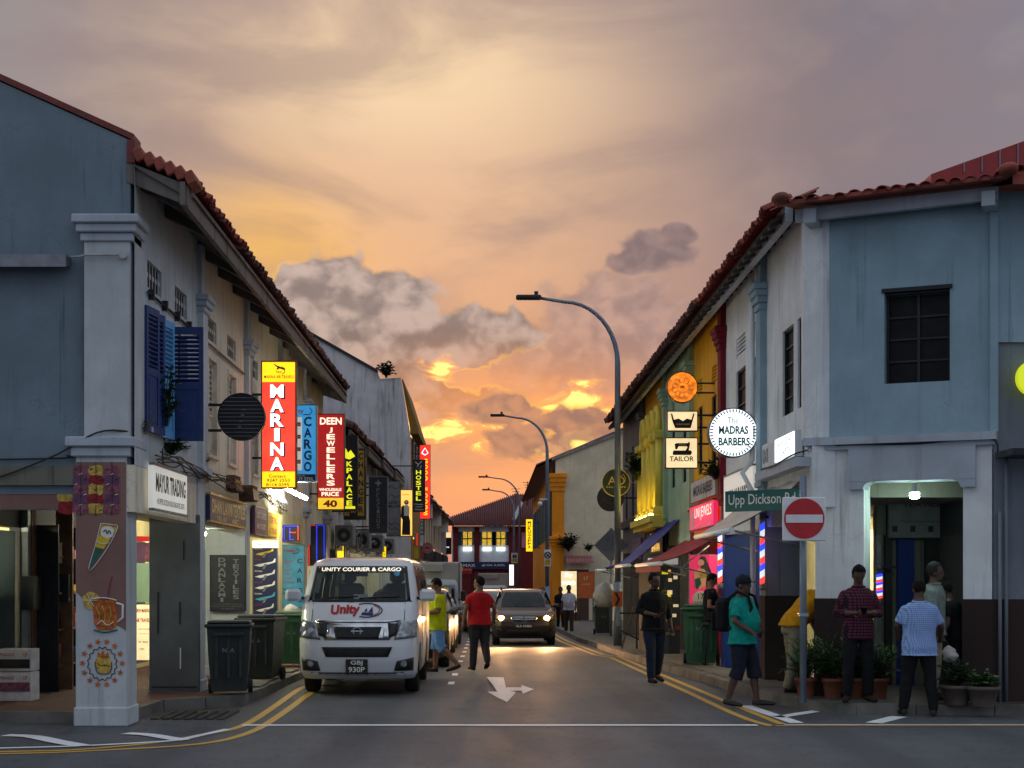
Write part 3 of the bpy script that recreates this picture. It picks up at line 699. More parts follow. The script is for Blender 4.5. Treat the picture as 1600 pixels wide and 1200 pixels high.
def left_unit(y0, y1, label, wall, pil, pilm, eave=(EVX, EVZ), zt=6.35, wx=WX, windows=2, win_m='shutter_cream', name='shophouse', tile='tile_red', low='wall_cream', front_cap=True, ntile=None, corner=False, ledge='trim_grey', lamp=True):
    cx = wx-4; r = thing(name, label, 'shophouse', (cx, (y0+y1)/2, gz(y0)))
    g0 = gz(y0); mp = mpL(wx); W = y1-y0; holes = []; pw = .42 if not corner else .0
    us = y0+.5 if not corner else y0+.45
    step = (y1-us-.1)/windows
    for k in range(windows): a = us+step*(k+.14); holes.append((a, a+min(.74, step*.62), 3.44, 4.86))
    vh = [(h[0]-.02, h[1]+.02, 5.08, 5.40) for h in holes]
    mb = MB(); mb.wall(mp, y0, y1, 2.95, zt, holes+vh, .09); mb.build('upper_wall', wall, r)
    for h in holes:
        if win_m: casement(r, mp, *h, m=win_m)
    for h in vh: vent(r, mp, *h, frame=wall)
    bm_ = MB(); bm_.box(wx-.25, wx-.004, y0+.01, y1-.01, 2.42, 2.95); bm_.build('beam', low, r)
    # pillar below, pilaster above
    if pil:
        p = MB(); p.box(wx-.62, wx+.02, y0-.02, y0+.5, g0+.02, 3.08); p.box(wx-.66, wx+.05, y0-.05, y0+.53, g0, g0+.28, .015); pp = p.build('pillar', pilm, r)
        q = MB(); cap(q, wx-.62, wx+.02, y0-.02, y0+.5, 3.0, 3.2, 2, .09); q.build('capital', ledge, pp)
        q = MB(); q.box(wx-.05, wx+.08, y0+.02, y0+.4, 3.2, 5.32); q.box(wx-.05, wx+.06, y0+.03, y0+.38, 5.55, zt-.1); pl_ = q.build('pilaster', pilm if wall != 'wall_cream' else 'wall_pale', r)
        q = MB(); cap(q, wx-.05, wx+.08, y0+.02, y0+.4, 5.32, 5.55, 3, .1); q.build('capital', ledge, pl_)
    # eave
    ex, ez = eave; s = SL
    sf = MB(); sf.face([(ex+.02, y0, ez-.1), (wx, y0, ez+(ex-wx)*s-.02), (wx, y1, ez+(ex-wx)*s-.02), (ex+.02, y1, ez-.1)])
    sf.build('soffit', 'soffit', r)
    fc = MB(); fc.box(ex-.03, ex+.03, y0, y1, ez-.2, ez+.06); fc.build('fascia', 'fascia', r)
    for k in range(max(2, int(W/1.3))):
        y = y0+.3+k*1.3; b = MB(); b.extr([(ex-.05, ez-.11), (wx+.0, ez+(ex-wx)*s-.03), (wx+.0, ez+(ex-wx)*s-.2), (ex-.05, ez-.2)], 'y', y, y+.1); b.build('rafter', 'soffit', r)
    rf = MB(); roof_slab(rf, ex+.06, ez+.09, wx-5.5, ez+.09+(ex+.06-wx+5.5)*s, y0+(.38 if corner else 0), y1); ro = rf.build('roof', tile, r)
    if ntile: eave_tiles(ro, (ex+.09, y0+(.4 if corner else .02), ez+.10), (ex+.09, y1, ez+.10), (-1, 0, s), ntile, tile)
    # walkway: shop front, ceiling, floor slab is the pavement
    ce = MB(); ce.box(BX, wx-.26, y0, y1, 2.72, 2.94); ce.build('walkway_ceiling', 'interior', r)
    if lamp:
        t = MB(); ym = (y0+y1)/2; t.tube([(wx-1.0, ym-.6, 2.68), (wx-1.0, ym+.6, 2.68)], .022, 8); t.build('tube_lamp', 'tube_light', r)
    return r, holes
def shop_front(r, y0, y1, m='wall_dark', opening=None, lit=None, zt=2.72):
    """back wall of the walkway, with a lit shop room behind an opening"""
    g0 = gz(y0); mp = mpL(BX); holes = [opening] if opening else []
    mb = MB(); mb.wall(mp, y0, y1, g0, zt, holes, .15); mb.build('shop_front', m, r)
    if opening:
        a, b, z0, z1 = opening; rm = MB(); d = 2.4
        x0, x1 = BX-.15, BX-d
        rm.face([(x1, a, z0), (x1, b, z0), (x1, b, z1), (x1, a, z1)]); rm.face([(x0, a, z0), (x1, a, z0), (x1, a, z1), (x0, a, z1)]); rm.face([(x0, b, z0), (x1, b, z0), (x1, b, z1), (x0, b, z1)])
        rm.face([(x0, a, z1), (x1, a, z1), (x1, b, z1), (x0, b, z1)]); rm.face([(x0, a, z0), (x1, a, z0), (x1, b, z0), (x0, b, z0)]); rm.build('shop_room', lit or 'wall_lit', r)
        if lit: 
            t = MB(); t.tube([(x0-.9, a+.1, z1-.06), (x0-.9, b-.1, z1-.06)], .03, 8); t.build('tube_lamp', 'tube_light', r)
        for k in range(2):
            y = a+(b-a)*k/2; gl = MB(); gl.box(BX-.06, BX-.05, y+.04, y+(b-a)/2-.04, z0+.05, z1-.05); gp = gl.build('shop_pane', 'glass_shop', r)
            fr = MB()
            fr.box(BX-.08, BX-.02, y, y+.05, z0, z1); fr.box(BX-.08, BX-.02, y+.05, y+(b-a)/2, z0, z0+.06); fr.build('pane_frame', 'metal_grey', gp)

UY = [17.3, 21.0, 25.0, 29.0, 33.0, 36.8]
# corner house: pale blue gable end towards the cross street
r1, h1 = left_unit(17.3, 21.0, 'pale blue corner shophouse with dessert mural pillar and open blue shutters', 'wall_pale', False, 'wall_pale', win_m=None, corner=True, name='corner_shophouse', ntile=17, lamp=False)
sw = MB()                                                   # gable wall facing the cross street
gy = 17.36; top = lambda x: 6.62+(-4.06-x)*SL
sw.raw([(-4.06, gy, 2.62), (-4.06, gy, top(-4.06)), (-13, gy, top(-13)), (-13, gy, 2.62), (-4.06, gy+.3, 2.62), (-4.06, gy+.3, top(-4.06)), (-13, gy+.3, top(-13)), (-13, gy+.3, 2.62)], [(0, 1, 2, 3), (7, 6, 5, 4), (0, 4, 5, 1), (1, 5, 6, 2), (3, 7, 4, 0)])
sw.build('gable_wall', 'wall_blue', r1)
cp = MB(); cp.extr([(-4.02, top(-4.06)-.0), (-4.02, top(-4.06)+.07), (-13, top(-13)+.09), (-13, top(-13)+.01)], 'y', gy-.02, gy+.34); cp.box(-4.09, -4.0, gy-.04, gy+.36, 6.36, top(-4.06)-.002); cp.build('coping', 'capping', r1)
lw = MB(); lw.box(-13, -4.66, gy+.02, gy+.22, 2.45, 2.98); lw.build('lintel', 'wall_pale', r1)
md = MB(); md.face([(-4.64, gy-.012, 2.50), (-5.7, gy-.012, 2.50), (-5.25, gy-.012, 2.93), (-4.64, gy-.012, 3.0)])
md.prism([(-5.72, 2.455), (-4.665, 2.455), (-4.665, 3.0), (-5.0, 3.0), (-5.25, 2.86)], lambda u, w: (u, gy+.008, w), lambda u, w: (u, gy+.018, w)); md.v = md.v[4:]; md.f = [tuple(i-4 for i in q) for q in md.f[1:]]; md.sm = md.sm[1:]
md.build('mural_band', 'wall_mauve', r1)
pl = MB(); pl.box(-4.66, -4.09, 17.3, 17.8, .02, 3.12); pl.box(-4.68, -4.07, 17.27, 17.83, 0, .22, .015); pil = pl.build('pillar', 'wall_pale', r1)
q = MB(); cap(q, -4.66, -4.09, 17.3, 17.8, 3.04, 3.26, 2, .1); q.build('capital', 'trim_grey', pil)
ps = MB(); ps.box(-4.55, -4.04, 17.24, 17.62, 3.26, 5.45); pst = ps.build('pilaster', 'wall_pale', r1)
q = MB(); cap(q, -4.55, -4.04, 17.25, 17.62, 5.45, 5.74, 3, .12); q.build('capital', 'trim_grey', pst)
gt = MB(); gt.extr([(17.1, 5.14), (17.1, 5.28), (17.34, 5.28), (17.34, 5.2)], 'x', -13, -4.72); gt.build('gutter', 'metal_grey', r1)
cb = MB(); cb.tube([(-4.72, 17.3, 5.29), (-4.6, 17.2, 5.27), (-4.52, 17.19, 5.29), (-4.08, 17.19, 5.29)], .014, 6); cb.build('conduit', 'cable_pale', r1)
jb = MB(); jb.disc((-4.1, 17.17, 5.29), .045, (0, -1, 0), .04, 14); jb.build('junction_box', 'cable_pale', r1)
# verge tiles on the gable side of the eave
for k in range(6):
    x = -4.02+.115*k; z = EVZ+.13+(EVX-x)*SL; b = MB(); b.box(0, .112, 17.28, 17.7, -.12, .03, .012)
    o = b.build('verge_tile', 'tile_red', r1); o.matrix_parent_inverse = WM[r1.name].inverted() @ Matrix.Translation((x, 0, z)) @ Matrix.Rotation(-atan(SL), 4, 'Y').inverted().inverted()
vb = MB(); vb.extr([(EVX+.05, EVZ-.2), (EVX+.05, EVZ+.03), (-4.1, EVZ+.03+.6*SL), (-4.1, EVZ-.2+.6*SL)], 'y', 17.34, 17.42); vb.build('barge_board', 'fascia', r1)
# mural on the pillar front: kebab skewers, a cone, a mug, a ring of stars
my = 17.298
def flat(pts, m, nm, d=.004, parent=None):
    mb = MB(); mb.prism([(p[0], p[1]) for p in pts], lambda u, w: (u, my-d, w), lambda u, w: (u, my-d+.0035, w)); return mb.build(nm, m, parent or pil)
pxz = lambda px, py: (PX(px, 17.3), PZ(py, 17.3))
flat([pxz(*p) for p in [(119, 722), (197, 722), (197, 985), (175, 972), (150, 955), (119, 925)]], 'wall_mauve', 'mural_ground', .003)
def blobp(cx, cy, rx, ry, n=16, wob=.12, sq=2.0):
    o = []
    for k in range(n):
        a = 2*pi*k/n; w = 1+random.uniform(-wob, wob); e = lambda t: math.copysign(abs(t)**(2/sq), t)
        o.append(pxz(cx+rx*e(cos(a))*w, cy+ry*e(sin(a))*w))
    return o
for cx, cols in ((100, 'YRYR'), (126, 'MKMKM'), (150, 'YRYRY'), (175, 'MKMKM')):
    n = len(cols); hh = 74/n
    for k, ch in enumerate(cols):
        m = {'Y': 'ink_yellow', 'R': 'ink_crimson', 'M': 'ink_mauve', 'K': 'purple'}[ch]
        if cx < 119:
            mb = MB(); pts = [(PX(x_, 1), 0) for x_ in (0,)]; pp = blobp(cx, 728+hh*(k+.5), 12.5, hh*.54, sq=3.4)
            mb.prism(pp, lambda u, w: (u, gy+.003, w), lambda u, w: (u, gy+.007, w)); mb.build('mural_dessert', m, r1)
        else: flat(blobp(cx, 728+hh*(k+.5), 12.2, hh*.54, sq=3.4), m, 'mural_dessert', .008+.001*k)
cone = [(158, 818), (183, 826), (160, 868), (139, 892)]
for k, m in enumerate(('ink_yellow', 'yellow', 'green', 'ink_green')):
    t0, t1 = k/4, (k+1)/4; lf = lambda t: (158+(139-158)*t, 818+(890-818)*t); rt = lambda t: (185+(139-185)*t, 824+(892-824)*t)
    flat([pxz(*lf(t0)), pxz(*rt(t0)), pxz(*rt(t1)), pxz(*lf(t1))], m, 'mural_cone', .008)
flat(blobp(168, 832, 11, 9), 'ink_pale', 'mural_face', .012); flat(blobp(142, 938, 13, 14), 'ink_yellow', 'mural_lemon', .008)
flat([pxz(*p) for p in [(144, 936), (182, 938), (184, 975), (176, 984), (154, 984), (148, 975)]], 'ink_orange', 'mural_mug', .010)
mb = MB(); mb.tube([(*pxz(182, 942),)[:1] + (my-.006,) + (pxz(182, 942)[1],), (pxz(192, 945)[0], my-.006, pxz(192, 945)[1]), (pxz(192, 965)[0], my-.006, pxz(192, 965)[1]), (pxz(184, 972)[0], my-.006, pxz(184, 972)[1])], .014, 6); mb.build('mural_handle', 'ink_pale', pil)
flat(blobp(162, 1037, 13, 16), 'ink_yellow', 'mural_fries', .008); flat([pxz(*p) for p in [(152, 1026), (154, 1018), (158, 1025), (161, 1016), (165, 1025), (169, 1018), (171, 1028)]], 'ink_orange', 'mural_fries', .012)
def stroke(pts, m, w=.006, nm='mural_line', d=.012):
    q = MB(); q.tube([(pxz(*p)[0], my-d, pxz(*p)[1]) for p in smooth_pts(pts, 4)], w, 4); return q.build(nm, m, pil)
stroke([(158, 818), (150, 850), (139, 892), (162, 866), (184, 826), (176, 820), (158, 818)], 'ink_pale', .005); stroke([(162, 831), (166, 828), (168, 834), (171, 829), (174, 834)], 'ink_black', .005, d=.017); stroke([(150, 845), (160, 850), (171, 848)], 'ink_pale', .004, d=.014)
for a_ in range(6): stroke([(142, 938), (142+11*cos(a_*1.05), 938+12*sin(a_*1.05))], 'ink_pale', .004, d=.013)
stroke([(168, 938), (172, 915), (176, 900)], 'ink_crimson', .004); stroke([(144, 936), (163, 934), (183, 938)], 'ink_pale', .007, d=.016)
for a_ in ((150, 948, 156, 972), (160, 946, 163, 978), (172, 948, 170, 974)): stroke([(a_[0], a_[1]), ((a_[0]+a_[2])/2+3, (a_[1]+a_[3])/2), (a_[2], a_[3])], 'ink_yellow', .007, d=.014)
stroke([(152, 976), (160, 970), (168, 977), (178, 972)], 'ink_pale', .006, d=.017); stroke([(147, 984), (164, 988), (184, 984)], 'ink_green', .008, d=.012)
for cx_ in (126, 150, 175):
    stroke([(cx_, 722), (cx_+1, 760), (cx_, 806)], 'brown', .004, d=.016)
    for k_ in range(9): stroke([(cx_-9+(k_ % 3)*7, 734+k_*8), (cx_-4+(k_ % 3)*7, 732+k_*8)], 'ink_pale' if k_ % 2 else 'purple', .005, d=.015)
stroke([(153, 1036), (158, 1040), (165, 1039), (172, 1042)], 'brown', .005); stroke([(149, 1034), (152, 1050), (162, 1053), (173, 1050), (175, 1034)], 'brown', .005)
def star(px, py, r):
    flat([pxz(px+(r if k % 2 == 0 else r*.42)*sin(pi*k/5+.2), py-(r if k % 2 == 0 else r*.42)*cos(pi*k/5+.2)) for k in range(10)], 'ink_orange', 'mural_star', .008)
for k in range(14): star(160+31*cos(2*pi*k/14), 1036+34*sin(2*pi*k/14), 5.2)
mb = MB(); zz = [(160+22*cos(2*pi*k/32)*(1.08 if k % 2 else .94), 1037+25*sin(2*pi*k/32)*(1.08 if k % 2 else .94)) for k in range(33)]
mb.tube([(pxz(*p)[0], my-.004, pxz(*p)[1]) for p in zz], .006, 4); mb.build('mural_zigzag', 'brown', pil)
# open blue shutters of the first bay
mp1 = mpL(WX)
for h in h1:
    w_ = MB(); t = .05
    boxmp(w_, mp1, h[0], h[0]+t, h[2], h[3], -.02, .08); boxmp(w_, mp1, h[1]-t, h[1], h[2], h[3], -.02, .08); boxmp(w_, mp1, h[0]+t, h[1]-t, h[3]-t, h[3], -.02, .08); boxmp(w_, mp1, h[0]-.05, h[1]+.05, h[2]-.06, h[2], -.06, .08)
    w = w_.build('window', 'trim_grey', r1); b = MB(); b.face([mp1(h[0], h[2], .088), mp1(h[1], h[2], .088), mp1(h[1], h[3], .088), mp1(h[0], h[3], .088)]); b.build('window_back', 'black', w)
open_leaf(r1, (-3.99, 17.80), (.06, .42), .42, 3.38, 4.84, 'shutter_blue')
open_leaf(r1, (-3.97, 18.22), (.06, .25), .24, 3.38, 4.82, 'shutter_blue')
open_leaf(r1, (-3.97, 18.62), (.07, .4), .36, 3.38, 4.82, 'shutter_light')
open_leaf(r1, (-3.985, 19.12), (.42, .02), .42, 3.38, 4.80, 'shutter_blue')
pp_ = MB(); pp_.tube([(WX+.03, 17.85, 5.0), (WX+.03, 24.9, 4.98)], .016, 6); pp_.build('conduit', 'cable', r1)
for k in range(5):
    b = MB(); b.box(WX+.0, WX+.07, 18.0+k*.75, 18.05+k*.75, 4.94, 5.06); b.build('pipe_clip', 'metal_dark', r1)
# shop front of the corner unit: dark joinery, one lit doorway
shop_front(r1, 17.7, 21.0, 'wall_dark', (18.2, 20.62, .14, 2.35), 'wall_lit')
for k, y in enumerate((20.63, 20.8, 20.95)):
    b = MB(); b.box(BX+.01, BX+.10, y, y+.12, .1, 2.6); b.build('door_post', 'wood' if k else 'metal_grey', r1)
sf_ = thing('shop_shelf', 'dark shelves of small goods inside the unlit corner shop', 'shelf', (BX+.2, 21.6, KH))
for k in range(4): b = MB(); b.box(BX+.05, BX+.4, 21.05, 22.15, .45+k*.5, .48+k*.5); b.build('shelf_board', 'wood', sf_)
for y_ in (21.05, 22.12): b = MB(); b.box(BX+.05, BX+.4, y_-.03, y_, .12, 2.4); b.build('upright', 'metal_dark', sf_)
for k in range(36):
    y_ = 21.08+random.random()*.95; z_ = .481+.5*random.randrange(4); h_ = random.uniform(.1, .3); b = MB(); b.box(BX+.12, BX+.36, y_, y_+random.uniform(.05, .12), z_, z_+h_, .006); b.build('packet', random.choice(['red', 'yellow', 'cream', 'brown', 'green', 'white', 'blue', 'carton_brown', 'pink']), sf_)
ms = MB(); ms.box(BX+.02, BX+.2, 20.55, 20.95, 1.25, 1.7); ms.build('meter_box', 'metal_dark', r1)
# remaining units of the long block
r2, h2 = left_unit(21.0, 25.0, 'cream shophouse with louvred windows above the blue textile shop board', 'wall_cream', True, 'wall_pale', ntile=19)
gp = MB(); gp.box(-4.64, -3.95, 20.93, 20.975, .13, 2.54, .01); gpo = gp.build('metal_panel', 'plate_grey', r2, label='dark grey metal panel covering the pillar')
for a in ((-4.6, -3.99, .18, .2), (-4.6, -3.99, 2.47, 2.49)):
    b = MB(); b.box(a[0], a[1], 20.92, 20.928, a[2], a[3]); b.build('panel_seam', 'metal_dark', gpo)
for px_, p0, p1 in ((286, 845, 875), (280, 940, 975), (281, 1012, 1045), (246, 925, 990)):
    b = MB(); b.box(PX(px_, 20.93), PX(px_+2, 20.93), 20.923, 20.929, PZ(p1, 20.93), PZ(p0, 20.93)); b.build('scratch', 'black' if px_ != 281 else 'ink_pale', gpo)
shop_front(r2, 21.0, 25.0, 'wall_dark', (22.2, 24.6, .14, 2.4), 'wall_lit')
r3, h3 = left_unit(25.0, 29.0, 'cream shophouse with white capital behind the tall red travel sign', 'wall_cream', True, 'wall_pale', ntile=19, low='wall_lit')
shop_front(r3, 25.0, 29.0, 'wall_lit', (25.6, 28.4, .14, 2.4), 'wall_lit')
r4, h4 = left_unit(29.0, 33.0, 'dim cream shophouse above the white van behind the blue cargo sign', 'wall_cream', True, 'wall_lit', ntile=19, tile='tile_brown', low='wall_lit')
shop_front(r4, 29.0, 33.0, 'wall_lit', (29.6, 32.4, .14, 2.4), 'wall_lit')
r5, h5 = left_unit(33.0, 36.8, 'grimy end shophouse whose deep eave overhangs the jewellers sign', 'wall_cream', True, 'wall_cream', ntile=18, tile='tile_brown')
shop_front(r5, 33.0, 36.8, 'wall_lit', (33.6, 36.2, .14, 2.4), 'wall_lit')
eb = MB(); eb.extr([(EVX+.04, EVZ-.2), (EVX+.04, EVZ+.12), (-9.5, EVZ+.12+6*SL), (-9.5, 2.9), (-4, 2.9), (-4, EVZ)], 'y', 36.8, 36.95); eb.build('end_wall', 'wall_grimy', r5)
# lower block, bending slightly to the right
LBL = ['low brown roofed shophouse beside the gold on black money changer sign', 'low brown roofed shophouse behind the dark vertical script sign', 'low brown roofed shophouse behind the lit fashion panel', 'last low brown roofed shophouse before the tall grimy gable']
lowb = []
for k in range(4):
    y0, y1 = 36.95+k*4.6, 36.95+(k+1)*4.6; x = WX+.018*(y0-36.8)+.08
    r, _ = left_unit(y0, y1, LBL[k], 'wall_grimy', True, 'wall_cream', (x+.55, 5.2), 5.5, wx=x, tile='tile_brown', ntile=14 if k < 2 else None)
    shop_front(r, y0, y1, 'wall_dark', (y0+.8, y1-.5, gz(y0)+.14, 2.4), 'wall_lit'); lowb.append(r)
# tall three-storey house with the grimy gable
r = thing('tall_shophouse', 'tall three storey shophouse with bare grimy grey gable wall', 'shophouse', (-7, 58, gz(58))); ty = 55.4
zt = PZ(592, ty); xr = PX(641, ty)
gw = MB(); P_ = lambda px, py: (PX(px, ty), PZ(py, ty))
gw.extr([(xr, -1), (xr, P_(641, 682)[1]), P_(626, 590), P_(594, 592), P_(590, 583), P_(470, 515), (-14, P_(470, 515)[1]+1), (-14, -1)], 'y', ty, ty+.3); gw.build('gable_wall', 'wall_grimy', r)
cp = MB(); a, b = P_(590, 583), P_(470, 515); cp.extr([a, (a[0], a[1]+.12), (b[0], b[1]+.12), b], 'y', ty-.08, ty+.38); a, b = P_(641, 682), P_(626, 590); cp.build('coping', 'metal_dark', r)
bt = MB(); bt.box(*(PX(594, ty), PX(601, ty)), ty-.12, ty-.002, 3, P_(594, 600)[1]); bt.build('buttress', 'wall_grimy', r)
fw = MB(); fw.box(xr-.3, xr+.02, ty+.3, 63, -1, P_(641, 682)[1]); fw.build('facade', 'wall_ochre', r)
cn = MB(); cn.extr([P_(640, 668), P_(627, 592), P_(628.5, 590), (PX(653, ty), PZ(668, ty)), (PX(653, ty), PZ(676, ty)), (PX(640, ty), PZ(676, ty))], 'y', ty+.32, 63); cn.build('bracketed_eave', 'wall_ochre', r)
for k in range(3):
    w = MB(); w.box(xr+.02, xr+.06, 56.5+k*2.1, 57.6+k*2.1, 5.6, 7.0); w.build('window', 'shutter_dark', r)
# further houses on the left
LB2 = ['far shophouse with grey tiled roof right after the tall gable', 'far shophouse with a dark vertical board beside the round orange sign', 'far shophouse with white roof edges left of the red roofed house', 'farthest shophouse in the left row before the red roofed house']
for k in range(4):
    y0 = 63+k*11; y1 = y0+11; x = -3.2+.008*(y0-63); r = thing('shophouse', LB2[k], 'shophouse', (x-4, y0+5, gz(y0)))
    w = MB(); w.wall(mpL(x), y0, y1, gz(y0), 5.6, [(y0+1+j*3.3, y0+3+j*3.3, 3.4, 5.0) for j in range(3)], .2); w.build('facade', ['wall_grimy', 'wall_buff', 'wall_cream', 'wall_grimy'][k], r)
    for j in range(3):
        c_ = MB(); c_.box(x-.2, x-.16, y0+1+j*3.3, y0+3+j*3.3, 3.4, 5.0); c_.build('window', 'shutter_dark', r)
    rf = MB(); roof_slab(rf, x+.5, 5.4, x-6, 5.4+6.5*.5, y0, y1, corr=.5, amp=.08); rf.build('roof', 'tile_grey', r)
    fw = MB(); fw.extr([(x+.35, 4.6), (x+.35, 5.55), (x-6, 5.75+6.35*.5), (x-6, 4.6)], 'y', y0, y0+.25); fw.build('party_wall', 'wall_white', r)
    cp = MB(); cp.extr([(x+.4, 5.55), (x+.4, 5.68), (x-6, 5.9+6.35*.5), (x-6, 5.76+6.35*.5)], 'y', y0-.06, y0+.3); cp.build('coping', 'metal_dark', r)
    lo = MB(); lo.box(x-.3, x+.05, y0+.1, y1-.1, 2.6, 3.2); lo.build('sign_beam', 'wall_maroon' if k == 0 else 'wall_dark', r)
# ---------------------------------------------------------------- shophouses, right side
RX = 4.2; RBX = 6.5; REX, REZ = 3.70, 6.46
def sash(parent, mp, u0, u1, z0, z1, rows=4, cols=2, m='metal_dark', d=.22, glass_m='glass_window'):
    g_ = MB(); g_.face([mp(u0, z0, d), mp(u1, z0, d), mp(u1, z1, d), mp(u0, z1, d)]); w = g_.build('window', glass_m, parent)
    f = MB(); t = .035
    for k in range(cols+1):
        u = u0+(u1-u0-t)*k/cols; boxmp(f, mp, u, u+t, z0, z1, d-.04, d-.004)
    f.build('window_frame', m, w)
    f = MB()
    for k in range(rows+1):
        z = z0+(z1-z0-t)*k/rows; boxmp(f, mp, u0, u1, z, z+t*.7, d-.03, d-.003)
    f.build('glazing_bar', m, w); return w
def right_unit(y0, y1, label, wall, pil, pilm=None, wx=RX, zt=6.72, wins=2, z=(3.75, 5.2), vents=True, tile='tile_red', eave=(REX, REZ), ntile=None, reveal=.08, name='shophouse', wm='glass_window', low=None, dado=None, pw=.42, r=None, us=None, win_w=.62, rw=5, lamp=True, hol=None):
    g0 = gz(y0); mp = mpR(wx)
    r = r or thing(name, label, 'shophouse', (wx+4, (y0+y1)/2, g0)); holes = []
    a0 = us or y0+.5; step = (y1-a0-.05)/max(1, wins)
    for k in range(wins): a = a0+step*(k+.5)-win_w/2; holes.append((a, a+win_w, z[0], z[1]))
    if hol: holes = [(a, b_, z[0], z[1]) for a, b_ in hol]
    vh = [(h[0], h[1], z[1]+.22, z[1]+.55) for h in holes] if vents else []
    mb = MB(); mb.wall(mp, y0, y1, 2.95, zt, holes+vh, reveal); mb.build('upper_wall', wall, r)
    for h in holes: sash(r, mp, *h, rows=5, cols=1, d=reveal-.01, glass_m=wm)
    for h in vh:
        v = MB(); v.face([mp(h[0], h[2], .055), mp(h[1], h[2], .06), mp(h[1], h[3], .06), mp(h[0], h[3], .06)]); vo = v.build('vent', 'wall_dark', r)
        gr = MB()
        for j in range(5): zz = h[2]+(h[3]-h[2])*(j+.3)/5; boxmp(gr, mp, h[0], h[1], zz, zz+.03, .02, .05)
        gr.build('vent_grille', wall, vo)
    bm_ = MB(); bm_.box(wx+.004, wx+.25, y0+.01, y1-.01, 2.45, 2.95); bm_.build('beam', low or wall, r)
    if pil:
        p = MB(); p.box(wx-.02, wx+.6, y0-.02, y0+pw, g0+.02, 3.05); pp = p.build('pillar', pil, r)
        if dado:
            d_ = MB(); d_.box(wx-.03, wx+.61, y0-.03, y0+pw+.01, g0+.1, 1.41); d_.build('dado', dado, pp)
        q = MB(); cap(q, wx-.02, wx+.6, y0-.02, y0+pw, 2.98, 3.16, 2, .08); q.build('capital', pilm or pil, pp)
        q = MB(); q.box(wx-.1, wx+.05, y0-.02, y0+.34, 3.16, zt-.15); p2 = q.build('pilaster', pilm or pil, r)
        q = MB(); cap(q, wx-.1, wx+.05, y0-.02, y0+.34, 5.75, 6.15, 4, .12); q.build('capital', pilm or pil, p2)
    ex, ez = eave; s = SL
    sf = MB(); sf.face([(ex, y0, ez-.08), (wx, y0, ez+(wx-ex)*s-.02), (wx, y1, ez+(wx-ex)*s-.02), (ex, y1, ez-.08)]); sf.build('soffit', 'soffit', r)
    fc = MB(); fc.box(wx-.30, wx-.20, y0, y1, ez-.08, ez+.14); fc.build('fascia', 'trim_grey', r)
    n = max(3, int((y1-y0)/.5))
    for k in range(n):
        y = y0+(y1-y0)*(k+.5)/n; b = MB(); b.extr([(ex+.02, ez-.09), (wx, ez+(wx-ex)*s-.03), (wx, ez+(wx-ex)*s-.12), (ex+.02, ez-.15)], 'y', y-.03, y+.03); b.build('rafter', 'soffit', r)
    rf = MB(); roof_slab(rf, ex, ez+.06, wx+rw, ez+.06+(wx+rw-ex)*s, y0, y1); ro = rf.build('roof', tile, r)
    if ntile: eave_tiles(ro, (ex-.04, y0+.02, ez+.07), (ex-.04, y1, ez+.07), (1, 0, s), ntile, tile)
    ce = MB(); ce.box(wx+.26, RBX, y0, y1, 2.74, 2.94); ce.build('walkway_ceiling', 'interior', r)
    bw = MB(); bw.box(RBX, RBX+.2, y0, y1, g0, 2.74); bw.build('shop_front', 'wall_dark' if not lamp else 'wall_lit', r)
    if lamp:
        t = MB(); ym = (y0+y1)/2; t.tube([(wx+1.0, ym-.6, 2.68), (wx+1.0, ym+.6, 2.68)], .022, 8); t.build('tube_lamp', 'tube_light', r)
    return r, holes
# corner house with splayed corner
rc = thing('corner_shophouse', 'blue corner shophouse with splayed corner doorway and brown painted base', 'shophouse', (7, 23, 0))
right_unit(20.25, 23.3, '', 'wall_white', None, r=rc, us=20.35, z=(3.98, 5.2), vents=False, ntile=14, rw=.15, lamp=False, hol=[(20.42, 20.95), (21.22, 22.02)])
right_unit(23.3, 27.3, '', 'wall_white', 'wall_slate', 'wall_sky', r=rc, us=23.75, z=(3.75, 5.18), ntile=18, dado='wall_brown', rw=1.2, hol=[(23.72, 24.4), (25.2, 26.15)])
A = Vector((4.28, 20.1)); B = Vector((6.28, 19.2)); dch = (B-A).normalized(); nch = Vector((dch.y, -dch.x))     # splayed wall, outward normal to the street
if nch.y > 0: nch = -nch
def mpc(u, z, d): p = A + dch*u - nch*d; return (p.x, p.y, z)
Lc = (B-A).length
wu = lambda px: min(((A+dch*t - Vector((PX(px, (A+dch*t).y), (A+dch*t).y))).length, t) for t in [k*.005 for k in range(int(Lc/.005))])[1]
u0, u1 = wu(1382), wu(1484); yw = (A+dch*u0).y
win = (u0, u1, PZ(600, yw), PZ(458, yw))
mb = MB(); mb.wall(mpc, 0, Lc, 3.5, 6.5, [win], .2); mb.build('splayed_wall', 'wall_sky', rc)
sash(rc, mpc, *win, rows=4, cols=2, m='metal_dark', d=.19)
lt = MB(); boxmp(lt, mpc, win[0]-.03, win[1]+.03, win[3], win[3]+.05, -.03, .1); lt.build('window_head', 'wall_dark', rc)
# corner pilaster between street front and splay
cpil = MB(); cpil.extr([(4.13, 20.36), (4.13, 20.2), (4.27, 20.02), (4.34, 20.0), (4.45, 20.04), (4.45, 20.4)], 'z', 3.5, 6.55); cpil.build('corner_pilaster', 'wall_white', rc)
# string course
sc = MB(); boxmp(sc, mpc, -.15, Lc+.06, 3.40, 3.5, -.14, .1); boxmp(sc, mpc, -.1, Lc+.03, 3.34, 3.40, -.08, .1); sc.build('string_course', 'trim_grey', rc)
sc = MB(); sc.box(4.203, 4.5, 19.98, 20.42, 2.6, 3.5); sc.build('corner_block', 'wall_white', rc)
sc = MB(); sc.box(4.02, 4.2, 20.1, 23.28, 3.14, 3.26); sc.build('string_course', 'trim_grey', rc)
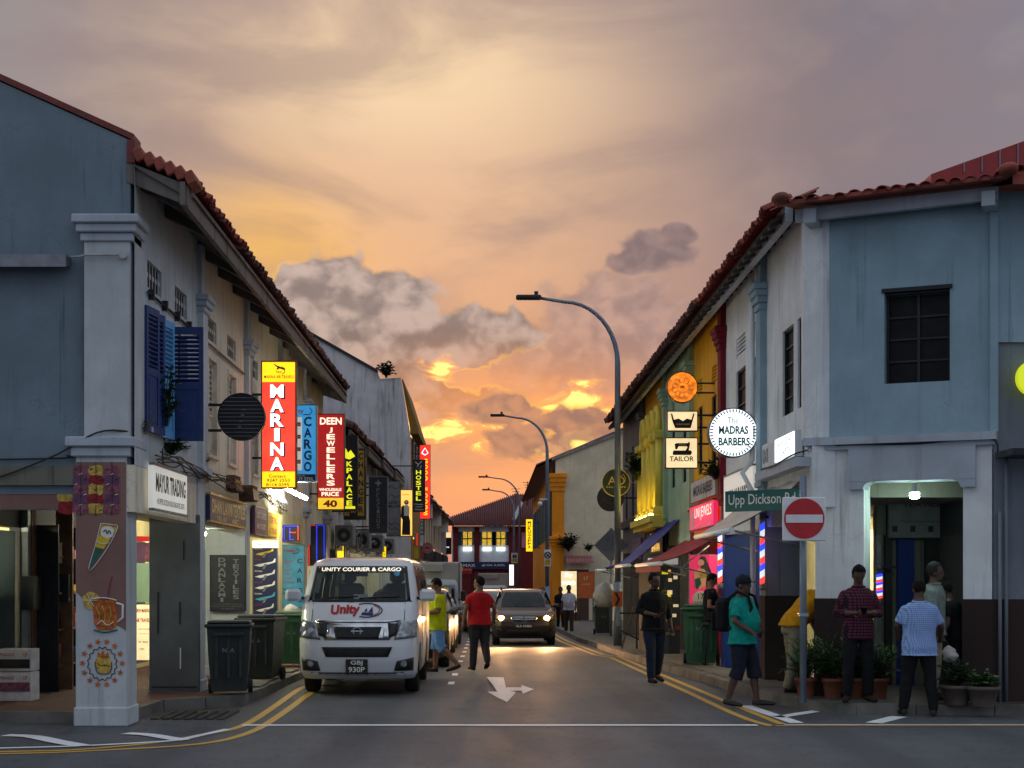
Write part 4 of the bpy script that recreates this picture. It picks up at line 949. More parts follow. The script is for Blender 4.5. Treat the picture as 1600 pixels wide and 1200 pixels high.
# doorway in the splay: two pillars and a beam with bracket ends
ua, ub = wu(1350), wu(1505)
for nm, a, b in (('pillar', -.02, ua), ('pillar', ub, Lc)):
    p = MB(); boxmp(p, mpc, a, b, .1, 3.34, 0, .45); po = p.build(nm, 'wall_white', rc)
    d_ = MB(); boxmp(d_, mpc, a-.012, b+.012, .1, 1.41, -.012, .46); d_.build('dado', 'wall_brown', po)
lb = MB(); boxmp(lb, mpc, ua-.18, ub+.16, 2.92, 3.34, -.09, .4); lbo = lb.build('lintel', 'trim_grey', rc)
for s, u in ((1, ua-.18), (-1, ub+.16)):
    k = MB(); pr = [(0, 2.92), (s*.30, 2.92)] + [(s*(.30-.12*sin(t)), 2.92-.1*(1-cos(t))) for t in (pi/6, pi/3, pi/2)] + [(0, 2.82)]
    k.prism(pr, lambda uu, z: mpc(u+uu, z, -.085), lambda uu, z: mpc(u+uu, z, .3)); k.build('bracket', 'trim_grey', lbo)
# eave over the splay with barrel tiles and a hip cap
e0 = A + nch*.62 - dch*.36; e1 = B + nch*.62 + dch*.25
ev = MB(); T = lambda p, z: (p.x, p.y, z)
ev.raw([T(e0, 6.45), T(e1, 6.51), T(B+dch*.2-nch*1.6, 6.8), T(A-dch*.2-nch*1.6, 6.8), T(e0, 6.5), T(e1, 6.56), T(B+dch*.2-nch*1.6, 6.9), T(A-dch*.2-nch*1.6, 6.9)], [(0, 1, 2, 3), (4, 5, 6, 7), (0, 1, 5, 4)]); ro = ev.build('roof', 'tile_red', rc)
eave_tiles(ro, T(e0-nch*(-.02), 6.455), T(e1+nch*.02, 6.515), (-nch.x, -nch.y, .18), 16, 'tile_red')
fb = MB(); q0 = A+nch*.28-dch*.22; q1 = B+nch*.28+dch*.1
fb.prism([(0, 6.30), (1, 6.34), (1, 6.5), (0, 6.46)], lambda t, z: T(q0+(q1-q0)*t, z), lambda t, z: T(q0+(q1-q0)*t-nch*.1, z)); fb.build('fascia', 'trim_grey', rc)
for t in (0.0, 1.0):
    b = MB(); p = A+(B-A)*t; b.prism([(-.08, 6.24), (.08, 6.24), (.08, 6.42), (-.08, 6.42)], lambda u, z: T(p+nch*.42+dch*u, z), lambda u, z: T(p+dch*u, z)); b.build('eave_beam', 'trim_grey', rc)
for p in ((3.74, 19.74, 6.54), (e1.x, e1.y+.02, 6.6)):
    b = MB(); b.ball(p, .12, .22, .085); b.build('hip_cap', 'tile_red', ro)
# front to the cross street
fr = MB(); fr.wall(lambda u, z, d: (u, 19.18+d, z), 6.28, 12, 4.62, 6.5, [], .2); fr.build('front_wall', 'wall_sky', rc)
fr = MB(); fr.wall(lambda u, z, d: (u, 19.22+d, z), 6.28, 12, 3.3, 4.62, [], .2); fr.build('front_wall', 'wall_slate', rc)
fr = MB(); fr.box(6.30, 6.75, 19.2, 19.7, .1, 3.3); fo = fr.build('pillar', 'wall_slate', rc); d_ = MB(); d_.box(6.29, 6.76, 19.19, 19.71, .1, 1.41); d_.build('dado', 'wall_brown', fo)
for x in (6.36, 6.44):
    p = MB(); p.tube([(x, 19.14, .1), (x, 19.14, 2.5 if x < 6.4 else 3.2)], .022, 8); p.build('drain_pipe', 'wall_slate', rc)
pj = MB(); pj.box(6.3, 9, 18.5, 19.15, 3.16, 3.24); pj.build('canopy', 'metal_dark', rc)
er = MB(); er.raw([(6.3, 18.5, 6.54), (12, 18.5, 6.54), (12, 21, 6.95), (6.3, 21, 6.95), (6.3, 18.5, 6.42), (12, 18.5, 6.42)], [(0, 1, 2, 3), (0, 1, 5, 4), (4, 5, 2, 3)]); er.build('roof', 'tile_red', rc)
eave_tiles(ro, (e1.x+.02, 18.46, 6.58), (8.3, 18.46, 6.58), (0, 1, .18), 11, 'tile_red')
rr = thing('steel_roof', 'bright red steel roof rising behind the right corner house', 'roof', (9, 25, 6)); b = MB(); y_ = 25.0; b.extr([(PX(1455, y_), PZ(272, y_)), (PX(1640, y_), PZ(206, y_)), (PX(1900, y_), PZ(206, y_)), (PX(1900, y_), 6), (PX(1455, y_), 6)], 'y', y_, y_+4); b.build('roof_sheet', 'roof_steel_red', rr)
for k in range(5): b = MB(); px_ = 1505+k*28; b.box(PX(px_, y_), PX(px_, y_)+.02, y_-.02, y_-.004, PZ(270, y_), PZ(272-(px_-1455)*.357, y_)); b.build('roof_seam', 'metal_grey', rr)
cj = MB(); cj.box(6.235, 6.335, 19.13, 19.4, 3.5, 6.45); cj.build('corner_pilaster', 'wall_sky', rc)
# walkway behind the splay: back wall, shop board, blue posts, shutter door
bw = MB(); bw.box(5.62, 12, 22.3, 22.5, .1, 2.9); bw.build('back_wall', 'interior', rc)
ce = MB(); ce.face([(4.3, 20.2, 2.95), (6.3, 19.4, 2.95), (12, 19.4, 2.95), (12, 22.3, 2.95), (4.3, 23, 2.95)]); ce.build('walkway_ceiling', 'interior', rc)
for x, m, w in ((5.6, 'metal_grey', .06), (5.72, 'black', .1), (5.9, 'deep_blue', .24), (6.3, 'black', .3), (6.62, 'wall_slate', .08)):
    b = MB(); b.box(x, x+w, 22.2, 22.28, .12, 2.3); b.build('door_panel', m, rc)
bp = MB(); bp.box(5.3, 5.58, 22.9, 23.2, .12, 2.7); bp.build('blue_post', 'deep_blue', rc)
sh_ = MB(); sh_.box(RBX-.02, RBX-.01, 23.2, 26.8, .9, 2.5); sh_.build('lit_shop_window', 'lit_cream', rc)
dp = MB(); dp.tube([(RX-.14, 23.75, 6.3), (RX-.14, 23.75, 3.5), (RX-.3, 23.7, 3.3), (RX-.14, 23.7, 3.0), (RX-.14, 23.7, .2)], .04, 8); dp.build('drain_pipe', 'wall_white', rc)
# yellow house with maroon pilasters
ry, hy = right_unit(27.3, 31.6, 'yellow shophouse with maroon pilasters beside the tailor sign', 'wall_yellow', 'deep_blue', 'wall_maroon', wins=2, z=(3.75, 5.1), ntile=16, tile='tile_brown', wm='shutter_teal', low='wall_yellow')
# pale green house
rg, hg = right_unit(31.6, 36.2, 'pale green shophouse with louvred windows above the blue awning', 'wall_green', 'wall_maroon', 'wall_green', wins=2, z=(3.75, 5.2), ntile=14, tile='tile_brown', wm='shutter_teal', low='wall_green')
# house with yellow lit columns
rl, hl = right_unit(36.2, 41.4, 'shophouse with floodlit yellow columns on its upper floor', 'wall_yellow', 'wall_ruin', 'wall_green', wins=3, z=(3.5, 5.2), vents=False, tile='tile_brown', wm='shutter_dark', low='wall_ruin', ntile=14)
for k in range(5):
    y = 36.5+k*1.12; p = MB(); x = RX-.16; p.tube([(x, y, 3.35), (x, y, 5.0)], [.11, .1], 12); p.box(x-.15, x+.15, y-.15, y+.15, 3.2, 3.38, .02); p.box(x-.15, x+.15, y-.15, y+.15, 5.0, 5.2, .03); p.build('column', 'column_yellow', rl)
    if k < 4:
        a = MB(); pr = [(y+.14+.42*(1-cos(t)), 5.2+.6*sin(t)) for t in [pi*j/8 for j in range(9)]]
        a.tube([(x, u, z) for u, z in pr], .07, 8); a.build('arch', 'column_yellow', rl)
lg = MB(); lg.box(RX-.42, RX, 36.25, 41.35, 3.02, 3.18); lg.box(RX-.34, RX, 36.25, 41.35, 2.9, 3.02); lg.build('balcony_ledge', 'column_yellow', rl)
for y in (37.05, 38.2, 39.3, 40.4):
    b = MB(); b.box(RX-.36, RX-.26, y-.06, y+.06, 3.182, 3.23); b.build('floodlight', 'column_lamp', rl)
# dark weathered house
rd, hd = right_unit(41.4, 48.2, 'dark weathered shophouse at the end of the near right row', 'wall_ruin', 'wall_ruin', 'wall_ruin', wins=3, z=(3.5, 5.0), vents=True, tile='tile_brown', wm='shutter_dark', ntile=16)
ew = MB(); ew.extr([(RX, 2.9), (RX, 6.6), (RX+5, 6.6+5*SL), (RX+5, -1), (RX, -1)], 'y', 48.2, 48.4); ew.build('end_wall', 'wall_ruin', rd)
for k in range(16):       # carved panels
    y = 41.9+.4*k; 
    b = MB(); b.box(RX-.12, RX-.0, y, y+.22, 3.2, 3.42); b.build('carved_panel', 'wall_ruin', rd)
# far right block: buff gable, orange corner pilaster
ro_ = thing('gable_shophouse', 'buff gabled shophouse with orange corner pilaster and pink awning', 'shophouse', (7, 80, gz(78))); gy2 = 74.0
PQ = lambda px, py: (PX(px, gy2), PZ(py, gy2))
gw = MB(); gw.extr([(PX(868, gy2), -1), PQ(868, 716), PQ(952, 684), PQ(1100, 630), (PX(1100, gy2), -1)], 'y', gy2, gy2+.3); gw.build('gable_wall', 'wall_buff', ro_)
cp = MB(); a, b = PQ(862, 720), PQ(1100, 628); cp.extr([a, (a[0], a[1]+.16), (b[0], b[1]+.16), b], 'y', gy2-.12, gy2+.4); cp.build('coping', 'tile_grey', ro_)
p = MB(); p.box(PX(863, gy2), PX(881, gy2), gy2-.14, gy2+.4, gz(74), PZ(745, gy2)); pp = p.build('corner_pilaster', 'wall_orange', ro_)
q = MB(); cap(q, PX(863, gy2), PX(881, gy2), gy2-.14, gy2+.4, PZ(768, gy2), PZ(740, gy2), 4, .14); q.build('capital', 'wall_orange', pp); q = MB(); cap(q, PX(862, gy2), PX(882, gy2), gy2-.14, gy2+.4, PZ(853, gy2), PZ(838, gy2), 3, .16); q.build('capital', 'wall_orange', pp)
fx = PX(864, gy2)
mb = MB(); mb.wall(mpR(fx), gy2+.4, 108, -1, 7.2, [(gy2+2+j*3.4, gy2+3.6+j*3.4, 3.7, 6.0) for j in range(9)], .2); mb.build('facade', 'wall_orange', ro_)
for j in range(9):
    w = MB(); w.box(fx-.12, fx-.04, gy2+1.3+j*3.4, gy2+2.2+j*3.4, 3.7, 6.0); w.build('shutter_leaf', 'shutter_teal', ro_)
    w = MB(); w.box(fx+.1, fx+.15, gy2+2+j*3.4, gy2+3.6+j*3.4, 3.7, 6.0); w.build('window', 'shutter_dark', ro_)
rf = MB(); roof_slab(rf, fx-.8, 7.15, fx+6, 7.15+6.8*.42, gy2-.1, 108, corr=.6, amp=.08); rf.build('roof', 'tile_brown', ro_)
aw = MB(); n = 9
for k in range(n):
    x = PX(884+k*(926-884)/n, gy2); x2 = PX(884+(k+.86)*(926-884)/n, gy2); aw.prism([(0, PZ(868, gy2)), (-.9, PZ(876, gy2)), (-.9, PZ(880, gy2)), (0, PZ(872, gy2))], lambda u, z: (x, gy2+u, z), lambda u, z: (x2, gy2+u, z))
aw.build('pink_awning', 'awning_pink', ro_)
dr = MB(); dr.box(PX(888, gy2), PX(920, gy2), gy2-.03, gy2-.004, gz(74), PZ(890, gy2)); dr.build('door', 'brown', ro_)
# far red-roofed house closing the view
yf = 114.0; fh = thing('red_roofed_house', 'red tiled corner house with lit shuttered windows closing the street', 'shophouse', (0, yf+4, gz(100))); Q = lambda px, py: (PX(px, yf), PZ(py, yf))
X0, X1 = PX(706, yf), PX(868, yf); zE = PZ(822, yf)
wins = [(PX(a, yf), PX(b, yf), PZ(852, yf), PZ(831, yf)) for a, b in ((722, 739), (752, 770), (774, 791))]
mb = MB(); mb.wall(lambda u, z, d: (u, yf+d, z), X0, X1, PZ(880, yf), zE, wins, .2); mb.build('front_wall', 'wall_white', fh)
for a, b, z0, z1 in wins:
    w = MB(); w.face([(a, yf+.19, z0), (b, yf+.19, z0), (b, yf+.19, z1), (a, yf+.19, z1)]); wo_ = w.build('window', 'lit_window', fh)
    f = MB(); t = .07
    for k in range(3): x = a+(b-a-t)*k/2; f.box(x, x+t, yf+.1, yf+.17, z0, z1)
    f.box(a, b, yf+.11, yf+.16, (z0+z1)/2-.04, (z0+z1)/2+.04); f.build('window_frame', 'black', wo_)
    for x in (a-.28, b+.02):
        s_ = MB(); s_.box(x, x+.26, yf-.1, yf-.03, z0, z1); s_.build('shutter_leaf', 'shutter_dark', fh)
    sg = MB(); sg.box((a+b)/2-.32, (a+b)/2+.32, yf-.14, yf-.05, PZ(861, yf), PZ(855, yf)); so = sg.build('lit_name_plate', 'lit_cool', fh)
for px_ in (708, 741, 795):
    p = MB(); p.box(PX(px_, yf), PX(px_+8, yf), yf-.16, yf-.005, gz(100)-.2, zE-.1); p.build('pilaster', 'wall_red', fh)
mp_ = MB(); mp_.box(PX(803, yf), PX(870, yf), yf-.2, yf-.006, -1, zE-.05); mp_.build('maroon_bay', 'wall_red', fh)
mp_ = MB(); mp_.box(PX(815, yf), PX(822, yf), yf-.3, yf-.21, PZ(856, yf), PZ(832, yf)); mp_.build('window', 'pink', fh)
lo = MB(); lo.box(X0, X1, yf+.02, yf+.2, -1.5, PZ(889, yf)); lo.build('shop_front', 'wall_red', fh)
sb = MB(); sb.box(PX(708, yf), PX(796, yf), yf-.35, yf-.17, PZ(889, yf), PZ(878, yf)); sbo = sb.build('shop_board', 'navy', fh)
lettering(sbo, 'ink_pale', [('EY\u2022MAX', (PX(727, yf), yf-.36, PZ(883.5, yf)), 1.5, .22), ('aJl-OA A.ROL', (PX(771, yf), yf-.36, PZ(883.5, yf)), 1.75, .2)])
rf = MB(); E0, E1 = Q(668, 822), Q(880, 822); ridge = PZ(768, yf); xa = PX(806, yf); d = 4.2
rf.raw([(E0[0], yf-.9, zE), (E1[0], yf-.9, zE), (E1[0], yf+d, ridge), (xa, yf+d, ridge), (E0[0], yf+9, zE)], [(0, 1, 2, 3), (0, 3, 4)]); ro = rf.build('roof', 'tile_maroon', fh)
for k in range(64):
    t = (k+.5)/64; x = E0[0]+(E1[0]-E0[0])*t; tt = min(1, max(.03, (x-E0[0])/(xa-E0[0])))
    b = MB(); b.tube([(x, yf-.92, zE+.03), (x, yf-.9+(d+.9)*tt, zE+.05+(ridge-zE)*tt)], .055, 5); b.build('tile_roll', 'tile_maroon', ro)
wg = MB(); wg.raw([(*Q(800, 812)[:1], yf-.95, PZ(812, yf)), (PX(812, yf), yf-.95, PZ(785, yf)), (PX(818, yf), yf-.95, PZ(784, yf)), (PX(806, yf), yf-.95, PZ(812, yf)), (PX(800, yf), yf-.6, PZ(812, yf)), (PX(812, yf), yf-.6, PZ(785, yf)), (PX(818, yf), yf-.6, PZ(784, yf)), (PX(806, yf), yf-.6, PZ(812, yf))], [(0, 1, 2, 3), (4, 5, 6, 7), (0, 1, 5, 4), (1, 2, 6, 5), (2, 3, 7, 6)]); wg.build('ridge_flashing', 'white', fh)
# buildings behind
bb = thing('distant_block', 'distant blue grey gabled roof behind the red roofed house', 'building', (0, 160, 0)); yb = 160.0
b = MB(); b.extr([(PX(755, yb), -2), (PX(755, yb), PZ(792, yb)), (PX(768, yb), PZ(786, yb)), (PX(785, yb), PZ(792, yb)), (PX(785, yb), -2)], 'y', yb, yb+12); b.build('wall', 'wall_sky', bb)
# ---------------------------------------------------------------- signs
def box_sign(name, label, px0, py0, px1, py1, y, face, frame='metal_dark', depth=.16, wallx=None, brk=(.12, .88), cat='sign', t=None, rim=True):
    x0, x1, z0, z1 = PX(px0, y), PX(px1, y), PZ(py1, y), PZ(py0, y); t = t or .03
    r = thing(name, label, cat, ((x0+x1)/2, y, z0))
    b = MB(); b.box(x0, x1, y, y+depth, z0, z1, .008); b.build('sign_case', frame, r)
    f = MB(); f.box(x0+t*.6, x1-t*.6, y-.012, y-.001, z0+t*.6, z1-t*.6); f.build('sign_face', face, r)
    if rim:
        for a in ((x0, x0+t*.55, z0, z1), (x1-t*.55, x1, z0, z1), (x0+t*.56, x1-t*.56, z0, z0+t*.55), (x0+t*.56, x1-t*.56, z1-t*.55, z1)):
            k = MB(); k.box(a[0], a[1], y-.02, y-.0005, a[2], a[3]); k.build('sign_rim', frame, r)
    if wallx is not None:
        e = x0 if wallx < x0 else x1
        for q in brk:
            z = z0+(z1-z0)*q; k = MB(); k.box(min(e, wallx), max(e, wallx), y+depth*.3, y+depth*.3+.035, z-.018, z+.018); k.build('bracket_arm', 'metal_dark', r)
    return r
class Face:
    def __init__(s, r, y): s.r = r; s.y = y
    def p(s, px, py, d=.016): return (PX(px, s.y), s.y-d, PZ(py, s.y))
    def band(s, px0, py0, px1, py1, m, d=.0155, nm='sign_band', label=None):
        b = MB(); b.box(PX(px0, s.y), PX(px1, s.y), s.y-d, s.y-.0125, PZ(py1, s.y), PZ(py0, s.y)); return b.build(nm, m, s.r, label=label)
    def text(s, m, rows, nm='lettering', d=.018, bold=.012):      # rows: (text, px, py, w px, h px)
        k = s.y/F; return lettering(s.r, m, [(t_, s.p(px, py, d), w*k if w else None, h*k, (b[0] if b else bold)) for t_, px, py, w, h, *b in rows], name=nm)
    def col(s, m, txt, px, py0, py1, h, w=None, nm='lettering', d=.018, bold=.02):
        n = len(txt); return s.text(m, [(ch, px, py0+(py1-py0)*(i+.5)/n, (w*(.4 if ch in 'IJ1' else 1)) if w else None, h) for i, ch in enumerate(txt) if ch != ' '], nm, d, bold)
    def poly(s, pts, m, d=.018, nm='emblem'):
        b = MB(); b.prism([(PX(a, s.y), PZ(b_, s.y)) for a, b_ in pts], lambda u, w: (u, s.y-d, w), lambda u, w: (u, s.y-d+.003, w)); return b.build(nm, m, s.r)
    def disc(s, px, py, r, m, d=.018, nm='emblem'):
        b = MB(); b.disc((PX(px, s.y), s.y-d, PZ(py, s.y)), r*s.y/F, (0, -1, 0), .003, 30); return b.build(nm, m, s.r)
    def wire(s, pts, m, w=.8, d=.02, nm='emblem'):
        b = MB(); b.tube([(PX(a, s.y), s.y-d, PZ(b_, s.y)) for a, b_ in pts], w*s.y/F, 5); return b.build(nm, m, s.r)
def wall_sign(name, label, side, wx, y0, y1, z0, z1, m, th=.06, cat='sign', frame=None):
    """flat board on a street front; side 'E' on the left-hand houses, 'W' on the right-hand ones"""
    r = thing(name, label, cat, (wx, (y0+y1)/2, z0)); s = 1 if side == 'E' else -1
    b = MB(); b.box(wx, wx+s*th, y0, y1, z0, z1, .006); b.build('sign_board', m, r)
    if frame:
        for a in ((y0, y1, z1-.03, z1), (y0, y1, z0, z0+.03)):
            k = MB(); k.box(wx+s*.01, wx+s*(th+.012), a[0]-.01, a[1]+.01, a[2], a[3]); k.build('sign_rim', frame, r)
    return r, wx+s*(th+.004)
# --- left side, hanging over the street
y = 21.6; r = thing('round_sign', 'unlit round dark slatted sign on two arms beside blue shutter', 'sign', (PX(377, y), y, PZ(687, y)))
b = MB(); b.disc((PX(377, y), y, PZ(651, y)), 36*y/F, (0, -1, 0), .12, 48); b.build('sign_disc', 'metal_dark', r)
b = MB(); b.ring((PX(377, y), y-.015, PZ(651, y)), 35.2*y/F, 37*y/F, (0, -1, 0), .14, 48); b.build('sign_rim', 'black', r)
for k in range(11):
    z = -30+6*k; w = sqrt(max(0, 35**2-z*z)); b = MB(); b.box(PX(377-w, y), PX(377+w, y), y-.012, y-.001, PZ(651+z+.9, y), PZ(651+z, y)); b.build('slat', 'grey', r)
for py in (632, 672): b = MB(); b.box(WX, PX(345, y), y+.04, y+.08, PZ(py+2, y), PZ(py-2, y)); b.build('bracket_arm', 'black', r)
for k in range(4): b = MB(); b.box(PX(372+k*2.4, y), PX(377+k*2.4, y), y-.02, y-.013, PZ(668-k*9, y), PZ(666-k*9, y)); b.build('worn_patch', 'ink_grey', r)

y = 25.3; r = box_sign('travel_sign', 'tall lit red and yellow MARINA air travel sign', 408, 564, 463, 763, y, 'lit_marina', wallx=WX, brk=(.24, .74)); f = Face(r, y)
f.band(410, 566, 461, 597, 'lit_yellow'); f.band(410, 737, 461, 761, 'lit_yellow')
f.col('ink_navy', 'MARINA', 434.5, 602, 737, 21.5, 23, 'letter_shadow', .017, .05); f.col('ink_white', 'MARINA', 433, 600, 736, 20.5, 21, 'lettering', .0205, .035)
f.text('ink_red', [('MARINA AIR TRAVELS', 436, 589, 46, 5), ('New', 436, 581, 9, 4)]); f.text('ink_navy', [('Contact:', 434, 744, 27, 5), ('9247 2553', 435, 750.5, 36, 5), ('8114 0395', 434, 757.5, 36, 5)])
f.poly([(428, 568), (432, 571), (440, 574), (446, 577), (445, 578.5), (437, 576), (433, 578), (432, 576.5), (434, 574.5), (429, 571)], 'ink_navy', nm='plane_emblem'); f.wire([(440, 573), (445, 576), (445, 582), (441, 585)], 'ink_navy', .6)

y = 27.6; r = box_sign('cargo_sign', 'blue CARGO courier light box half hidden behind the red travel sign', 447, 632, 495, 753, y, 'lit_blue', 'metal_grey', wallx=WX, brk=(.2, .8)); f = Face(r, y)
f.band(449, 741, 493, 751, 'navy'); f.band(449, 652, 472, 735, 'dim_white'); f.col('ink_navy', 'CARGO', 481, 650, 738, 15, 12, bold=.03)
f.text('ink_pale', [('CALL US', 470, 743.2, 12, 2.6), ('9239 3396', 474, 748, 30, 5)]); f.text('ink_red', [('Unity', 462, 643, 26, 9)]); f.wire([(474, 648), (484, 648), (488, 643), (484, 637)], 'ink_navy', .7)
for k in range(4):
    b = f.band(455, 660+k*19.5, 470, 666+k*19.5, 'ink_red', .018); f.text('ink_pale', [(('Sender', 'Cargo', 'Cargo', 'Mail')[k], 463, 663+k*19.5, 11, 3)], d=.021)

y = 33.4; r = box_sign('jewellers_sign', 'tall dark red DEEN JEWELLERS sign with yellow 40 panel', 495.5, 646.5, 538.5, 797, y, 'dim_red', wallx=WX, brk=(.17, .83)); f = Face(r, y)
f.band(497, 778, 537, 795.5, 'dim_yellow'); f.text('ink_lit', [('DEEN', 517, 658, 34, 11), ('WHOLESALE', 516, 765, 35, 4.6), ('PRICE', 516, 772, 27, 6.5)], bold=.03); f.col('ink_lit', 'JEWELLERS', 517, 667, 760, 8.3, 13, bold=.03); f.text('ink_red', [('40', 516, 787, 22, 11, .04)])

y = 36.4; r = box_sign('palace_sign', 'black sign with yellow crown and vertical KPALACE lettering', 530, 680, 559, 797, y, 'black', wallx=WX); f = Face(r, y)
f.poly([(537, 715), (540, 700), (544, 708), (548, 703), (555, 713), (546, 718)], 'lit_neon_y'); f.col('lit_neon_y', 'KPALACE', 546, 720, 791, 8, 9, bold=.03); f.band(538, 791, 555, 795, 'lit_neon_y')
y = 37.6; r = box_sign('changer_sign', 'black and gold money CHANGER sign, letters stacked in gold frame', 537, 701, 571.5, 812, y, 'black', wallx=WX); f = Face(r, y)
f.band(559, 704, 569, 806, 'gold', .0145); f.col('ink_black', 'CHANGER', 564, 706, 803, 10, 7.5, bold=.03); f.band(536, 800, 546, 806, 'gold', .0145); f.text('ink_gold', [('VV', 552, 800, 9, 4)])
y = 40.5; r = box_sign('script_sign', 'black vertical sign with thin silver script, unlit', 576, 744.5, 606, 833.5, y, 'board_dark', 'grey', wallx=-3.8); f = Face(r, y)
f.col('ink_grey', 'Precious', 591, 762, 826, 7, 5, bold=-.005); f.poly([(591, 749), (593, 753), (597, 755), (593, 757), (591, 761), (589, 757), (585, 755), (589, 753)], 'ink_grey')
y = 42.2; r = box_sign('grey_sign', 'grey patterned vertical sign reading LUCKY MILLION', 604, 751, 626, 838, y, 'grey', wallx=-3.7); f = Face(r, y); f.text('ink_black', [('LUCKY', 615, 785, 17, 4), ('MILLION', 616, 791, 19, 4)], bold=.03)
for k in range(5): f.wire([(607, 762+k*14 if k < 2 else 800+k*8), (612, 758+k*14 if k < 2 else 804+k*8), (618, 764+k*14 if k < 2 else 800+k*8), (624, 760+k*14 if k < 2 else 805+k*8)], 'ink_black', .4)
y = 44.6; r = box_sign('fashion_panel', 'lit panel picturing a standing figure in black and white clothes', 625, 765, 645, 838, y, 'lit_warm', 'brown', wallx=-3.7); f = Face(r, y)
f.poly([(628, 836), (629, 812), (631, 806), (639, 806), (641, 814), (641, 836)], 'ink_black', nm='picture_skirt'); f.poly([(629, 806), (630, 792), (633, 789), (637, 789), (640, 793), (639.5, 806)], 'ink_pale', .0182, 'picture_shirt'); f.poly([(626.5, 808), (627, 792), (631, 789), (631.5, 806), (629, 812)], 'ink_black', .0215, 'picture_coat'); f.disc(635, 785, 3.6, 'ink_black', nm='picture_scarf'); f.disc(635, 784.5, 1.9, 'ink_pale', .0215, 'picture_face'); f.text('ink_red', [('AARIKA', 634, 773, 13, 1.8)])
y = 50.0; r = box_sign('hostel_sign', 'black HOSTEL sign with pale yellow letters under a white monogram', 645, 718, 664.5, 800, y, 'black', 'metal_dark', wallx=-3.6); f = Face(r, y)
f.col('lit_neon_y', 'HOSTEL', 654, 734, 783, 6.4, 8, bold=.02); f.wire([(649, 722), (654, 726), (659, 721)], 'ink_pale', .6); f.wire([(654, 726), (651, 731), (656, 733), (658, 728)], 'ink_pale', .6); f.text('ink_pale', [('7 Wonders', 654, 788, 14, 2.2), ('Upper', 655, 792, 11, 2.2), ('Dickson', 655, 796, 13, 2.2)])
y = 56.0; r = box_sign('food_sign', 'tall glowing orange red sign with yellow vertical letters by tall house', 655.5, 695, 672.5, 811, y, 'lit_red', wallx=-3.0); f = Face(r, y)
f.wire([(659, 708), (664, 700), (669, 708), (664, 711), (659, 708)], 'ink_white', .7); f.col('lit_yellow', 'GOOD FOODS', 665, 716, 806, 7, 6.5, bold=.03)
y = 60; r = box_sign('neon_sign', 'small yellow and red neon sign above the parking sign', 645, 832, 653, 866, y, 'lit_red', wallx=-2.9); f = Face(r, y); f.poly([(645.5, 832.5), (649, 833), (649, 852), (645.5, 850)], 'lit_yellow', .02)
y = 58; r = box_sign('parking_sign', 'yellow sign with white P on black disc above the truck', 629, 853, 655, 874, y, 'yellow', 'wall_red' and 'metal_dark', wallx=-3.1); f = Face(r, y); f.disc(639, 864, 7.5, 'ink_black', .0185); f.text('ink_pale', [('P', 639, 864, 6, 9)], d=.022)
y = 63; r = thing('orange_round_sign', 'round pinkish orange sign with dark ring above the box truck', 'sign', (PX(668, y), y, PZ(864, y))); f = Face(r, y)
b = MB(); b.disc((PX(668, y), y, PZ(856, y)), 8.6*y/F, (0, -1, 0), .12, 36); b.build('sign_disc', 'awning_pink', r); b = MB(); b.ring((PX(668, y), y-.01, PZ(856, y)), 6*y/F, 6.6*y/F, (0, -1, 0), .008, 36); b.build('sign_ring', 'brown', r); f.text('ink_black', [('INK', 668, 856, 7, 3, .05)], d=.01); b = MB(); b.box(-3.2, PX(668, y), y+.05, y+.1, PZ(857, y), PZ(855, y)); b.build('bracket_arm', 'metal_dark', r)
y = 104; r = box_sign('style_sign', 'black STYLE EXPRESS sign with cream lamp box on top', 695, 831, 705.5, 866, y, 'black', 'black', wallx=-3.2); f = Face(r, y); f.band(695.5, 831.5, 705, 840, 'lit_cream', .05); f.text('ink_white', [('STYLE', 698, 855, None, 2)], d=.03)
lettering(r, 'ink_white', [('EXPRESS', f.p(702.6, 853, .06), .9, .13)], ax=(Vector((0, 0, 1)), Vector((0, -1, 0))), name='lettering')
r = box_sign('red_board', 'dark red lit board above the yellow parking sign', 622, 843, 648, 851, 57, 'dim_red', wallx=-3.1); f = Face(r, 57); f.band(617+6, 839.5, 647, 842.5, 'lit_warm', .03)
r = box_sign('vertical_board', 'pale grey board with stacked dark letters on far left front', 655, 808, 663, 836, 64, 'grey', wallx=-3.2); f = Face(r, 64); f.col('ink_pale', 'AIMA', 659, 810, 834, 4, 4)
# --- left side, boards and posters at street level
r, x = wall_sign('trading_board', 'white MAYUR TRADING board above the grey metal panel', 'E', WX+.03, 17.85, 19.85, 2.46, 3.02, 'dim_white', frame='metal_grey')
lettering(r, 'ink_black', [('MAYUR TRADING', (x, 18.86, 2.80), 1.75, .22, .03), ('40 UPPER DICKSON ROAD SINGAPORE 207472', (x, 18.86, 2.58), 1.6, .07)], 'E')
r, x = wall_sign('textile_board', 'blue DHAN LAXMI TEXTILES board with gold letters', 'E', WX+.03, 21.5, 24.7, 2.46, 2.88, 'navy', frame='gold')
lettering(r, 'ink_gold', [('DHAN LAXMI TEXTILES', (x, 23.1, 2.7), 2.9, .2, .02), ('TEL 62', (x, 22.4, 2.54), .8, .06), ('ABC', (x, 23.6, 2.54), .6, .08)], 'E')
r, x = wall_sign('money_board', 'purple shop board under the tangled cables', 'E', WX+.03, 25.6, 27.0, 2.4, 2.9, 'purple', frame='metal_grey'); lettering(r, 'ink_pale', [('CARGO SERVICE', (x, 26.3, 2.74), 1.1, .1), ('AIR TICKET', (x, 26.3, 2.56), 1.0, .09)], 'E')
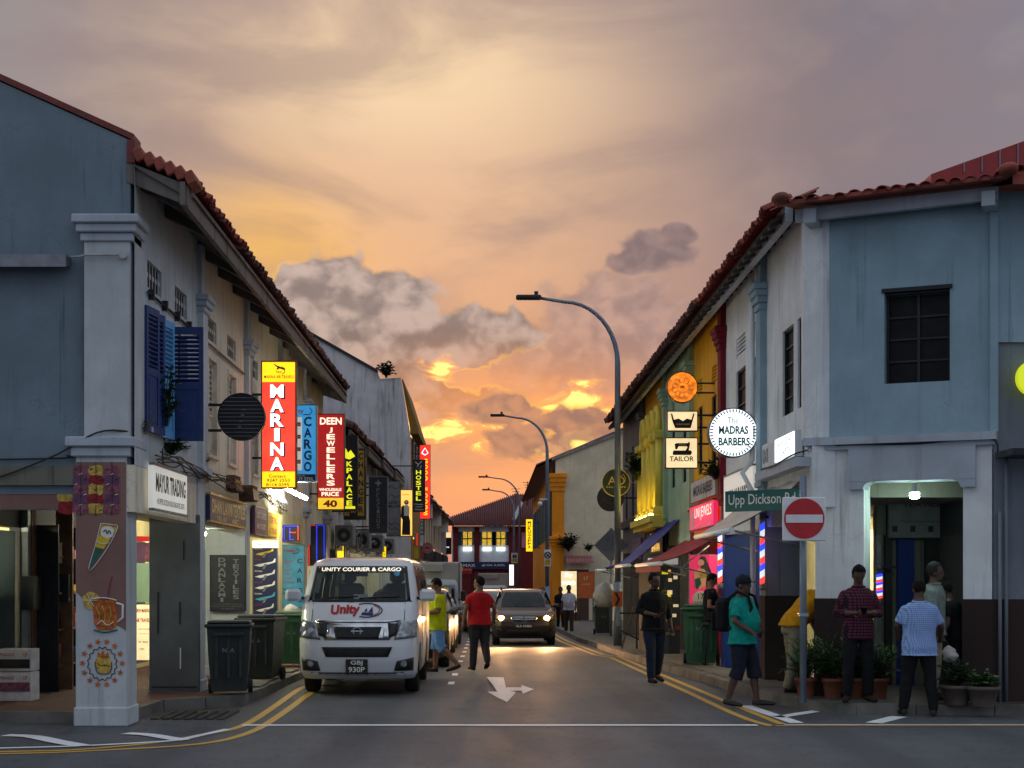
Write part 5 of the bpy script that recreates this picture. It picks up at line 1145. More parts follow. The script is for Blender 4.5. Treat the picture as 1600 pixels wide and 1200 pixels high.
r, x = wall_sign('ticket_board', 'small yellow shop board with red print beside purple board', 'E', WX+.03, 27.1, 28.4, 2.42, 2.86, 'yellow'); lettering(r, 'ink_red', [('TICKETING', (x, 27.75, 2.72), 1.0, .12), ('& TOURS', (x, 27.75, 2.53), .9, .1)], 'E')
# big brown floodlights above the boards
for k, (px_, py_) in enumerate(((350, 757), (378, 772))):
    y = 23.6+k*1.2; r = thing('floodlight', ('nearer' if k == 0 else 'farther') + ' of two boxy brown floodlights above blue textile board', 'floodlight', (PX(px_, y), y, PZ(py_, y)), group='floodlights over the left shop boards'); X_, Z_ = PX(px_, y), PZ(py_, y)
    b = MB(); b.extr([(X_-.2, Z_+.12), (X_+.22, Z_+.07), (X_+.24, Z_-.1), (X_-.18, Z_-.06)], 'y', y-.3, y+.3); b.build('lamp_housing', 'brown', r)
    for j in range(4): q = MB(); q.box(X_-.2, X_+.22, y-.26+j*.15, y-.23+j*.15, Z_-.12, Z_+.13); q.build('cooling_fin', 'wood', r)
    b = MB(); b.tube([(WX+.02, y, Z_+.1), (X_, y, Z_+.05)], .02, 6); b.build('bracket_arm', 'metal_grey', r)
# DHANLAXMI TEXTILES notice on the third pillar
y = 24.93; r = box_sign('textile_notice', 'black notice board with DHANLAXMI TEXTILES in two stacked columns', 328, 867, 384.5, 955, y, 'board_dark', 'black', depth=.05); f = Face(r, y); f.col('ink_grey', 'DHANLAXMI', 347, 871, 941, 6.6, 11, bold=.03); f.col('ink_grey', 'TEXTILES', 369, 873, 937, 6.6, 9.5, bold=.02); f.text('ink_grey', [('E-mail: info@dhanlaxmi.sg', 356, 944, 44, 1.8, 0), ('Website: http://www.dhanlaxmi.sg', 356, 947.5, 50, 1.8, 0), ('Tel: 6296 1772', 356, 951, 20, 1.8, 0)])
y = 28.93; r = box_sign('airline_poster', 'dark blue poster of six airliners on the lit pillar', 394.5, 856, 434.5, 973, y, 'navy', 'grey', depth=.05); f = Face(r, y)
f.band(395, 845, 434, 855.5, 'lit_white', .014, 'poster_title'); f.text('ink_red', [('New Marina Air Travels', 414, 850.5, 36, 3.2)])
for k in range(6):
    cy = 863+k*17.6; w = (14, 17, 16, 16, 16, 14)[k]; m = ('yellow', 'white', 'white', 'ink_pale', 'cyan', 'ink_pale')[k]
    f.poly([(414-w, cy+3), (414-w*.6, cy+1), (414+w*.7, cy-3), (414+w*.9, cy-8), (414+w, cy-8), (414+w*.95, cy-2), (414-w*.4, cy+5)], m, nm='plane_picture'); f.poly([(413, cy+1), (410, cy+9), (414, cy+8), (418, cy)], 'grey', .0215, 'plane_wing')
    f.text('ink_red' if k % 2 else 'ink_pale', [(('Scoot', 'Indigo', 'AirAsia', 'Air India', 'SriLankan', 'Jet')[k], 404, cy-6, 12, 2.6)], d=.022)
y = 32.93; r = box_sign('cargo_poster', 'turquoise cargo service poster with red print and CARGO column', 441, 851, 476, 950, y, 'cyan', 'grey', depth=.05); f = Face(r, y); f.text('ink_red', [('Unity', 453, 861, 18, 6, .04), ('SERVICE', 451, 877.5, 16, 3), ('TO', 450, 884, 5, 3), ('INDIA', 450, 890.5, 11, 3), ('AND', 450, 897, 8, 3), ('OTHER', 450, 903.5, 13, 3), ('COUNTRIES', 451, 910, 19, 3)]); f.col('ink_navy', 'CARGO', 468.5, 869, 945, 7.5, 8); f.text('ink_navy', [('AIR CARGO', 450, 920, 17, 3), ('SEA CARGO', 450, 927, 17, 3)]); f.wire([(458, 865), (466, 864), (468, 860), (463, 857)], 'ink_navy', .6)
# LED boards
def led_run(r, pts, m, px_step, y, size=.8):
    k = 0
    for (a, b), (d, e) in zip(pts, pts[1:]):
        L = sqrt((d-a)**2+(e-b)**2); n = max(1, int(L/px_step)); mb = MB()
        for i in range(n):
            t = i/n; px_, py_ = a+(d-a)*t, b+(e-b)*t; mb.disc((PX(px_, y), y-.02, PZ(py_, y)), size*y/F, (0, -1, 0), .006, 6)
        o = mb.build('led_string', m, r); o['kind'] = 'stuff'
y = 29.6; r = box_sign('led_board', 'small blue and red LED message board beside lit pillar', 442, 820, 468, 846, y, 'black', 'black', depth=.08, wallx=WX); led_run(r, [(443, 822), (467, 822)], 'led_blue', 2, y); led_run(r, [(466, 823), (466, 845)], 'led_red', 2, y); led_run(r, [(444, 824), (444, 845), (450, 845)], 'led_blue', 2, y); led_run(r, [(453, 826), (453, 843), (460, 843)], 'led_blue', 2, y); led_run(r, [(454, 832), (464, 832)], 'led_red', 2, y)
y = 34.4; r = box_sign('led_sign', 'tall dark shop sign outlined by red and blue LED dots', 481, 819, 508.5, 884, y, 'board_dark', 'black', depth=.1, wallx=WX); led_run(r, [(483, 882), (483, 820.5), (494, 820.5)], 'led_red', 2.1, y); led_run(r, [(495, 882), (495, 820.5), (506.5, 820.5), (506.5, 882)], 'led_blue', 2.1, y)
r = box_sign('exchange_sign', 'yellow lit exchange sign on black board behind the van roof', 508, 836, 524, 874, 39, 'black', wallx=WX+.1); f = Face(r, 39); f.band(508.5, 844, 523.5, 853, 'lit_yellow'); f.text('ink_red', [('GOLD', 516, 848.5, 13, 6)])
r = box_sign('rate_sign', 'upright yellow lit sign with brown print behind the van roof', 526, 834, 538, 872, 41, 'lit_yellow', 'brown', wallx=WX+.1); f = Face(r, 41); f.text('brown', [('24', 532, 843, 6, 5), ('H R', 532, 852, 8, 4), ('OPEN', 532, 860, 9, 3)])
r = box_sign('strip_sign', 'narrow yellow lit strip sign behind the van roof', 597, 853, 604, 875, 47, 'lit_yellow', wallx=-3.7); f = Face(r, 47); f.col('brown', 'CASH', 600.5, 855, 873, 3.4, 3.6)
r = box_sign('travel_notice', 'white NEW MARINA AIR TRAVELS notice on glass behind corner pillar', 206, 943, 236, 1033, 24.6, 'lit_cream', 'grey', depth=.03, cat='notice'); f = Face(r, 24.6); f.text('ink_red', [('NEW MARINA', 224, 954, 24, 6, .03), ('AIR TRAVELS', 224, 969, 24, 6, .03)]); f.text('ink_black', [('CONTACT TEL 9247 2553', 225, 983, 19, 2.4), ('newmarina@mail.com', 225, 990, 16, 2), ('VISA', 219, 1003, 5, 3), ('MASTER', 228, 1003, 8, 3), ('TICKET', 222, 1014, 8, 3)])
f.band(206, 838, 237, 846, 'dim_red', .014, 'poster_title'); f.band(208, 848, 237, 878, 'purple', .014, 'poster_picture'); f.poly([(226, 876), (229, 852), (234, 850), (236, 876)], 'ink_mauve', .02, 'poster_figure'); f.band(206, 880, 237, 941, 'wall_green', .013, 'door_glass')
# --- right side
y = 28.6; r = thing('flower_sign', 'round glowing orange sign with white flower pattern', 'sign', (PX(1066, y), y, PZ(629, y))); f = Face(r, y); P0 = (PX(1066, y), y, PZ(605, y))
b = MB(); b.disc(P0, 23.4*y/F, (0, -1, 0), .14, 48); b.build('sign_disc', 'lit_orange', r); b = MB(); b.ring((P0[0], y-.02, P0[2]), 23.2*y/F, 24.4*y/F, (0, -1, 0), .17, 48); b.build('sign_rim', 'black', r)
for k in range(11):
    a = 2*pi*k/11; cx, cy = 1067+13*cos(a), 606+13*sin(a)*.9; f.wire([(cx+4.2*cos(t), cy+4.2*sin(t)) for t in [2*pi*j/10 for j in range(11)]], 'ink_gold', .45, .02, 'petal')
f.text('brown', [('m', 1066, 605, 6, 5, .05)], d=.02)
for py in (598, 613): b = MB(); b.box(PX(1088, y), RX, y+.06, y+.1, PZ(py+1.2, y), PZ(py-1.2, y)); b.build('bracket_arm', 'black', r)
r = box_sign('lingerie_sign', 'small square lit cream sign with black bustier picture', 1042, 642, 1090.5, 674, y, 'lit_cream', 'black', wallx=RX, brk=(.2, .8)); f = Face(r, y)
f.poly([(1048, 647), (1050, 646), (1053, 656), (1060, 654), (1067, 658), (1073, 654), (1080, 656), (1083, 646), (1085, 647), (1081, 662), (1079, 669), (1055, 669), (1051, 660)], 'ink_black', nm='garment_picture'); f.text('ink_gold', [('KAAVIAM', 1067, 663, 20, 3)], d=.022)
r = box_sign('tailor_sign', 'square lit cream TAILOR sign with black sewing machine picture', 1039.5, 683.5, 1090.5, 732, y, 'lit_cream', 'black', wallx=RX, brk=(.2, .8)); f = Face(r, y); f.text('ink_black', [('TAILOR', 1065, 717, 38, 8, .02)])
f.poly([(1051, 707), (1052, 704), (1071, 704), (1074, 699), (1073, 697.5), (1060, 697.5), (1058, 702), (1055, 702), (1054, 694), (1057, 692.5), (1074, 692.5), (1077, 690), (1078, 694), (1076, 704), (1080, 704), (1081, 708), (1079, 711), (1051, 711)], 'ink_black', nm='sewing_machine_picture'); f.text('ink_gold', [('SINGER', 1066, 695, 12, 2)], d=.022)
y = 23.7; r = thing('barbers_round_sign', 'round white lit The MADRAS BARBERS sign with red and blue edge dashes', 'sign', (PX(1146, y), y, PZ(714, y))); f = Face(r, y); P0 = (PX(1145.5, y), y, PZ(676, y))
b = MB(); b.disc(P0, 37.4*y/F, (0, -1, 0), .16, 56); b.build('sign_disc', 'lit_cool', r); b = MB(); b.ring((P0[0], y-.02, P0[2]), 37.2*y/F, 38.8*y/F, (0, -1, 0), .2, 56); b.build('sign_rim', 'black', r)
for k in range(44):
    a = 2*pi*k/44; d_ = Vector((cos(a), 0, sin(a))); n_ = Vector((-sin(a), 0, cos(a))); q0 = Vector(P0)+Vector((0, -.006, 0)); m = MB(); u = y/F
    pr = [q0+d_*(31.5*u)+n_*(.9*u), q0+d_*(36.4*u)+n_*(1.1*u), q0+d_*(36.4*u)-n_*(1.1*u), q0+d_*(31.5*u)-n_*(.9*u)]
    m.raw(pr+[p+Vector((0, .004, 0)) for p in pr], [(0, 1, 2, 3), (4, 7, 6, 5), (0, 4, 5, 1), (1, 5, 6, 2), (2, 6, 7, 3), (3, 7, 4, 0)]); m.build('edge_dash', 'red' if k % 2 else 'cyan', r)
f.text('ink_green', [('MADRAS', 1146, 672, 46, 13, .035), ('BARBERS', 1147, 690, 49, 13, .035)], d=.012); f.text('ink_grey', [('The', 1145, 657, 17, 10, .0)], d=.012)
b = MB(); b.box(PX(1183, y), RX-.1, y+.06, y+.11, PZ(676, y), PZ(671, y)); b.build('bracket_arm', 'black', r); b = MB(); b.box(RX-.14, RX-.1, y, y+.2, PZ(686, y), PZ(666, y)); b.build('bracket_plate', 'black', r)
r, x = wall_sign('barbers_board', 'white MADRAS BARBERS board below the round sign', 'W', RX-.02, 23.9, 26.9, 2.66, 3.46, 'dim_white', th=.08, frame='metal_grey'); lettering(r, 'ink_black', [("MADRAS BARBERS", (x, 25.4, 3.02), 2.6, .32, .03)], 'W')
r, x = wall_sign('led_text_board', 'glaring white LED text panel under the corner windows', 'W', RX-.02, 20.5, 23.0, 3.30, 3.66, 'wall_white', th=.1); b = MB(); b.box(x-.01, x-.001, 20.55, 21.9, 3.32, 3.64); b.build('led_screen', 'led_panel', r); lettering(r, 'ink_grey', [('BARBERS OPEN', (x-.014, 21.2, 3.55), 1.1, .09), ('SINGAPORE', (x-.014, 21.2, 3.42), 1.1, .09)], 'W'); lettering(r, 'ink_grey', [('IXI', (x-.003, 22.7, 3.48), .4, .2)], 'W')
r, x = wall_sign('jewel_board', 'bright pink UNI JEWELS board with white oval emblem', 'W', RX-.04, 28.0, 31.3, 2.62, 3.14, 'dim_pink', th=.08, frame='metal_dark'); lettering(r, 'ink_lit', [('UNI JEWELS', (x, 29.4, 2.93), 2.3, .26, .0)], 'W'); lettering(r, 'ink_pale', [('GOLD SILVER DIAMOND JEWELLERY', (x, 29.5, 2.70), 2.4, .07)], 'W')
b = MB(); b.disc((x-.002, 30.85, 2.86), .19, (-1, 0, 0), .004, 24); b.build('emblem', 'ink_pale', r)
r, x = wall_sign('faded_board', 'faded grey board with stacked script above the pink board', 'W', RX-.05, 27.9, 31.2, 3.2, 3.6, 'wall_grimy', th=.06); lettering(r, 'wall_dark', [('MADRAS BARBERS', (x, 29.5, 3.4), 2.6, .2)], 'W')
r, x = wall_sign('lit_shop_board', 'small orange lit shop board under the yellow columns', 'W', RX-.02, 36.6, 39.6, 2.3, 2.86, 'black', th=.06); lettering(r, 'lit_warm', [('SARAVANAA', (x, 38.1, 2.72), 2.6, .2, .02), ('BHAVAN', (x, 38.1, 2.45), 1.8, .2, .02)], 'W')
r, x = wall_sign('dark_board', 'dull mauve JEWEL board on the dark house', 'W', RX-.02, 41.9, 45.0, 2.2, 2.8, 'purple', th=.06); lettering(r, 'ink_grey', [('JEWEL', (x, 43.4, 2.5), 1.8, .3)], 'W')
y = 41; r = thing('oval_sign', 'olive round sign with thin white script beside the lamp post', 'sign', (PX(962, y), y, PZ(776, y))); f = Face(r, y); P0 = (PX(962.5, y), y, PZ(754, y)); b = MB(); b.disc(P0, 21.5*y/F, (0, -1, 0), .1, 44); b.build('sign_disc', 'leaf_dark', r); b = MB(); b.ring((P0[0], y-.02, P0[2]), 21*y/F, 22*y/F, (0, -1, 0), .13, 44); b.build('sign_rim', 'ink_gold', r); f.text('ink_gold', [('AD', 963, 751, 26, 13, 0), ('SALOON', 962, 761, 30, 3)], d=.012); b = MB(); b.box(P0[0]+.3, RX, y+.04, y+.08, P0[2]-.02, P0[2]+.02); b.build('bracket_arm', 'metal_grey', r)
f.wire([(970, 745), (974, 741), (977, 747), (976, 754)], 'ink_gold', .5)
y = 43; r = thing('dark_round_sign', 'dark navy round sign partly behind the olive round sign', 'sign', (PX(955, y), y, PZ(800, y))); P0 = (PX(954, y), y, PZ(778, y)); b = MB(); b.disc(P0, 21*y/F, (0, -1, 0), .1, 44); b.build('sign_disc', 'board_dark', r); f = Face(r, y); f.wire([(944, 778), (947, 785), (955, 788), (963, 784)], 'brown', .8, .008); b = MB(); b.box(P0[0], RX, y+.03, y+.07, P0[2]-.02, P0[2]+.02); b.build('bracket_arm', 'metal_dark', r)
y = 19.05; r = thing('lime_round_sign', 'lime yellow round lit sign cut by the right edge', 'sign', (PX(1616, y), y, PZ(625, y))); P0 = (PX(1618, y), y, PZ(590, y)); b = MB(); b.disc(P0, .22, (0, -1, 0), .1, 40); b.build('sign_disc', 'lit_lime', r); b = MB(); b.box(P0[0]-.02, P0[0]+.02, y+.1, y+.2, P0[2]-.02, P0[2]+.02); b.build('bracket_arm', 'metal_dark', r)
y = 92; r = box_sign('murugappa_sign', 'yellow vertical MURUGAPPA lit sign on the far right row', 821.5, 811, 832.5, 862, y, 'lit_yellow', wallx=fx, depth=.3); f = Face(r, y); f.col('ink_red', 'MURUGAPPA', 827, 814, 857, 4.2, 5, bold=.03)
y = 72; r = box_sign('salon_board', 'glowing cream standing board with white script by orange pilaster', 876, 892, 901.5, 958, y, 'lit_cream', 'gold', depth=.2); f = Face(r, y); f.text('ink_white', [('By', 889, 899, 12, 8, .0), ('INSO', 889, 911, 20, 6, .0)]); 
for q in (878, 899): b = MB(); b.box(PX(q, y), PX(q, y)+.06, y+.05, y+.12, gz(y)+KH, PZ(957, y)); b.build('leg', 'metal_dark', r)
r = box_sign('copper_board', 'dim copper coloured standing board beside the cream board', 903, 893, 929, 935, 71, 'orange', 'brown', depth=.15); f = Face(r, 71); f.text('ink_gold', [('il', 915, 903, 6, 6, 0), ('HAIR', 916, 913, 14, 3, 0)])
for q in (905, 926): b = MB(); b.box(PX(q, 71), PX(q, 71)+.05, 71.03, 71.1, gz(71)+KH, PZ(934, 71)); b.build('leg', 'metal_dark', r)
r = box_sign('lit_doorway_panel', 'tall pale lit panel beside the far white truck', 795.5, 882, 803, 915, 108, 'lit_white', depth=.2); b = MB(); b.box(PX(796, 108), PX(803, 108), 108, 108.2, gz(108)-.1, PZ(915, 108)); b.build('plinth', 'grey', r)
y = 110; r = box_sign('noodle_board', 'round yellow emblem on red board below the navy shop board', 714, 886, 738, 897, y, 'red', wallx=None, depth=.2); f = Face(r, y); f.disc(719.5, 889, 4.5, 'yellow', .03); f.text('ink_pale', [('HOT DEAL', 731, 890, 11, 2)], d=.03)
for q in (715, 736): b = MB(); b.box(PX(q, y), PX(q, y)+.08, y+.05, y+.15, gz(y)-.1, PZ(896, y)); b.build('leg', 'metal_dark', r)
# beauty poster beside the barber pole, and shop board in the splayed doorway
y = 30.4; r = box_sign('beauty_poster', 'magenta poster of a long haired dancer in green above a white disc', 1076, 866, 1121, 960, y, 'dim_pink', 'grey', depth=.05, cat='poster'); f = Face(r, y)
f.poly([(1091, 876), (1095, 869), (1102, 870), (1106, 880), (1112, 895), (1109, 915), (1104, 922), (1100, 900)], 'ink_black', nm='picture_hair'); f.disc(1095, 879, 5, 'skin_lit', .0215, 'picture_face'); f.poly([(1084, 893), (1092, 888), (1100, 889), (1104, 897), (1102, 915), (1092, 921), (1085, 912)], 'skin_lit', .02, 'picture_body'); f.poly([(1085, 905), (1093, 902), (1096, 912), (1090, 921), (1086, 918)], 'green', .0225, 'picture_cloth'); f.poly([(1092, 896), (1103, 893), (1104, 903), (1094, 904)], 'gold', .0228, 'picture_blouse'); f.disc(1095, 936, 13, 'ink_pale', .02); f.text('ink_black', [('17', 1095, 932, 9, 9), ('TATTOO', 1094, 942, 17, 4)], d=.024)
for q in (1078, 1118): b = MB(); b.box(PX(q, y), PX(q, y)+.04, y+.02, y+.05, gz(y)+KH, PZ(958, y)); b.build('leg', 'metal_dark', r)
y = 22.18; r = box_sign('laundry_board', 'unlit dark shop board inside the splayed doorway', 1386, 756, 1478, 842, y, 'grey', 'metal_dark', depth=.06); f = Face(r, y); f.text('ink_black', [('MINIMART', 1440, 772, 60, 12), ('TEXTILE', 1440, 788, 60, 8)]); f.text('ink_black', [('We Sell Computer & Laptops', 1438, 815, 62, 5, 0)])
for k in range(6): f.band(1394+k*14, 822, 1402+k*14, 831, 'ink_grey' if k % 2 else 'ink_black', .0145)
# ---------------------------------------------------------------- street furniture
def lamp_post(px_, y, top_py, label, armpx, sgn=None):
    x = PX(px_, y); g0 = gz(y)+KH; zt = PZ(top_py, y); L = (px_-armpx)*y/F
    r = thing('street_lamp', label, 'street lamp', (x, y, g0), group='street lamps along the right kerb')
    b = MB(); b.tube([(x, y, g0), (x, y, g0+1.6)], .11, 14); b.build('base_sleeve', 'steel_pole', r)
    R = L*.62; path = [(x, y, g0+1.6), (x, y, zt-R)] + [(x-R*.85*(1-cos(t)), y, zt-R+R*.98*sin(t)) for t in [pi/2*k/10 for k in range(1, 11)]] + [(x-L*.8, y, zt+.08)]
    b = MB(); b.tube(path, [.085, .07]+[.06-.002*k for k in range(11)], 12); b.build('pole', 'steel_pole', r)
    h = MB(); h.box(x-L-.03, x-L*.76, y-.12, y+.12, zt+.03, zt+.14, .03); h.build('lamp_head', 'metal_dark', r)
    h = MB(); h.box(x-L*.83, x-L*.79, y-.03, y+.03, zt+.13, zt+.24, .01); h.build('sensor', 'metal_dark', r)
    d_ = MB(); d_.box(x-.05, x+.05, y-.125, y-.105, g0+.5, g0+1.1); d_.build('access_door', 'galv', r)
    return r
L1 = lamp_post(965, 38.6, 470, 'nearest tall curved street lamp, arrow plate on its pole', 808)
cv = MB(); cv.box(PX(957, 38.4), PX(973, 38.4), 38.44, 38.46, PZ(948, 38.4), PZ(924, 38.4)); cvo = cv.build('chevron_plate', 'orange', L1)
mb = MB(); y = 38.43; mb.prism([(PX(a, y), PZ(b_, y)) for a, b_ in ((960, 926), (964, 926), (969, 936), (964, 946), (960, 946), (965, 936))], lambda u, w: (u, y-.004, w), lambda u, w: (u, y, w)); mb.build('chevron_mark', 'ink_black', cvo)
L2 = lamp_post(855, 66.5, 652, 'second curved street lamp, no stopping plate on its pole', 767)
lamp_post(812, 106, 747, 'third curved street lamp in front of the red roofed house', 748)
lamp_post(803, 110.5, 767, 'farthest and lowest looking curved street lamp', 754)
def no_stop(px0, py0, px1, py1, y, label):
    r = thing('parking_plate', label, 'sign', (PX((px0+px1)/2, y), y, PZ(py1, y))); x0, x1, z0, z1 = PX(px0, y), PX(px1, y), PZ(py1, y), PZ(py0, y)
    b = MB(); b.box(x0, x1, y, y+.03, z0, z1, .01); b.build('sign_plate', 'white', r); f = Face(r, y); h = (py1-py0); cx = (px0+px1)/2
    b = MB(); b.ring((PX(cx, y), y-.014, PZ(py0+h*.33, y)), h*.15*y/F, h*.21*y/F, (0, -1, 0), .01, 24); b.build('emblem_ring', 'ink_black', r)
    f.wire([(cx-3, py0+h*.22), (cx+3, py0+h*.44)], 'ink_black', .8, .01); f.wire([(cx+3, py0+h*.22), (cx-3, py0+h*.44)], 'ink_black', .8, .01); f.band(px0+1, py0+h*.58, px1-1, py1-2, 'gold', .012)
no_stop(850.5, 859, 861, 885, 66.3, 'white and gold no stopping plate on the second lamp post'); no_stop(799, 864, 809, 880, 105.8, 'white and gold plate on the third lamp post')
cc = thing('security_camera', 'white dome camera on arm beside second lamp post', 'camera', (PX(844, 66.3), 66.3, PZ(790, 66.3))); b = MB(); b.box(PX(843, 66.3), PX(855, 66.3), 66.28, 66.34, PZ(781, 66.3), PZ(779, 66.3)); b.build('arm', 'white', cc); b = MB(); b.ball((PX(844, 66.3), 66.3, PZ(787, 66.3)), .1); b.build('dome', 'white', cc)
# street name and no entry signs at the right corner
y = 18.95; x = PX(1256.5, y); r = thing('sign_post', 'pale blue steel post carrying the street name and no entry signs', 'post', (x, y, KH)); b = MB(); b.tube([(x, y+.06, KH), (x, y+.06, PZ(742, y))], .042, 14); b.build('pole', 'steel_pole', r)
for z in (1.2, 2.3): b = MB(); b.box(x-.055, x+.055, y+.0, y+.12, z, z+.04); b.build('clamp', 'galv', r)
r = thing('no_entry_sign', 'square no entry sign, red disc with white bar', 'sign', (PX(1255, y), y-.06, PZ(845, y))); f = Face(r, y-.04)
b = MB(); b.box(PX(1221.5, y), PX(1289, y), y-.05, y-.02, PZ(845.5, y), PZ(777, y), .01); b.build('sign_plate', 'white', r)
b = MB(); b.disc((PX(1255.3, y), y-.056, PZ(810.5, y)), 31.5*y/F, (0, -1, 0), .005, 56); b.build('red_disc', 'sign_red', r); b = MB(); b.box(PX(1226.5, y), PX(1284, y), y-.062, y-.0565, PZ(817, y), PZ(804.5, y)); b.build('white_bar', 'white', r)
r = thing('street_name_sign', 'green Upp Dickson Rd street name plate angled along the street', 'sign', (PX(1192, y), y, PZ(790, y)))
p0 = Vector((PX(1249, 18.9), 18.9, 0)); y1_ = 19.6; p1 = Vector((PX(1133, y1_), y1_, 0)); d_ = (p0-p1).normalized(); nn = Vector((d_.y, -d_.x, 0)); L_ = (p0-p1).length
zb, zt_ = PZ(800, y1_), PZ(768, y1_)
b = MB(); mpp = lambda u, z, k: tuple(p1+d_*u+nn*k+Vector((0, 0, z))); boxmp(b, mpp, 0, L_, zb, zt_, 0, -.03); b.build('sign_plate', 'sign_green', r); lettering(r, 'ink_pale', [('Upp Dickson Rd', p1+d_*(L_*.5)+nn*.004+Vector((0, 0, (zb+zt_)/2)), L_*.9, .17, .005)], (d_, nn))
# barber poles
def barber_pole(px_, py0, py1, y, label, w=5):
    x, z0, z1 = PX(px_, y), PZ(py1, y), PZ(py0, y); rr = w*y/F; r = thing('barber_pole', label, 'barber pole', (x, y, z0), group='barber poles')
    n = 9; h = (z1-z0)/n
    for k in range(n):
        zz = z0+h*k; m = ('led_red', 'led_white', 'led_blue')[k % 3]; b = MB(); s = h*.5
        q = 12; v = []
        for e in (0, 1): v += [(x+rr*cos(2*pi*j/q), y+rr*sin(2*pi*j/q), zz+e*h*.97+s*.5*cos(2*pi*j/q)) for j in range(q)]
        b.raw(v, [(j, (j+1) % q, q+(j+1) % q, q+j) for j in range(q)], True); b.build('led_stripe', m, r)
    for zz in (z0-.1, z1+.06): b = MB(); b.tube([(x, y, zz), (x, y, zz+.09)], rr*1.2, 12); b.build('end_cap', 'metal_grey', r)
    b = MB(); b.box(x-.01, x+.25, y+rr*.9, y+rr*1.4, z1+.08, z1+.12); b.build('bracket', 'metal_dark', r)
barber_pole(1125, 828, 910, 26.7, 'striped LED barber pole beside the magenta poster', 3.6)
barber_pole(1191, 818, 912, 23.1, 'striped LED barber pole above the teal shirted man', 3.8)
barber_pole(1374, 897, 935, 22.0, 'glowing barber pole inside the splayed doorway', 5)
# bulb in the splayed doorway
y = 19.72; bx, bz = PX(1429, y), PZ(770, y); r = thing('hanging_bulb', 'bright LED bulb hanging in the splayed doorway', 'lamp', (bx, y, bz)); b = MB(); b.rings([((bx, y, bz-.075), .03, .03), ((bx, y, bz-.06), .06, .06), ((bx, y, bz), .062, .062)], 16); b.build('bulb_glass', 'bulb_light', r); b = MB(); b.rings([((bx, y, bz+.002), .062, .062), ((bx, y, bz+.06), .03, .03), ((bx, y, bz+.12), .022, .022)], 16); b.build('bulb_base', 'white', r)
b = MB(); b.tube([(bx, y, bz+.12), (bx, y, 2.82)], .012, 6); b.build('cord', 'cable', r)
# fluorescent lamp below the travel sign
y = 28.2; r = thing('tube_lamp', 'lit fluorescent tube under the red travel sign', 'lamp', (PX(460, y), y, PZ(770, y))); b = MB(); b.tube([(PX(452, y), y-.2, PZ(766, y)), (PX(470, y), y+.8, PZ(775, y))], .035, 10); b.build('tube', 'tube_light', r); b = MB(); b.box(WX+.02, PX(455, y), y, y+.06, PZ(765, y), PZ(762, y)); b.build('bracket', 'metal_grey', r)
y = 20.9; r = thing('spot_lamp', 'small bright spot lamp above the grey panel', 'lamp', (PX(319, 23), 23, PZ(832, 23))); b = MB(); b.ball((PX(319, 23), 23, PZ(834, 23)), .035); b.build('bulb_glass', 'bulb_light', r); b = MB(); b.tube([(PX(319, 23), 23, PZ(830, 23)), (PX(319, 23), 23, 2.45)], .012, 6); b.build('cord', 'cable', r)
# wheelie bins
def bin_proto(name, m, label):
    r = thing(name, label, 'bin', (0, 0, 0), group='wheelie bins'); w, d, h = .29, .36, .92
    b = MB(); v = []
    for z, k in ((.06, .8), (.5, .92), (h, 1.0)): v += [(-w*k, -d*k, z), (w*k, -d*k, z), (w*k, d*k, z), (-w*k, d*k, z)]
    b.raw(v, [(3, 2, 1, 0)]+[(4*i+j, 4*i+(j+1) % 4, 4*i+4+(j+1) % 4, 4*i+4+j) for i in range(2) for j in range(4)]); b.build('tub', m, r, True)
    b = MB(); b.box(-w-.03, w+.03, -d-.05, d+.05, h, h+.05, .015); b.box(-w, w, -d, d, h+.05, h+.09, .03); b.build('lid', m, r, True)
    b = MB(); b.box(-w*.7, w*.7, -d-.07, -d-.02, h-.1, h-.06); b.build('handle', m, r, True)
    for s in (-1, 1): q = MB(); q.disc((s*.3, d*.75, .1), .1, (s, 0, 0), .06, 18); q.build('wheel', 'rubber', r, True)
    for s in (-.55, 0, .55): q = MB(); q.box(s*w-.02, s*w+.02, -d*.99-.012, -d*.9, .25, .8); q.build('rib', m, r, True)
    lettering(r, 'ink_grey', [('NEA', (0, -d-.005, .62), .16, .06)], local=True)
    return r
bp1 = bin_proto('wheelie_bin', 'bin_dark', 'nearest black wheelie bin beside the grey metal panel'); 
def setb(o, px_, py_, rz=0.0, s=1.0): p = G(px_, py_, KH-.01); o.location = p; o.rotation_euler = (0, 0, rz); o.scale = (s, s, s)
setb(bp1, 359, 1085, .12, .98); bp1.location.x = PX(359, bp1.location.y)
for px_, py_, rz, lb in ((408, 1063, -.1, 'black wheelie bin standing right behind the nearest black one'),): o = dup(bp1, (0, 0, 0), 0, lb, 'wheelie bins'); setb(o, px_, py_, rz)
bp2 = bin_proto('wheelie_bin', 'bin_green', 'green wheelie bin beside the van, white bag on top'); setb(bp2, 456, 1041, .1)
o = dup(bp2, (0, 0, 0), 0, 'tall green wheelie bin under the magenta poster', 'wheelie bins'); setb(o, 1096, 1040, -.15, 1.12)
o = dup(bp1, (0, 0, 0), 0, 'dark wheelie bin left of the nearest lamp post', 'wheelie bins'); setb(o, 942, 992, 0, .95)
o = dup(bp2, (0, 0, 0), 0, 'distant green wheelie bin beside the grey cabinet', 'wheelie bins'); setb(o, 921, 962, 0, .95)
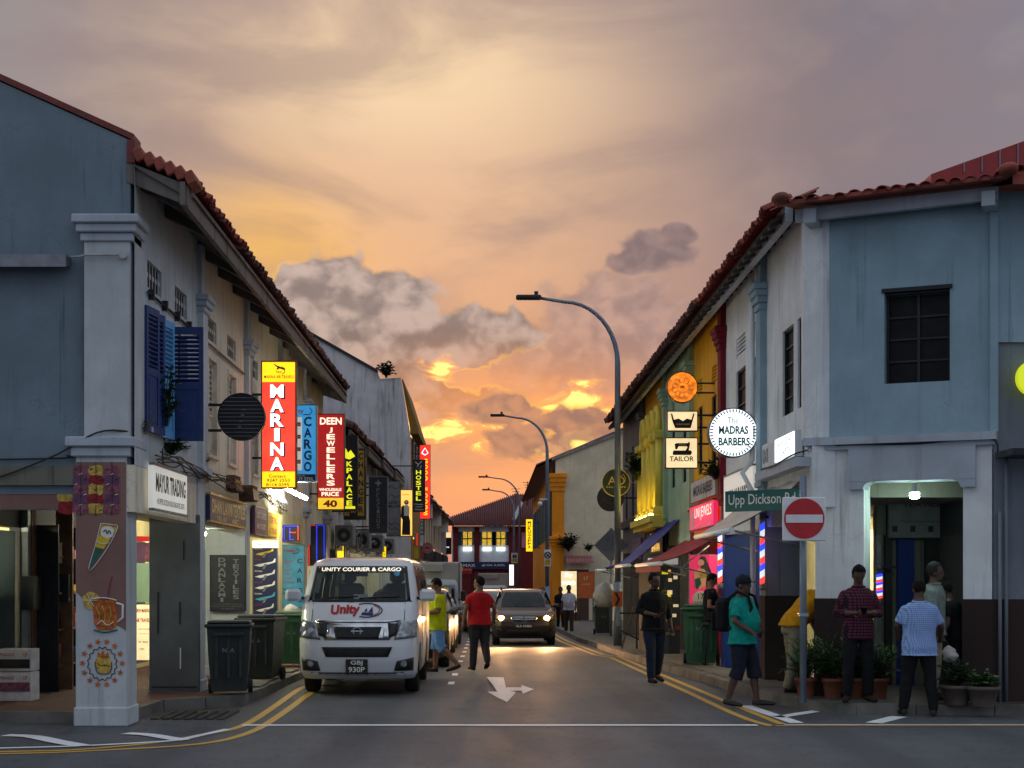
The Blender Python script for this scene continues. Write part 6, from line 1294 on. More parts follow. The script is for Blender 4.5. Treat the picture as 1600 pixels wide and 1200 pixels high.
def sack(px_, py_, y, w, h, label, m='bag_white', d=None):
    x, z = PX(px_, y), PZ(py_, y); b = MB(); n = 14; rs = []
    for i in range(9):
        t = i/8; k = sin(pi*min(1, t*.92+.12))**.5; rs.append(((x+random.uniform(-.02, .02), y+random.uniform(-.02, .02), z+h*t), w*.5*k*random.uniform(.95, 1.03)+.01, (d or w*.8)*.5*k*random.uniform(.95, 1.03)+.01))
    b.rings(rs, n); return tag(b.build('rubbish_bag', m, None), label, 'bag')
sack(455, 963, 32.0, .32, .26, 'white rubbish bag on top of the green bin by the van'); sack(946, 949, 44.0, .7, .75, 'large grey sheeted bundle beside the nearest lamp post', 'tarp')
# electric cabinets
for px0, py0, px1, py1, m, lb in ((900, 914, 918, 967, 'plate_grey', 'grey electric cabinet behind the white shirted man'), (930, 890, 946, 960, 'wall_white', 'pale tall cabinet left of the nearest lamp post')):
    y = GY(py1, KH); r = thing('cabinet', lb, 'cabinet', (PX((px0+px1)/2, y), y, gz(y)+KH)); b = MB(); x0, x1, z1 = PX(px0, y), PX(px1, y), PZ(py0, y); b.box(x0, x1, y, y+.6, gz(y)+KH, z1, .02); b.build('cabinet_body', m, r)
    for k in (0, 1): q = MB(); q.box(x0+.03+(x1-x0)*.5*k, x0-.03+(x1-x0)*.5*(k+1), y-.015, y-.001, gz(y)+KH+.15, z1-.08); q.build('cabinet_door', m, r)
    q = MB(); q.box(x0-.03, x1+.03, y-.04, y+.64, z1, z1+.06); q.build('cabinet_roof', 'metal_grey', r)
dm = thing('diamond_sign', 'back of a grey diamond road sign behind the lamp post', 'sign', (PX(953, 47), 47, gz(47))); b = MB(); cx, cz = PX(955, 47), PZ(852, 47); s = 27*47/F; b.extr([(cx-s, cz), (cx, cz-s), (cx+s, cz), (cx, cz+s)], 'y', 47, 47.02); b.build('sign_plate', 'metal_grey', dm); b = MB(); b.tube([(cx, 47.06, gz(47)), (cx, 47.06, cz+s)], .04, 8); b.build('pole', 'steel_pole', dm)
# awnings on the right
def awning(name, label, wx, y0, y1, z_wall, x_out, z_out, m, th=.02, valance=.12, arms=True):
    r = thing(name, label, 'awning', (wx, (y0+y1)/2, z_out)); b = MB(); n = 8; v = []
    for i in range(n+1):
        yy = y0+(y1-y0)*i/n
        for j in range(5):
            t = j/4; sag = .05*sin(pi*t)+.02*sin(i*2.1+j); v.append((wx+(x_out-wx)*t, yy, z_wall+(z_out-z_wall)*t-sag))
    b.raw(v, [(i*5+j, i*5+j+1, (i+1)*5+j+1, (i+1)*5+j) for i in range(n) for j in range(4)], True); b.raw([(a, b_, c_-th) for a, b_, c_ in v], [(i*5+j, (i+1)*5+j, (i+1)*5+j+1, i*5+j+1) for i in range(n) for j in range(4)], True); b.build('canvas', m, r)
    q = MB(); q.tube([(x_out, y0, z_out-.03), (x_out, y1, z_out-.03)], .04, 8); q.build('front_bar', 'white', r)
    if valance: q = MB(); q.face([(x_out-.01, y0, z_out-.06), (x_out-.01, y1, z_out-.06), (x_out-.01, y1, z_out-.06-valance), (x_out-.01, y0, z_out-.06-valance)]); q.build('valance', m, r)
    for yy in (y0+.05, y1-.05): q = MB(); q.tube([(wx, yy, z_out-.25), (x_out, yy, z_out-.03)], .016, 6); q.build('arm', 'metal_grey', r)
    return r
awning('red_awning', 'maroon fabric awning sloping out beside the pink board', RX, 28.2, 33.0, 2.48, 3.15, 1.98, 'awning_red')
awning('blue_awning', 'blue sheet awning sloping steeply under the green house', RX, 34.0, 37.6, 3.0, 3.1, 2.0, 'awning_blue', valance=0)
awning('small_blue_awning', 'small blue awning at the dark house behind the lamp post', RX, 42.5, 46.0, 2.3, 3.2, 1.95, 'awning_blue', valance=0)
awning('grey_awning', 'pale grey canvas awning below the LED text panel', RX, 20.6, 24.2, 3.02, 3.25, 2.35, 'awning_grey', valance=0)
ps_ = thing('plastic_sheet', 'clear plastic drop sheet hanging from the maroon awning', 'sheet', (3.3, 29.5, .2)); b = MB(); n = 16; v = []
for i in range(n+1):
    t = i/n; xx = 3.2+.95*t; yy = 29.0+.05*sin(i*1.7)
    for z in (.25, 1.2, 2.0+.4*t): v.append((xx, yy+.03*sin(z*5+i), z))
b.raw(v, [(i*3+j, i*3+j+1, (i+1)*3+j+1, (i+1)*3+j) for i in range(n) for j in range(2)], True); b.build('clear_sheet', 'plastic_clear', ps_, fix=False)
q = MB(); q.tube([(3.2, 29, 1.98), (3.6, 29, 1.86), (4.15, 29, 2.3)], .015, 6); q.build('hem_cord', 'white', ps_)
kn = thing('shop_kiosk', 'dark shop kiosk with hanging goods under the maroon awning', 'kiosk', (3.9, 34.5, .1)); b = MB(); b.box(3.5, 4.15, 33.5, 36, gz(34)+KH, 1.95); b.build('kiosk_body', 'wall_dark', kn)
for k in range(26):
    x_ = 3.5+random.uniform(0, .55); z_ = .45+.055*k; b = MB(); b.box(x_, x_+random.uniform(.05, .14), 33.44, 33.485, z_, z_+random.uniform(.04, .09)); b.build('hanging_goods', random.choice(['lit_neon_y', 'lit_warm', 'lit_cream', 'white', 'brown', 'red', 'purple', 'gold']), kn)  # some goods glow by themselves, standing in for shop light on them
b = MB(); b.box(3.45, 4.1, 33.42, 33.48, 1.98, 2.12); b.build('lamp_box', 'dim_white', kn)
ld = thing('folded_rack', 'folded timber and metal rack leaning by the nearest lamp post', 'rack', (3.5, 36.8, .0)); 
for a, b_ in (((3.15, 36.6, gz(36)+KH), (3.45, 36.9, 1.0)), ((3.5, 36.5, gz(36)+KH), (3.5, 36.8, 1.0)), ((3.1, 36.6, .85), (3.7, 36.7, .85)), ((3.1, 36.6, .45), (3.7, 36.7, .15))): q = MB(); q.tube([a, b_], .022, 6); q.build('rail', 'wood' if a[0] < 3.2 and a[2] < .2 else 'metal_dark', ld)
bb_ = thing('stacked_cartons', 'white printed carton, lower of the two in the dark shop', 'carton', (PX(22, 19.4), 19.4, KH))
for k, (py0, py1, m, lb) in enumerate(((1050, 1088, 'carton_white', None), (1014, 1049, 'carton_white', 'white printed carton, upper of the two in the dark shop'))):
    r = bb_ if k == 0 else thing('stacked_cartons', lb, 'carton', (PX(22, 19.4), 19.4, PZ(1049, 19.4)))
    r.name = 'carton' if k == 0 else 'carton.001'; WM[r.name] = Matrix.Translation(r.location); z0 = PZ(py1, 19.4) if k else KH-.01
    b = MB(); b.box(PX(-6, 19.4), PX(49, 19.4), 19.4, 19.75, z0, PZ(py0, 19.4)-.003, .006); b.build('carton_body', m, r); f = Face(r, 19.39); f.band(-4, py0+16, 47, py0+30, 'ink_black' if k else 'ink_mauve', .003+.0125, 'print_band'); f.text('ink_red', [('FRAGILE', 12, py0+9, 22, 5), ('UP', 40, py0+9, 6, 6)])
for k in range(3): bc = thing('carton', 'brown cardboard carton, '+('bottom', 'middle', 'top')[k]+' of the stack in the lit corner shop', 'carton', (-7.25, 20.25, .145+.5*k)); b = MB(); b.box(-7.5, -7.0, 20.0, 20.5, .145+.5*k, .62+.5*k, .01); b.build('carton_body', 'carton_brown', bc)
pc = thing('notice_box', 'dark wall cabinet under a bright notice in the corner shop', 'cabinet', (-5.9, 21.2, 1.2)); b = MB(); b.box(PX(88, 21.2), PX(107, 21.2), 21.2, 21.3, PZ(940, 21.2), PZ(897, 21.2)); b.build('cabinet_body', 'metal_dark', pc); b = MB(); b.box(PX(86, 21.2), PX(97, 21.2), 21.18, 21.2, PZ(880, 21.2), PZ(848, 21.2)); b.build('notice', 'cream', pc); b = MB(); b.box(PX(84, 21.2), PX(110, 21.2), 21.3, 21.36, KH, 2.7); b.build('backing_panel', 'wood', pc)
# cables, wires
def wires(label, pts_list, name='cable_tangle', rad=.009, m='cable'):
    r = thing(name, label, 'cable', pts_list[0][0])
    for p in pts_list: b = MB(); b.tube(smooth3(p), rad, 5); b.build('cable', m, r)
def smooth3(p, n=5):
    o = []
    for i in range(len(p)-1):
        p0, p1, p2, p3 = (Vector(p[max(i-1, 0)]), Vector(p[i]), Vector(p[i+1]), Vector(p[min(i+2, len(p)-1)]))
        for k in range(n): t = k/n; o.append(.5*((2*p1)+(p2-p0)*t+(2*p0-5*p1+4*p2-p3)*t*t+(3*p1-p0-3*p2+p3)*t**3))
    return o+[Vector(p[-1])]
tl = []
for k in range(7):
    yy = 18.0; p = []
    while yy < 30: p.append((WX+.05+random.uniform(0, .12), yy, 3.1-.005*(yy-18)+random.uniform(-.1, .1))); yy += random.uniform(.5, 1.1)
    tl.append(p)
wires('tangled cables strung along the left shop boards', tl)
wires('thin cable sagging across the blue gable wall to the pillar', [[(-8, 17.3, 2.7), (-6.0, 17.28, 2.72), (-5.0, 17.26, 3.0), (-4.4, 17.2, 3.3), (-4.05, 17.25, 3.32)], [(-8, 17.33, 2.98), (-5.0, 17.32, 3.02), (-4.75, 17.25, 3.05)]], rad=.011)
tl = []
for k in range(14):
    yy = 36+random.uniform(0, 14); p = [(-3.9+.018*(yy-36.8)+random.uniform(0, .35), yy+j*.5, 2.75+random.uniform(-.35, .25)) for j in range(5)]; tl.append(p)
wires('jumble of cables and pipes over the far left shop fronts', tl, rad=.025, m='grey')
wires('cable looping along the right string course', [[(4.05, 22.9, 3.3), (4.0, 21.5, 3.26), (4.1, 20.4, 3.34), (4.6, 19.85, 3.4), (5.4, 19.5, 3.38), (6.2, 19.1, 3.42), (6.32, 19.1, 3.2)]], rad=.012)
for k in range(4):        # air conditioner stacks on the far left row
    y = 38+k*4.2; x = -3.75+.018*(y-36.8); r = thing('air_conditioner', ['first', 'second', 'third', 'fourth'][k]+' air conditioner along the far left shop fronts', 'air conditioner', (x, y, 2.6), group='air conditioners on the left row'); b = MB(); b.box(x-.1, x+.35, y, y+.8, 2.5, 3.0, .02); b.build('unit_case', 'grey', r); b = MB(); b.ring((x+.12, y-.01, 2.75), .06, .17, (0, -1, 0), .02, 20); b.build('fan_guard', 'metal_dark', r)
# aerials
for px_, py0, py1, y, lb in ((806, 786, 762, 116, 'left roof aerial on the red roofed house'), (824, 790, 752, 112, 'right cross shaped roof aerial above the far right row')):
    x = PX(px_, y); r = thing('roof_aerial', lb, 'aerial', (x, y, PZ(py0, y)), group='roof aerials'); b = MB(); b.tube([(x, y, PZ(py0, y)), (x, y, PZ(py1, y))], .03, 5); b.build('mast', 'metal_dark', r)
    for k in range(3): z = PZ(py1+2+k*4, y); b = MB(); b.tube([(x-.35+.08*k, y, z), (x+.35-.08*k, y, z)], .02, 5); b.build('element', 'metal_dark', r)
# ---------------------------------------------------------------- vehicles (built facing -Y, nose at y = 0)
class Shell:
    """body lofted from horizontal slices (z, nose y, tail y, half width, corner radius)"""
    def __init__(s, sl, bow=.1): s.sl = sl; s.bow = bow
    def at(s, z):
        sl = s.sl
        if z <= sl[0][0]: return sl[0][1:]
        for a, b in zip(sl, sl[1:]):
            if a[0] <= z <= b[0]:
                t = (z-a[0])/(b[0]-a[0]); return tuple(a[i]+(b[i]-a[i])*t for i in range(1, 5))
        return sl[-1][1:]
    def front(s, x, z):
        yf, yr, w, r = s.at(z); ax = min(abs(x), w); y = yf+s.bow*(ax/w)**2
        if ax > w-r: y += r-sqrt(max(0, r*r-(ax-(w-r))**2))
        return y
    def rear(s, x, z):
        yf, yr, w, r = s.at(z); ax = min(abs(x), w); y = yr-.03*(ax/w)**2; r *= .6
        if ax > w-r: y -= r-sqrt(max(0, r*r-(ax-(w-r))**2))
        return y
    def outline(s, z):
        yf, yr, w, r = s.at(z); P = []
        for k in range(7): x = (w-r)*k/6; P.append((x, s.front(x, z), 'f'))
        for k in range(1, 6): t = pi/2*k/6; x = w-r+r*sin(t); P.append((x, s.front(x, z), 'c'))
        ya, yb = s.front(w, z), s.rear(w, z)
        for k in range(15): P.append((w, ya+(yb-ya)*k/14, 's'))
        r2 = r*.6
        for k in range(5, 0, -1): t = pi/2*k/6; x = w-r2+r2*sin(t); P.append((x, s.rear(x, z), 'c'))
        for k in range(6, -1, -1): x = (w-r2)*k/6; P.append((x, s.rear(x, z), 'r'))
        return P
    def body(s, hole=lambda x, y, z, tag: False, sub=3):
        zs = []
        for a, b in zip(s.sl, s.sl[1:]):
            for k in range(sub): zs.append(a[0]+(b[0]-a[0])*k/sub)
        zs.append(s.sl[-1][0]); mb = MB(); R = []
        for z in zs:
            o = s.outline(z); full = [(x, y, z, t) for x, y, t in o] + [(-x, y, z, t) for x, y, t in o[-2:0:-1]]; R.append(full)
        n = len(R[0]); base = 0; v = [p[:3] for r in R for p in r]; f = []
        for i in range(len(R)-1):
            for j in range(n):
                a, b, d, e = R[i][j], R[i][(j+1) % n], R[i+1][(j+1) % n], R[i+1][j]
                m = [(a[q]+b[q]+d[q]+e[q])/4 for q in range(3)]
                if hole(m[0], m[1], m[2], a[3] if a[3] == b[3] else 'c'): continue
                f.append((i*n+j, i*n+(j+1) % n, (i+1)*n+(j+1) % n, (i+1)*n+j))
        mb.raw(v, f, True); mb.face([p[:3] for p in R[-1]], True); mb.face([p[:3] for p in R[0]][::-1]); return mb
    def patch(s, quad, nu=8, nv=5, off=.008, mb=None, where='front', thick=True):
        """quad: four (x, z) corners, lower left, lower right, upper right, upper left, on the nose"""
        mb = mb or MB(); V = []
        for j in range(nv+1):
            for i in range(nu+1):
                u, w = i/nu, j/nv
                a = [quad[0][q]*(1-u)+quad[1][q]*u for q in (0, 1)]; b = [quad[3][q]*(1-u)+quad[2][q]*u for q in (0, 1)]; x, z = a[0]*(1-w)+b[0]*w, a[1]*(1-w)+b[1]*w
                V.append((x, (s.front(x, z)-off) if where == 'front' else (s.rear(x, z)+off), z))
        m = nu+1; mb.raw(V, [(j*m+i, j*m+i+1, (j+1)*m+i+1, (j+1)*m+i) for j in range(nv) for i in range(nu)], True)
        if thick:
            rim = [i for i in range(m)] + [j*m+nu for j in range(1, nv+1)] + [nv*m+i for i in range(nu-1, -1, -1)] + [j*m for j in range(nv-1, 0, -1)]
            sgn = 1 if where == 'front' else -1
            bk = [(V[i][0], V[i][1]+sgn*(off+.02), V[i][2]) for i in rim]; k = len(rim)
            mb.raw([V[i] for i in rim]+bk, [(i, (i+1) % k, k+(i+1) % k, k+i) for i in range(k)])
        return mb
    def side(s, sgn, y0, y1, z0, z1, off=.006, dy=(0, 0), n=6):
        mb = MB(); V = []
        for j in range(n+1):
            z = z0+(z1-z0)*j/n; w = s.at(z)[2]+off; t = j/n
            V += [(sgn*w, y0+dy[0]*t, z), (sgn*w, y1+dy[1]*t, z)]
        return mb.raw(V, [(2*j, 2*j+1, 2*j+3, 2*j+2) for j in range(n)], True)
def add_wheel(r, x, y, rad, w=.2, name='wheel'):
    s = 1 if x > 0 else -1; b = MB(); x1 = x-s*w
    n = 28; prof = [(x1, rad*.7), (x1, rad*.94), (x1+s*.03, rad), (x-s*.03, rad), (x, rad*.94), (x, rad*.68)]
    v = [(px_, y+rr*cos(2*pi*k/n), rad+rr*sin(2*pi*k/n)) for px_, rr in prof for k in range(n)]
    b.raw(v, [(i*n+k, i*n+(k+1) % n, (i+1)*n+(k+1) % n, (i+1)*n+k) for i in range(len(prof)-1) for k in range(n)], True); b.face([(x1, y+rad*.7*cos(2*pi*k/n), rad+rad*.7*sin(2*pi*k/n)) for k in range(n)])
    o = b.build(name, 'rubber', r, True)
    q = MB(); q.disc((x-s*.03, y, rad), rad*.68, (s, 0, 0), .05, 24); ri = q.build('rim', 'rim', o)
    return o
def mirror(r, x, y, z, m, s, w=.2, h=.16):
    b = MB(); b.box(min(x, x+s*w), max(x, x+s*w), y, y+.12, z, z+h, .04); o = b.build('wing_mirror', m, r, True)
    b = MB(); b.tube([(x-s*.1, y+.12, z+.04), (x+s*.06, y+.07, z+.05)], .025, 6); b.build('mirror_arm', 'black', o)
# --- white courier van
vx, vy = -1.876, 21.7
van = thing('delivery_van', 'white courier van parked nose out on the left with red and blue logo', 'van', (vx, vy, 0))
VS = Shell([(.24, .12, 4.6, .79, .24), (.31, .04, 4.66, .825, .24), (.50, .0, 4.69, .842, .2), (.72, .01, 4.69, .847, .2), (.86, .04, 4.69, .847, .2), (1.06, .13, 4.69, .845, .2), (1.25, .29, 4.68, .84, .2), (1.36, .42, 4.67, .835, .17), (1.60, .60, 4.65, .80, .15), (1.84, .79, 4.60, .752, .14), (1.93, .96, 4.55, .70, .17), (1.975, 1.25, 4.45, .62, .2), (1.99, 1.7, 4.3, .5, .22)], .1)
def vh(x, y, z, t):
    if 1.37 < z < 1.84:
        if t == 'f': return True
        if t == 'r' and abs(x) < .6: return True
        if t == 's' and (.95 < y < 1.75 or 1.95 < y < 3.1 or 3.25 < y < 4.3): return True
    return False
VS.body(vh).build('body', 'paint_van', van, True)
VS.patch([(-.72, 1.355), (.72, 1.355), (.645, 1.85), (-.645, 1.85)], 12, 6, .006, thick=False).build('windscreen', 'glass_van', van, True)
wb = MB(); VS.patch([(-.67, 1.755), (.67, 1.755), (.64, 1.855), (-.64, 1.855)], 12, 2, .011, wb, thick=False); vb_ = wb.build('sun_strip', 'black', van, True)
VS.patch([(-.76, 1.335), (.76, 1.335), (.735, 1.365), (-.735, 1.365)], 12, 1, .012).build('windscreen_seal', 'black', van, True)
for s in (-1, 1): VS.patch([(s*.69, 1.36), (s*.735, 1.36), (s*.665, 1.85), (s*.628, 1.85)], 2, 6, .012).build('windscreen_seal', 'black', van, True)
for s in (-1, 1):
    for a, b in ((.95, 1.75), (1.95, 3.1), (3.25, 4.3)): VS.side(s, a-.03, b+.03, 1.35, 1.86, .004, dy=(.15 if a < 1 else 0, 0)).build('side_window', 'glass_van', van, True)
# inside: floor, dash, seats, rear window light
b = MB(); b.box(-.72, .72, .55, 4.5, .75, .8); b.build('cabin_floor', 'black', van, True)
b = MB(); b.box(-.7, .7, .46, .8, 1.15, 1.36, .04); b.build('dashboard', 'black', van, True)
for x in (-.42, .3): b = MB(); b.box(x-.02, x+.42, 1.25, 1.45, .85, 1.6, .06); b.box(x+.08, x+.3, 1.28, 1.4, 1.6, 1.8, .05); b.build('seat', 'black', van, True)
b = MB(); b.ring((.36, .86, 1.33), .16, .19, (0, -1, .5), .03, 24); b.build('steering_wheel', 'black', van, True)
b = MB(); b.box(-.08, .1, .72, .74, 1.7, 1.77); b.build('rear_view_mirror', 'black', van, True)
b = MB(); b.box(-.1, .12, .62, .66, 1.37, 1.44); b.build('dash_card', 'carton_white', van, True)
VS.patch([(-.6, 1.37), (.6, 1.37), (.56, 1.84), (-.56, 1.84)], 8, 3, .006, where='rear', thick=False).build('rear_window', 'glass_van', van, True)
# wipers
for x0, x1 in ((-.55, -.02), (.0, .58)):
    b = MB(); b.tube([(x0+(x1-x0)*t, VS.front(x0+(x1-x0)*t, 1.385+.03*t)-.018, 1.385+.03*t) for t in [k/8 for k in range(9)]], .011, 5); b.build('wiper', 'black', van, True)
# grille, lamps, bumper details
VS.patch([(-.46, .80), (.46, .80), (.60, 1.06), (-.60, 1.06)], 14, 5, .012).build('grille', 'chrome', van, True)
VS.patch([(-.30, .815), (.30, .815), (.345, .985), (-.345, .985)], 10, 4, .024).build('grille_mesh', 'black', van, True)
for s in (-1, 1):
    VS.patch([(s*.45, .83), (s*.55, .87), (s*.585, 1.035), (s*.43, 1.035)], 3, 3, .022).build('grille_mesh', 'black', van, True)
    VS.patch([(s*.36, .82), (s*.43, .82), (s*.42, .95), (s*.38, .97)], 3, 3, .030).build('grille_fin', 'chrome', van, True)
    VS.patch([(s*.52, .80), (s*.835, .83), (s*.838, 1.08), (s*.60, 1.045)], 7, 5, .012).build('headlight', 'lamp_glass', van, True)
    for q, (hx, hz) in enumerate(((.66, .92), (.77, .94))): b = MB(); b.disc((s*hx, VS.front(hx, hz)-.016, hz), .055, (0, -1, 0), .02, 16); b.build('lamp_reflector', 'chrome', van, True)
    VS.patch([(s*.52, .36), (s*.79, .36), (s*.80, .55), (s*.56, .50)], 5, 3, .012).build('fog_recess', 'black', van, True)
    b = MB(); b.disc((s*.66, VS.front(.66, .47)-.02, .465), .045, (0, -1, 0), .02, 16); b.build('fog_lamp', 'lamp_glass', van, True)
VS.patch([(-.44, .56), (.44, .56), (.50, .70), (-.50, .70)], 12, 3, .012).build('lower_grille', 'black', van, True)
for k in range(4): VS.patch([(-.45-.01*k, .58+.03*k), (.45+.01*k, .58+.03*k), (.45+.01*k, .588+.03*k), (-.45-.01*k, .588+.03*k)], 10, 1, .02).build('grille_bar', 'metal_dark', van, True)
for k in range(4): VS.patch([(-.30, .84+.038*k), (.30, .84+.038*k), (.30, .846+.038*k), (-.30, .846+.038*k)], 8, 1, .029).build('grille_bar', 'metal_dark', van, True)
b = MB(); b.ring((0, VS.front(0, .93)-.045, .925), .05, .062, (0, -1, 0), .02, 24); b.box(-.085, .085, VS.front(0, .93)-.046, VS.front(0, .93)-.03, .915, .937); b.build('badge', 'chrome', van, True)
VS.patch([(-.44, 1.05), (.44, 1.05), (.62, 1.075), (-.62, 1.075)], 10, 2, .022).build('grille_trim', 'chrome', van, True)
b = MB(); b.box(-.155, .155, -.035, -.01, .33, .53, .006); pl_ = b.build('number_plate', 'black', van, True); lettering(pl_, 'ink_pale', [('GBJ', (0, -.038, .475), .17, .075, .02), ('930P', (0, -.038, .385), .23, .075, .02)])
for z in (1.32,): VS.patch([(-.68, .30), (.68, .30), (.66, .34), (-.66, .34)], 10, 1, .006).build('bumper_lip', 'black', van, True)
def nose_text(r, txt, cx, cz, w, h, m, off=.012, bold=.02, name='lettering', sh=VS):
    v, f, _ = text_mesh(txt, bold); mb = MB(); mb.raw([(cx+p[0]*w, sh.front(cx+p[0]*w, cz+p[1]*h)-off, cz+p[1]*h) for p in v], f); return mb.build(name, m, r, True, fix=False)
nose_text(van, 'UNITY COURIER & CARGO', 0, 1.805, 1.16, .055, 'ink_lit', .018)
nose_text(van, 'U', -.335, 1.225, .12, .14, 'ink_red', .012, .05); nose_text(van, 'nity', -.12, 1.215, .29, .165, 'ink_red', .012, .05)
def nose_wire(r, pts, m, rad=.006, sh=VS): b = MB(); b.tube([(x, sh.front(x, z)-.012, z) for x, z in smooth_pts(pts, 5)], rad, 5); return b.build('logo_swoosh', m, r, True)
nose_wire(van, [(.0, 1.30), (.12, 1.315), (.26, 1.29), (.34, 1.22), (.28, 1.15), (.14, 1.12), (.02, 1.13)], 'ink_navy', .008); nose_wire(van, [(.22, 1.29), (.30, 1.24), (.28, 1.18), (.2, 1.14)], 'ink_red')
for pts in ([(.04, 1.15), (.2, 1.14), (.22, 1.18), (.06, 1.19)], [(.08, 1.2), (.12, 1.25), (.13, 1.2)], [(.14, 1.19), (.2, 1.27), (.21, 1.19)], [(-.16, 1.32), (.0, 1.345), (-.02, 1.355), (-.1, 1.335)]):
    b = MB(); b.face([(x, VS.front(x, z)-.013, z) for x, z in pts]); b.build('logo_mark', 'ink_navy', van, True)
for x in (-.66, .66):
    b = MB(); b.tube([(x, VS.front(x, z)-.001, z) for z in (1.06, 1.2, 1.345)], .005, 4); b.build('panel_gap', 'black', van, True)
for s in (-1, 1):
    mirror(van, s*.86, .55, 1.34, 'paint_van', s, .23, .18)
    for yy in (1.9, 3.2): b = MB(); b.tube([(s*(VS.at(z)[2]+.001), yy, z) for z in (.4, .8, 1.2, 1.4, 1.8)], .006, 4); b.build('panel_gap', 'black', van, True)
    for yy in (1.05, 3.6):
        add_wheel(van, s*.835, yy, .33, .2); a = MB(); n = 14; w = VS.at(.5)[2]+.012
        pr = [(yy+.40*cos(pi*k/n), .33+.40*sin(pi*k/n)) for k in range(n+1)]; a.extr(pr, 'x', s*(w-.1), s*w); a.build('wheel_arch', 'black', van, True)
    b = MB(); b.tube([(s*.83, 1.6, 1.12), (s*.87, 1.68, 1.12), (s*.83, 1.76, 1.12)], .015, 5); b.build('door_handle', 'paint_van', van, True)
b = MB(); b.disc((.52, VS.front(.52, 1.74)-.008, 1.745), .045, (0, -.8, .5), .002, 20); b.build('windscreen_sticker', 'cyan', van, True)
# --- car
CARS = [(.20, .14, 4.3, .80, .32), (.33, .04, 4.42, .86, .32), (.52, .0, 4.45, .885, .3), (.70, .03, 4.45, .89, .28), (.84, .10, 4.44, .885, .28), (.93, .30, 4.42, .87, .26), (1.0, .75, 4.38, .85, .24), (1.05, 1.10, 4.3, .83, .2), (1.28, 1.46, 4.15, .75, .16), (1.47, 1.80, 3.9, .67, .16), (1.535, 2.05, 3.7, .6, .18), (1.56, 2.5, 3.4, .45, .2)]
def make_car(name, label, cat, paint, loc, rz, lit=False, plate=None, rails=False, group=None, detail=True):
    r = thing(name, label, cat, loc, rz, group); S = Shell(CARS, .16)
    def hole(x, y, z, t): return (1.07 < z < 1.46) and (t == 'f' or (t == 'r' and abs(x) < .55) or (t == 's' and (1.5 < y < 3.9) and not 2.62 < y < 2.8))
    S.body(hole).build('body', paint, r, True)
    S.patch([(-.78, 1.06), (.78, 1.06), (.635, 1.475), (-.635, 1.475)], 10, 5, .006, thick=False).build('windscreen', 'glass_van' if lit else 'glass_dark', r, True)
    S.patch([(-.6, 1.06), (.6, 1.06), (.55, 1.47), (-.55, 1.47)], 6, 3, .006, where='rear', thick=False).build('rear_window', 'glass_dark', r, True)
    for s in (-1, 1):
        for a, b_ in ((1.45, 2.64), (2.78, 3.95)): S.side(s, a, b_, 1.06, 1.48, .003, dy=(.35 if a < 2 else 0, -.2 if a > 2 else 0)).build('side_window', 'glass_dark', r, True)
        S.patch([(s*.50, .66), (s*.82, .72), (s*.84, .90), (s*.62, .84)], 6, 4, .012).build('headlight', 'lamp_glass', r, True)
        S.patch([(s*.55, .34), (s*.78, .36), (s*.78, .50), (s*.60, .46)], 4, 3, .012).build('fog_recess', 'black', r, True)
        S.patch([(s*.55, .72), (s*.84, .74), (s*.84, .9), (s*.6, .9)], 4, 3, .010, where='rear').build('tail_light', 'lamp_red', r, True)
        mirror(r, s*.86, 1.3, 1.02, paint, s, .19, .13)
        for yy in (.88, 3.5):
            add_wheel(r, s*.88, yy, .33, .21); a = MB(); n = 14; w = S.at(.5)[2]+.01; a.extr([(yy+.39*cos(pi*k/n), .33+.39*sin(pi*k/n)) for k in range(n+1)], 'x', s*(w-.1), s*w); a.build('wheel_arch', 'black', r, True)
        if rails: b = MB(); b.tube([(s*.62, 1.95, 1.535), (s*.62, 2.05, 1.59), (s*.6, 3.4, 1.6), (s*.6, 3.6, 1.54)], .02, 6); b.build('roof_rail', 'black', r, True)
    S.patch([(-.30, .66), (.30, .66), (.38, .80), (-.38, .80)], 10, 3, .012).build('grille', 'chrome', r, True)
    S.patch([(-.29, .675), (.29, .675), (.355, .788), (-.355, .788)], 10, 3, .018).build('grille_mesh', 'black', r, True)
    S.patch([(-.33, .725), (.33, .725), (.34, .745), (-.34, .745)], 10, 1, .026).build('grille_bar', 'chrome', r, True)
    b = MB(); b.ring((0, S.front(0, .74)-.04, .737), .05, .065, (0, -1, 0), .02, 20); b.build('badge', 'chrome', r, True)
    S.patch([(-.42, .30), (.42, .30), (.46, .44), (-.46, .44)], 8, 3, .012).build('lower_grille', 'black', r, True)
    if plate:
        b = MB(); b.box(-.25, .25, -.03, -.005, .50, .60, .005); p_ = b.build('number_plate', 'black', r, True); lettering(p_, 'ink_pale', [(plate, (0, -.033, .55), .44, .065, .02)])
    b = MB(); b.box(-.7, .7, 1.2, 3.9, .6, .65); b.build('cabin_floor', 'black', r, True)
    for x in (-.4, .4): b = MB(); b.box(x-.22, x+.22, 2.1, 2.3, .65, 1.22, .06); b.box(x-.11, x+.11, 2.15, 2.25, 1.22, 1.38, .04); b.build('seat', 'black', r, True)
    if lit:
        for s in (-1, 1):
            hx, hz = s*.63, .765; yy = S.front(hx, hz)-.03; b = MB(); b.ball((hx, yy, hz), .075, .03, .07); b.build('lit_headlamp', 'head_light', r, True)
            S.patch([(s*.70, .74), (s*.80, .76), (s*.81, .86), (s*.72, .83)], 3, 2, .02).build('indicator', 'lamp_amber', r, True)
            li = bpy.data.lights.new('headlight_beam', 'SPOT'); li.energy = 420; li.color = (1, .52, .22); li.spot_size = radians(70); li.spot_blend = .8; li.shadow_soft_size = .05
            lo_ = bpy.data.objects.new('headlight_beam', li); C.objects.link(lo_); lo_.parent = r; lo_.location = (hx, yy-.08, hz); lo_.rotation_euler = (radians(90-4.2), 0, pi)
    return r
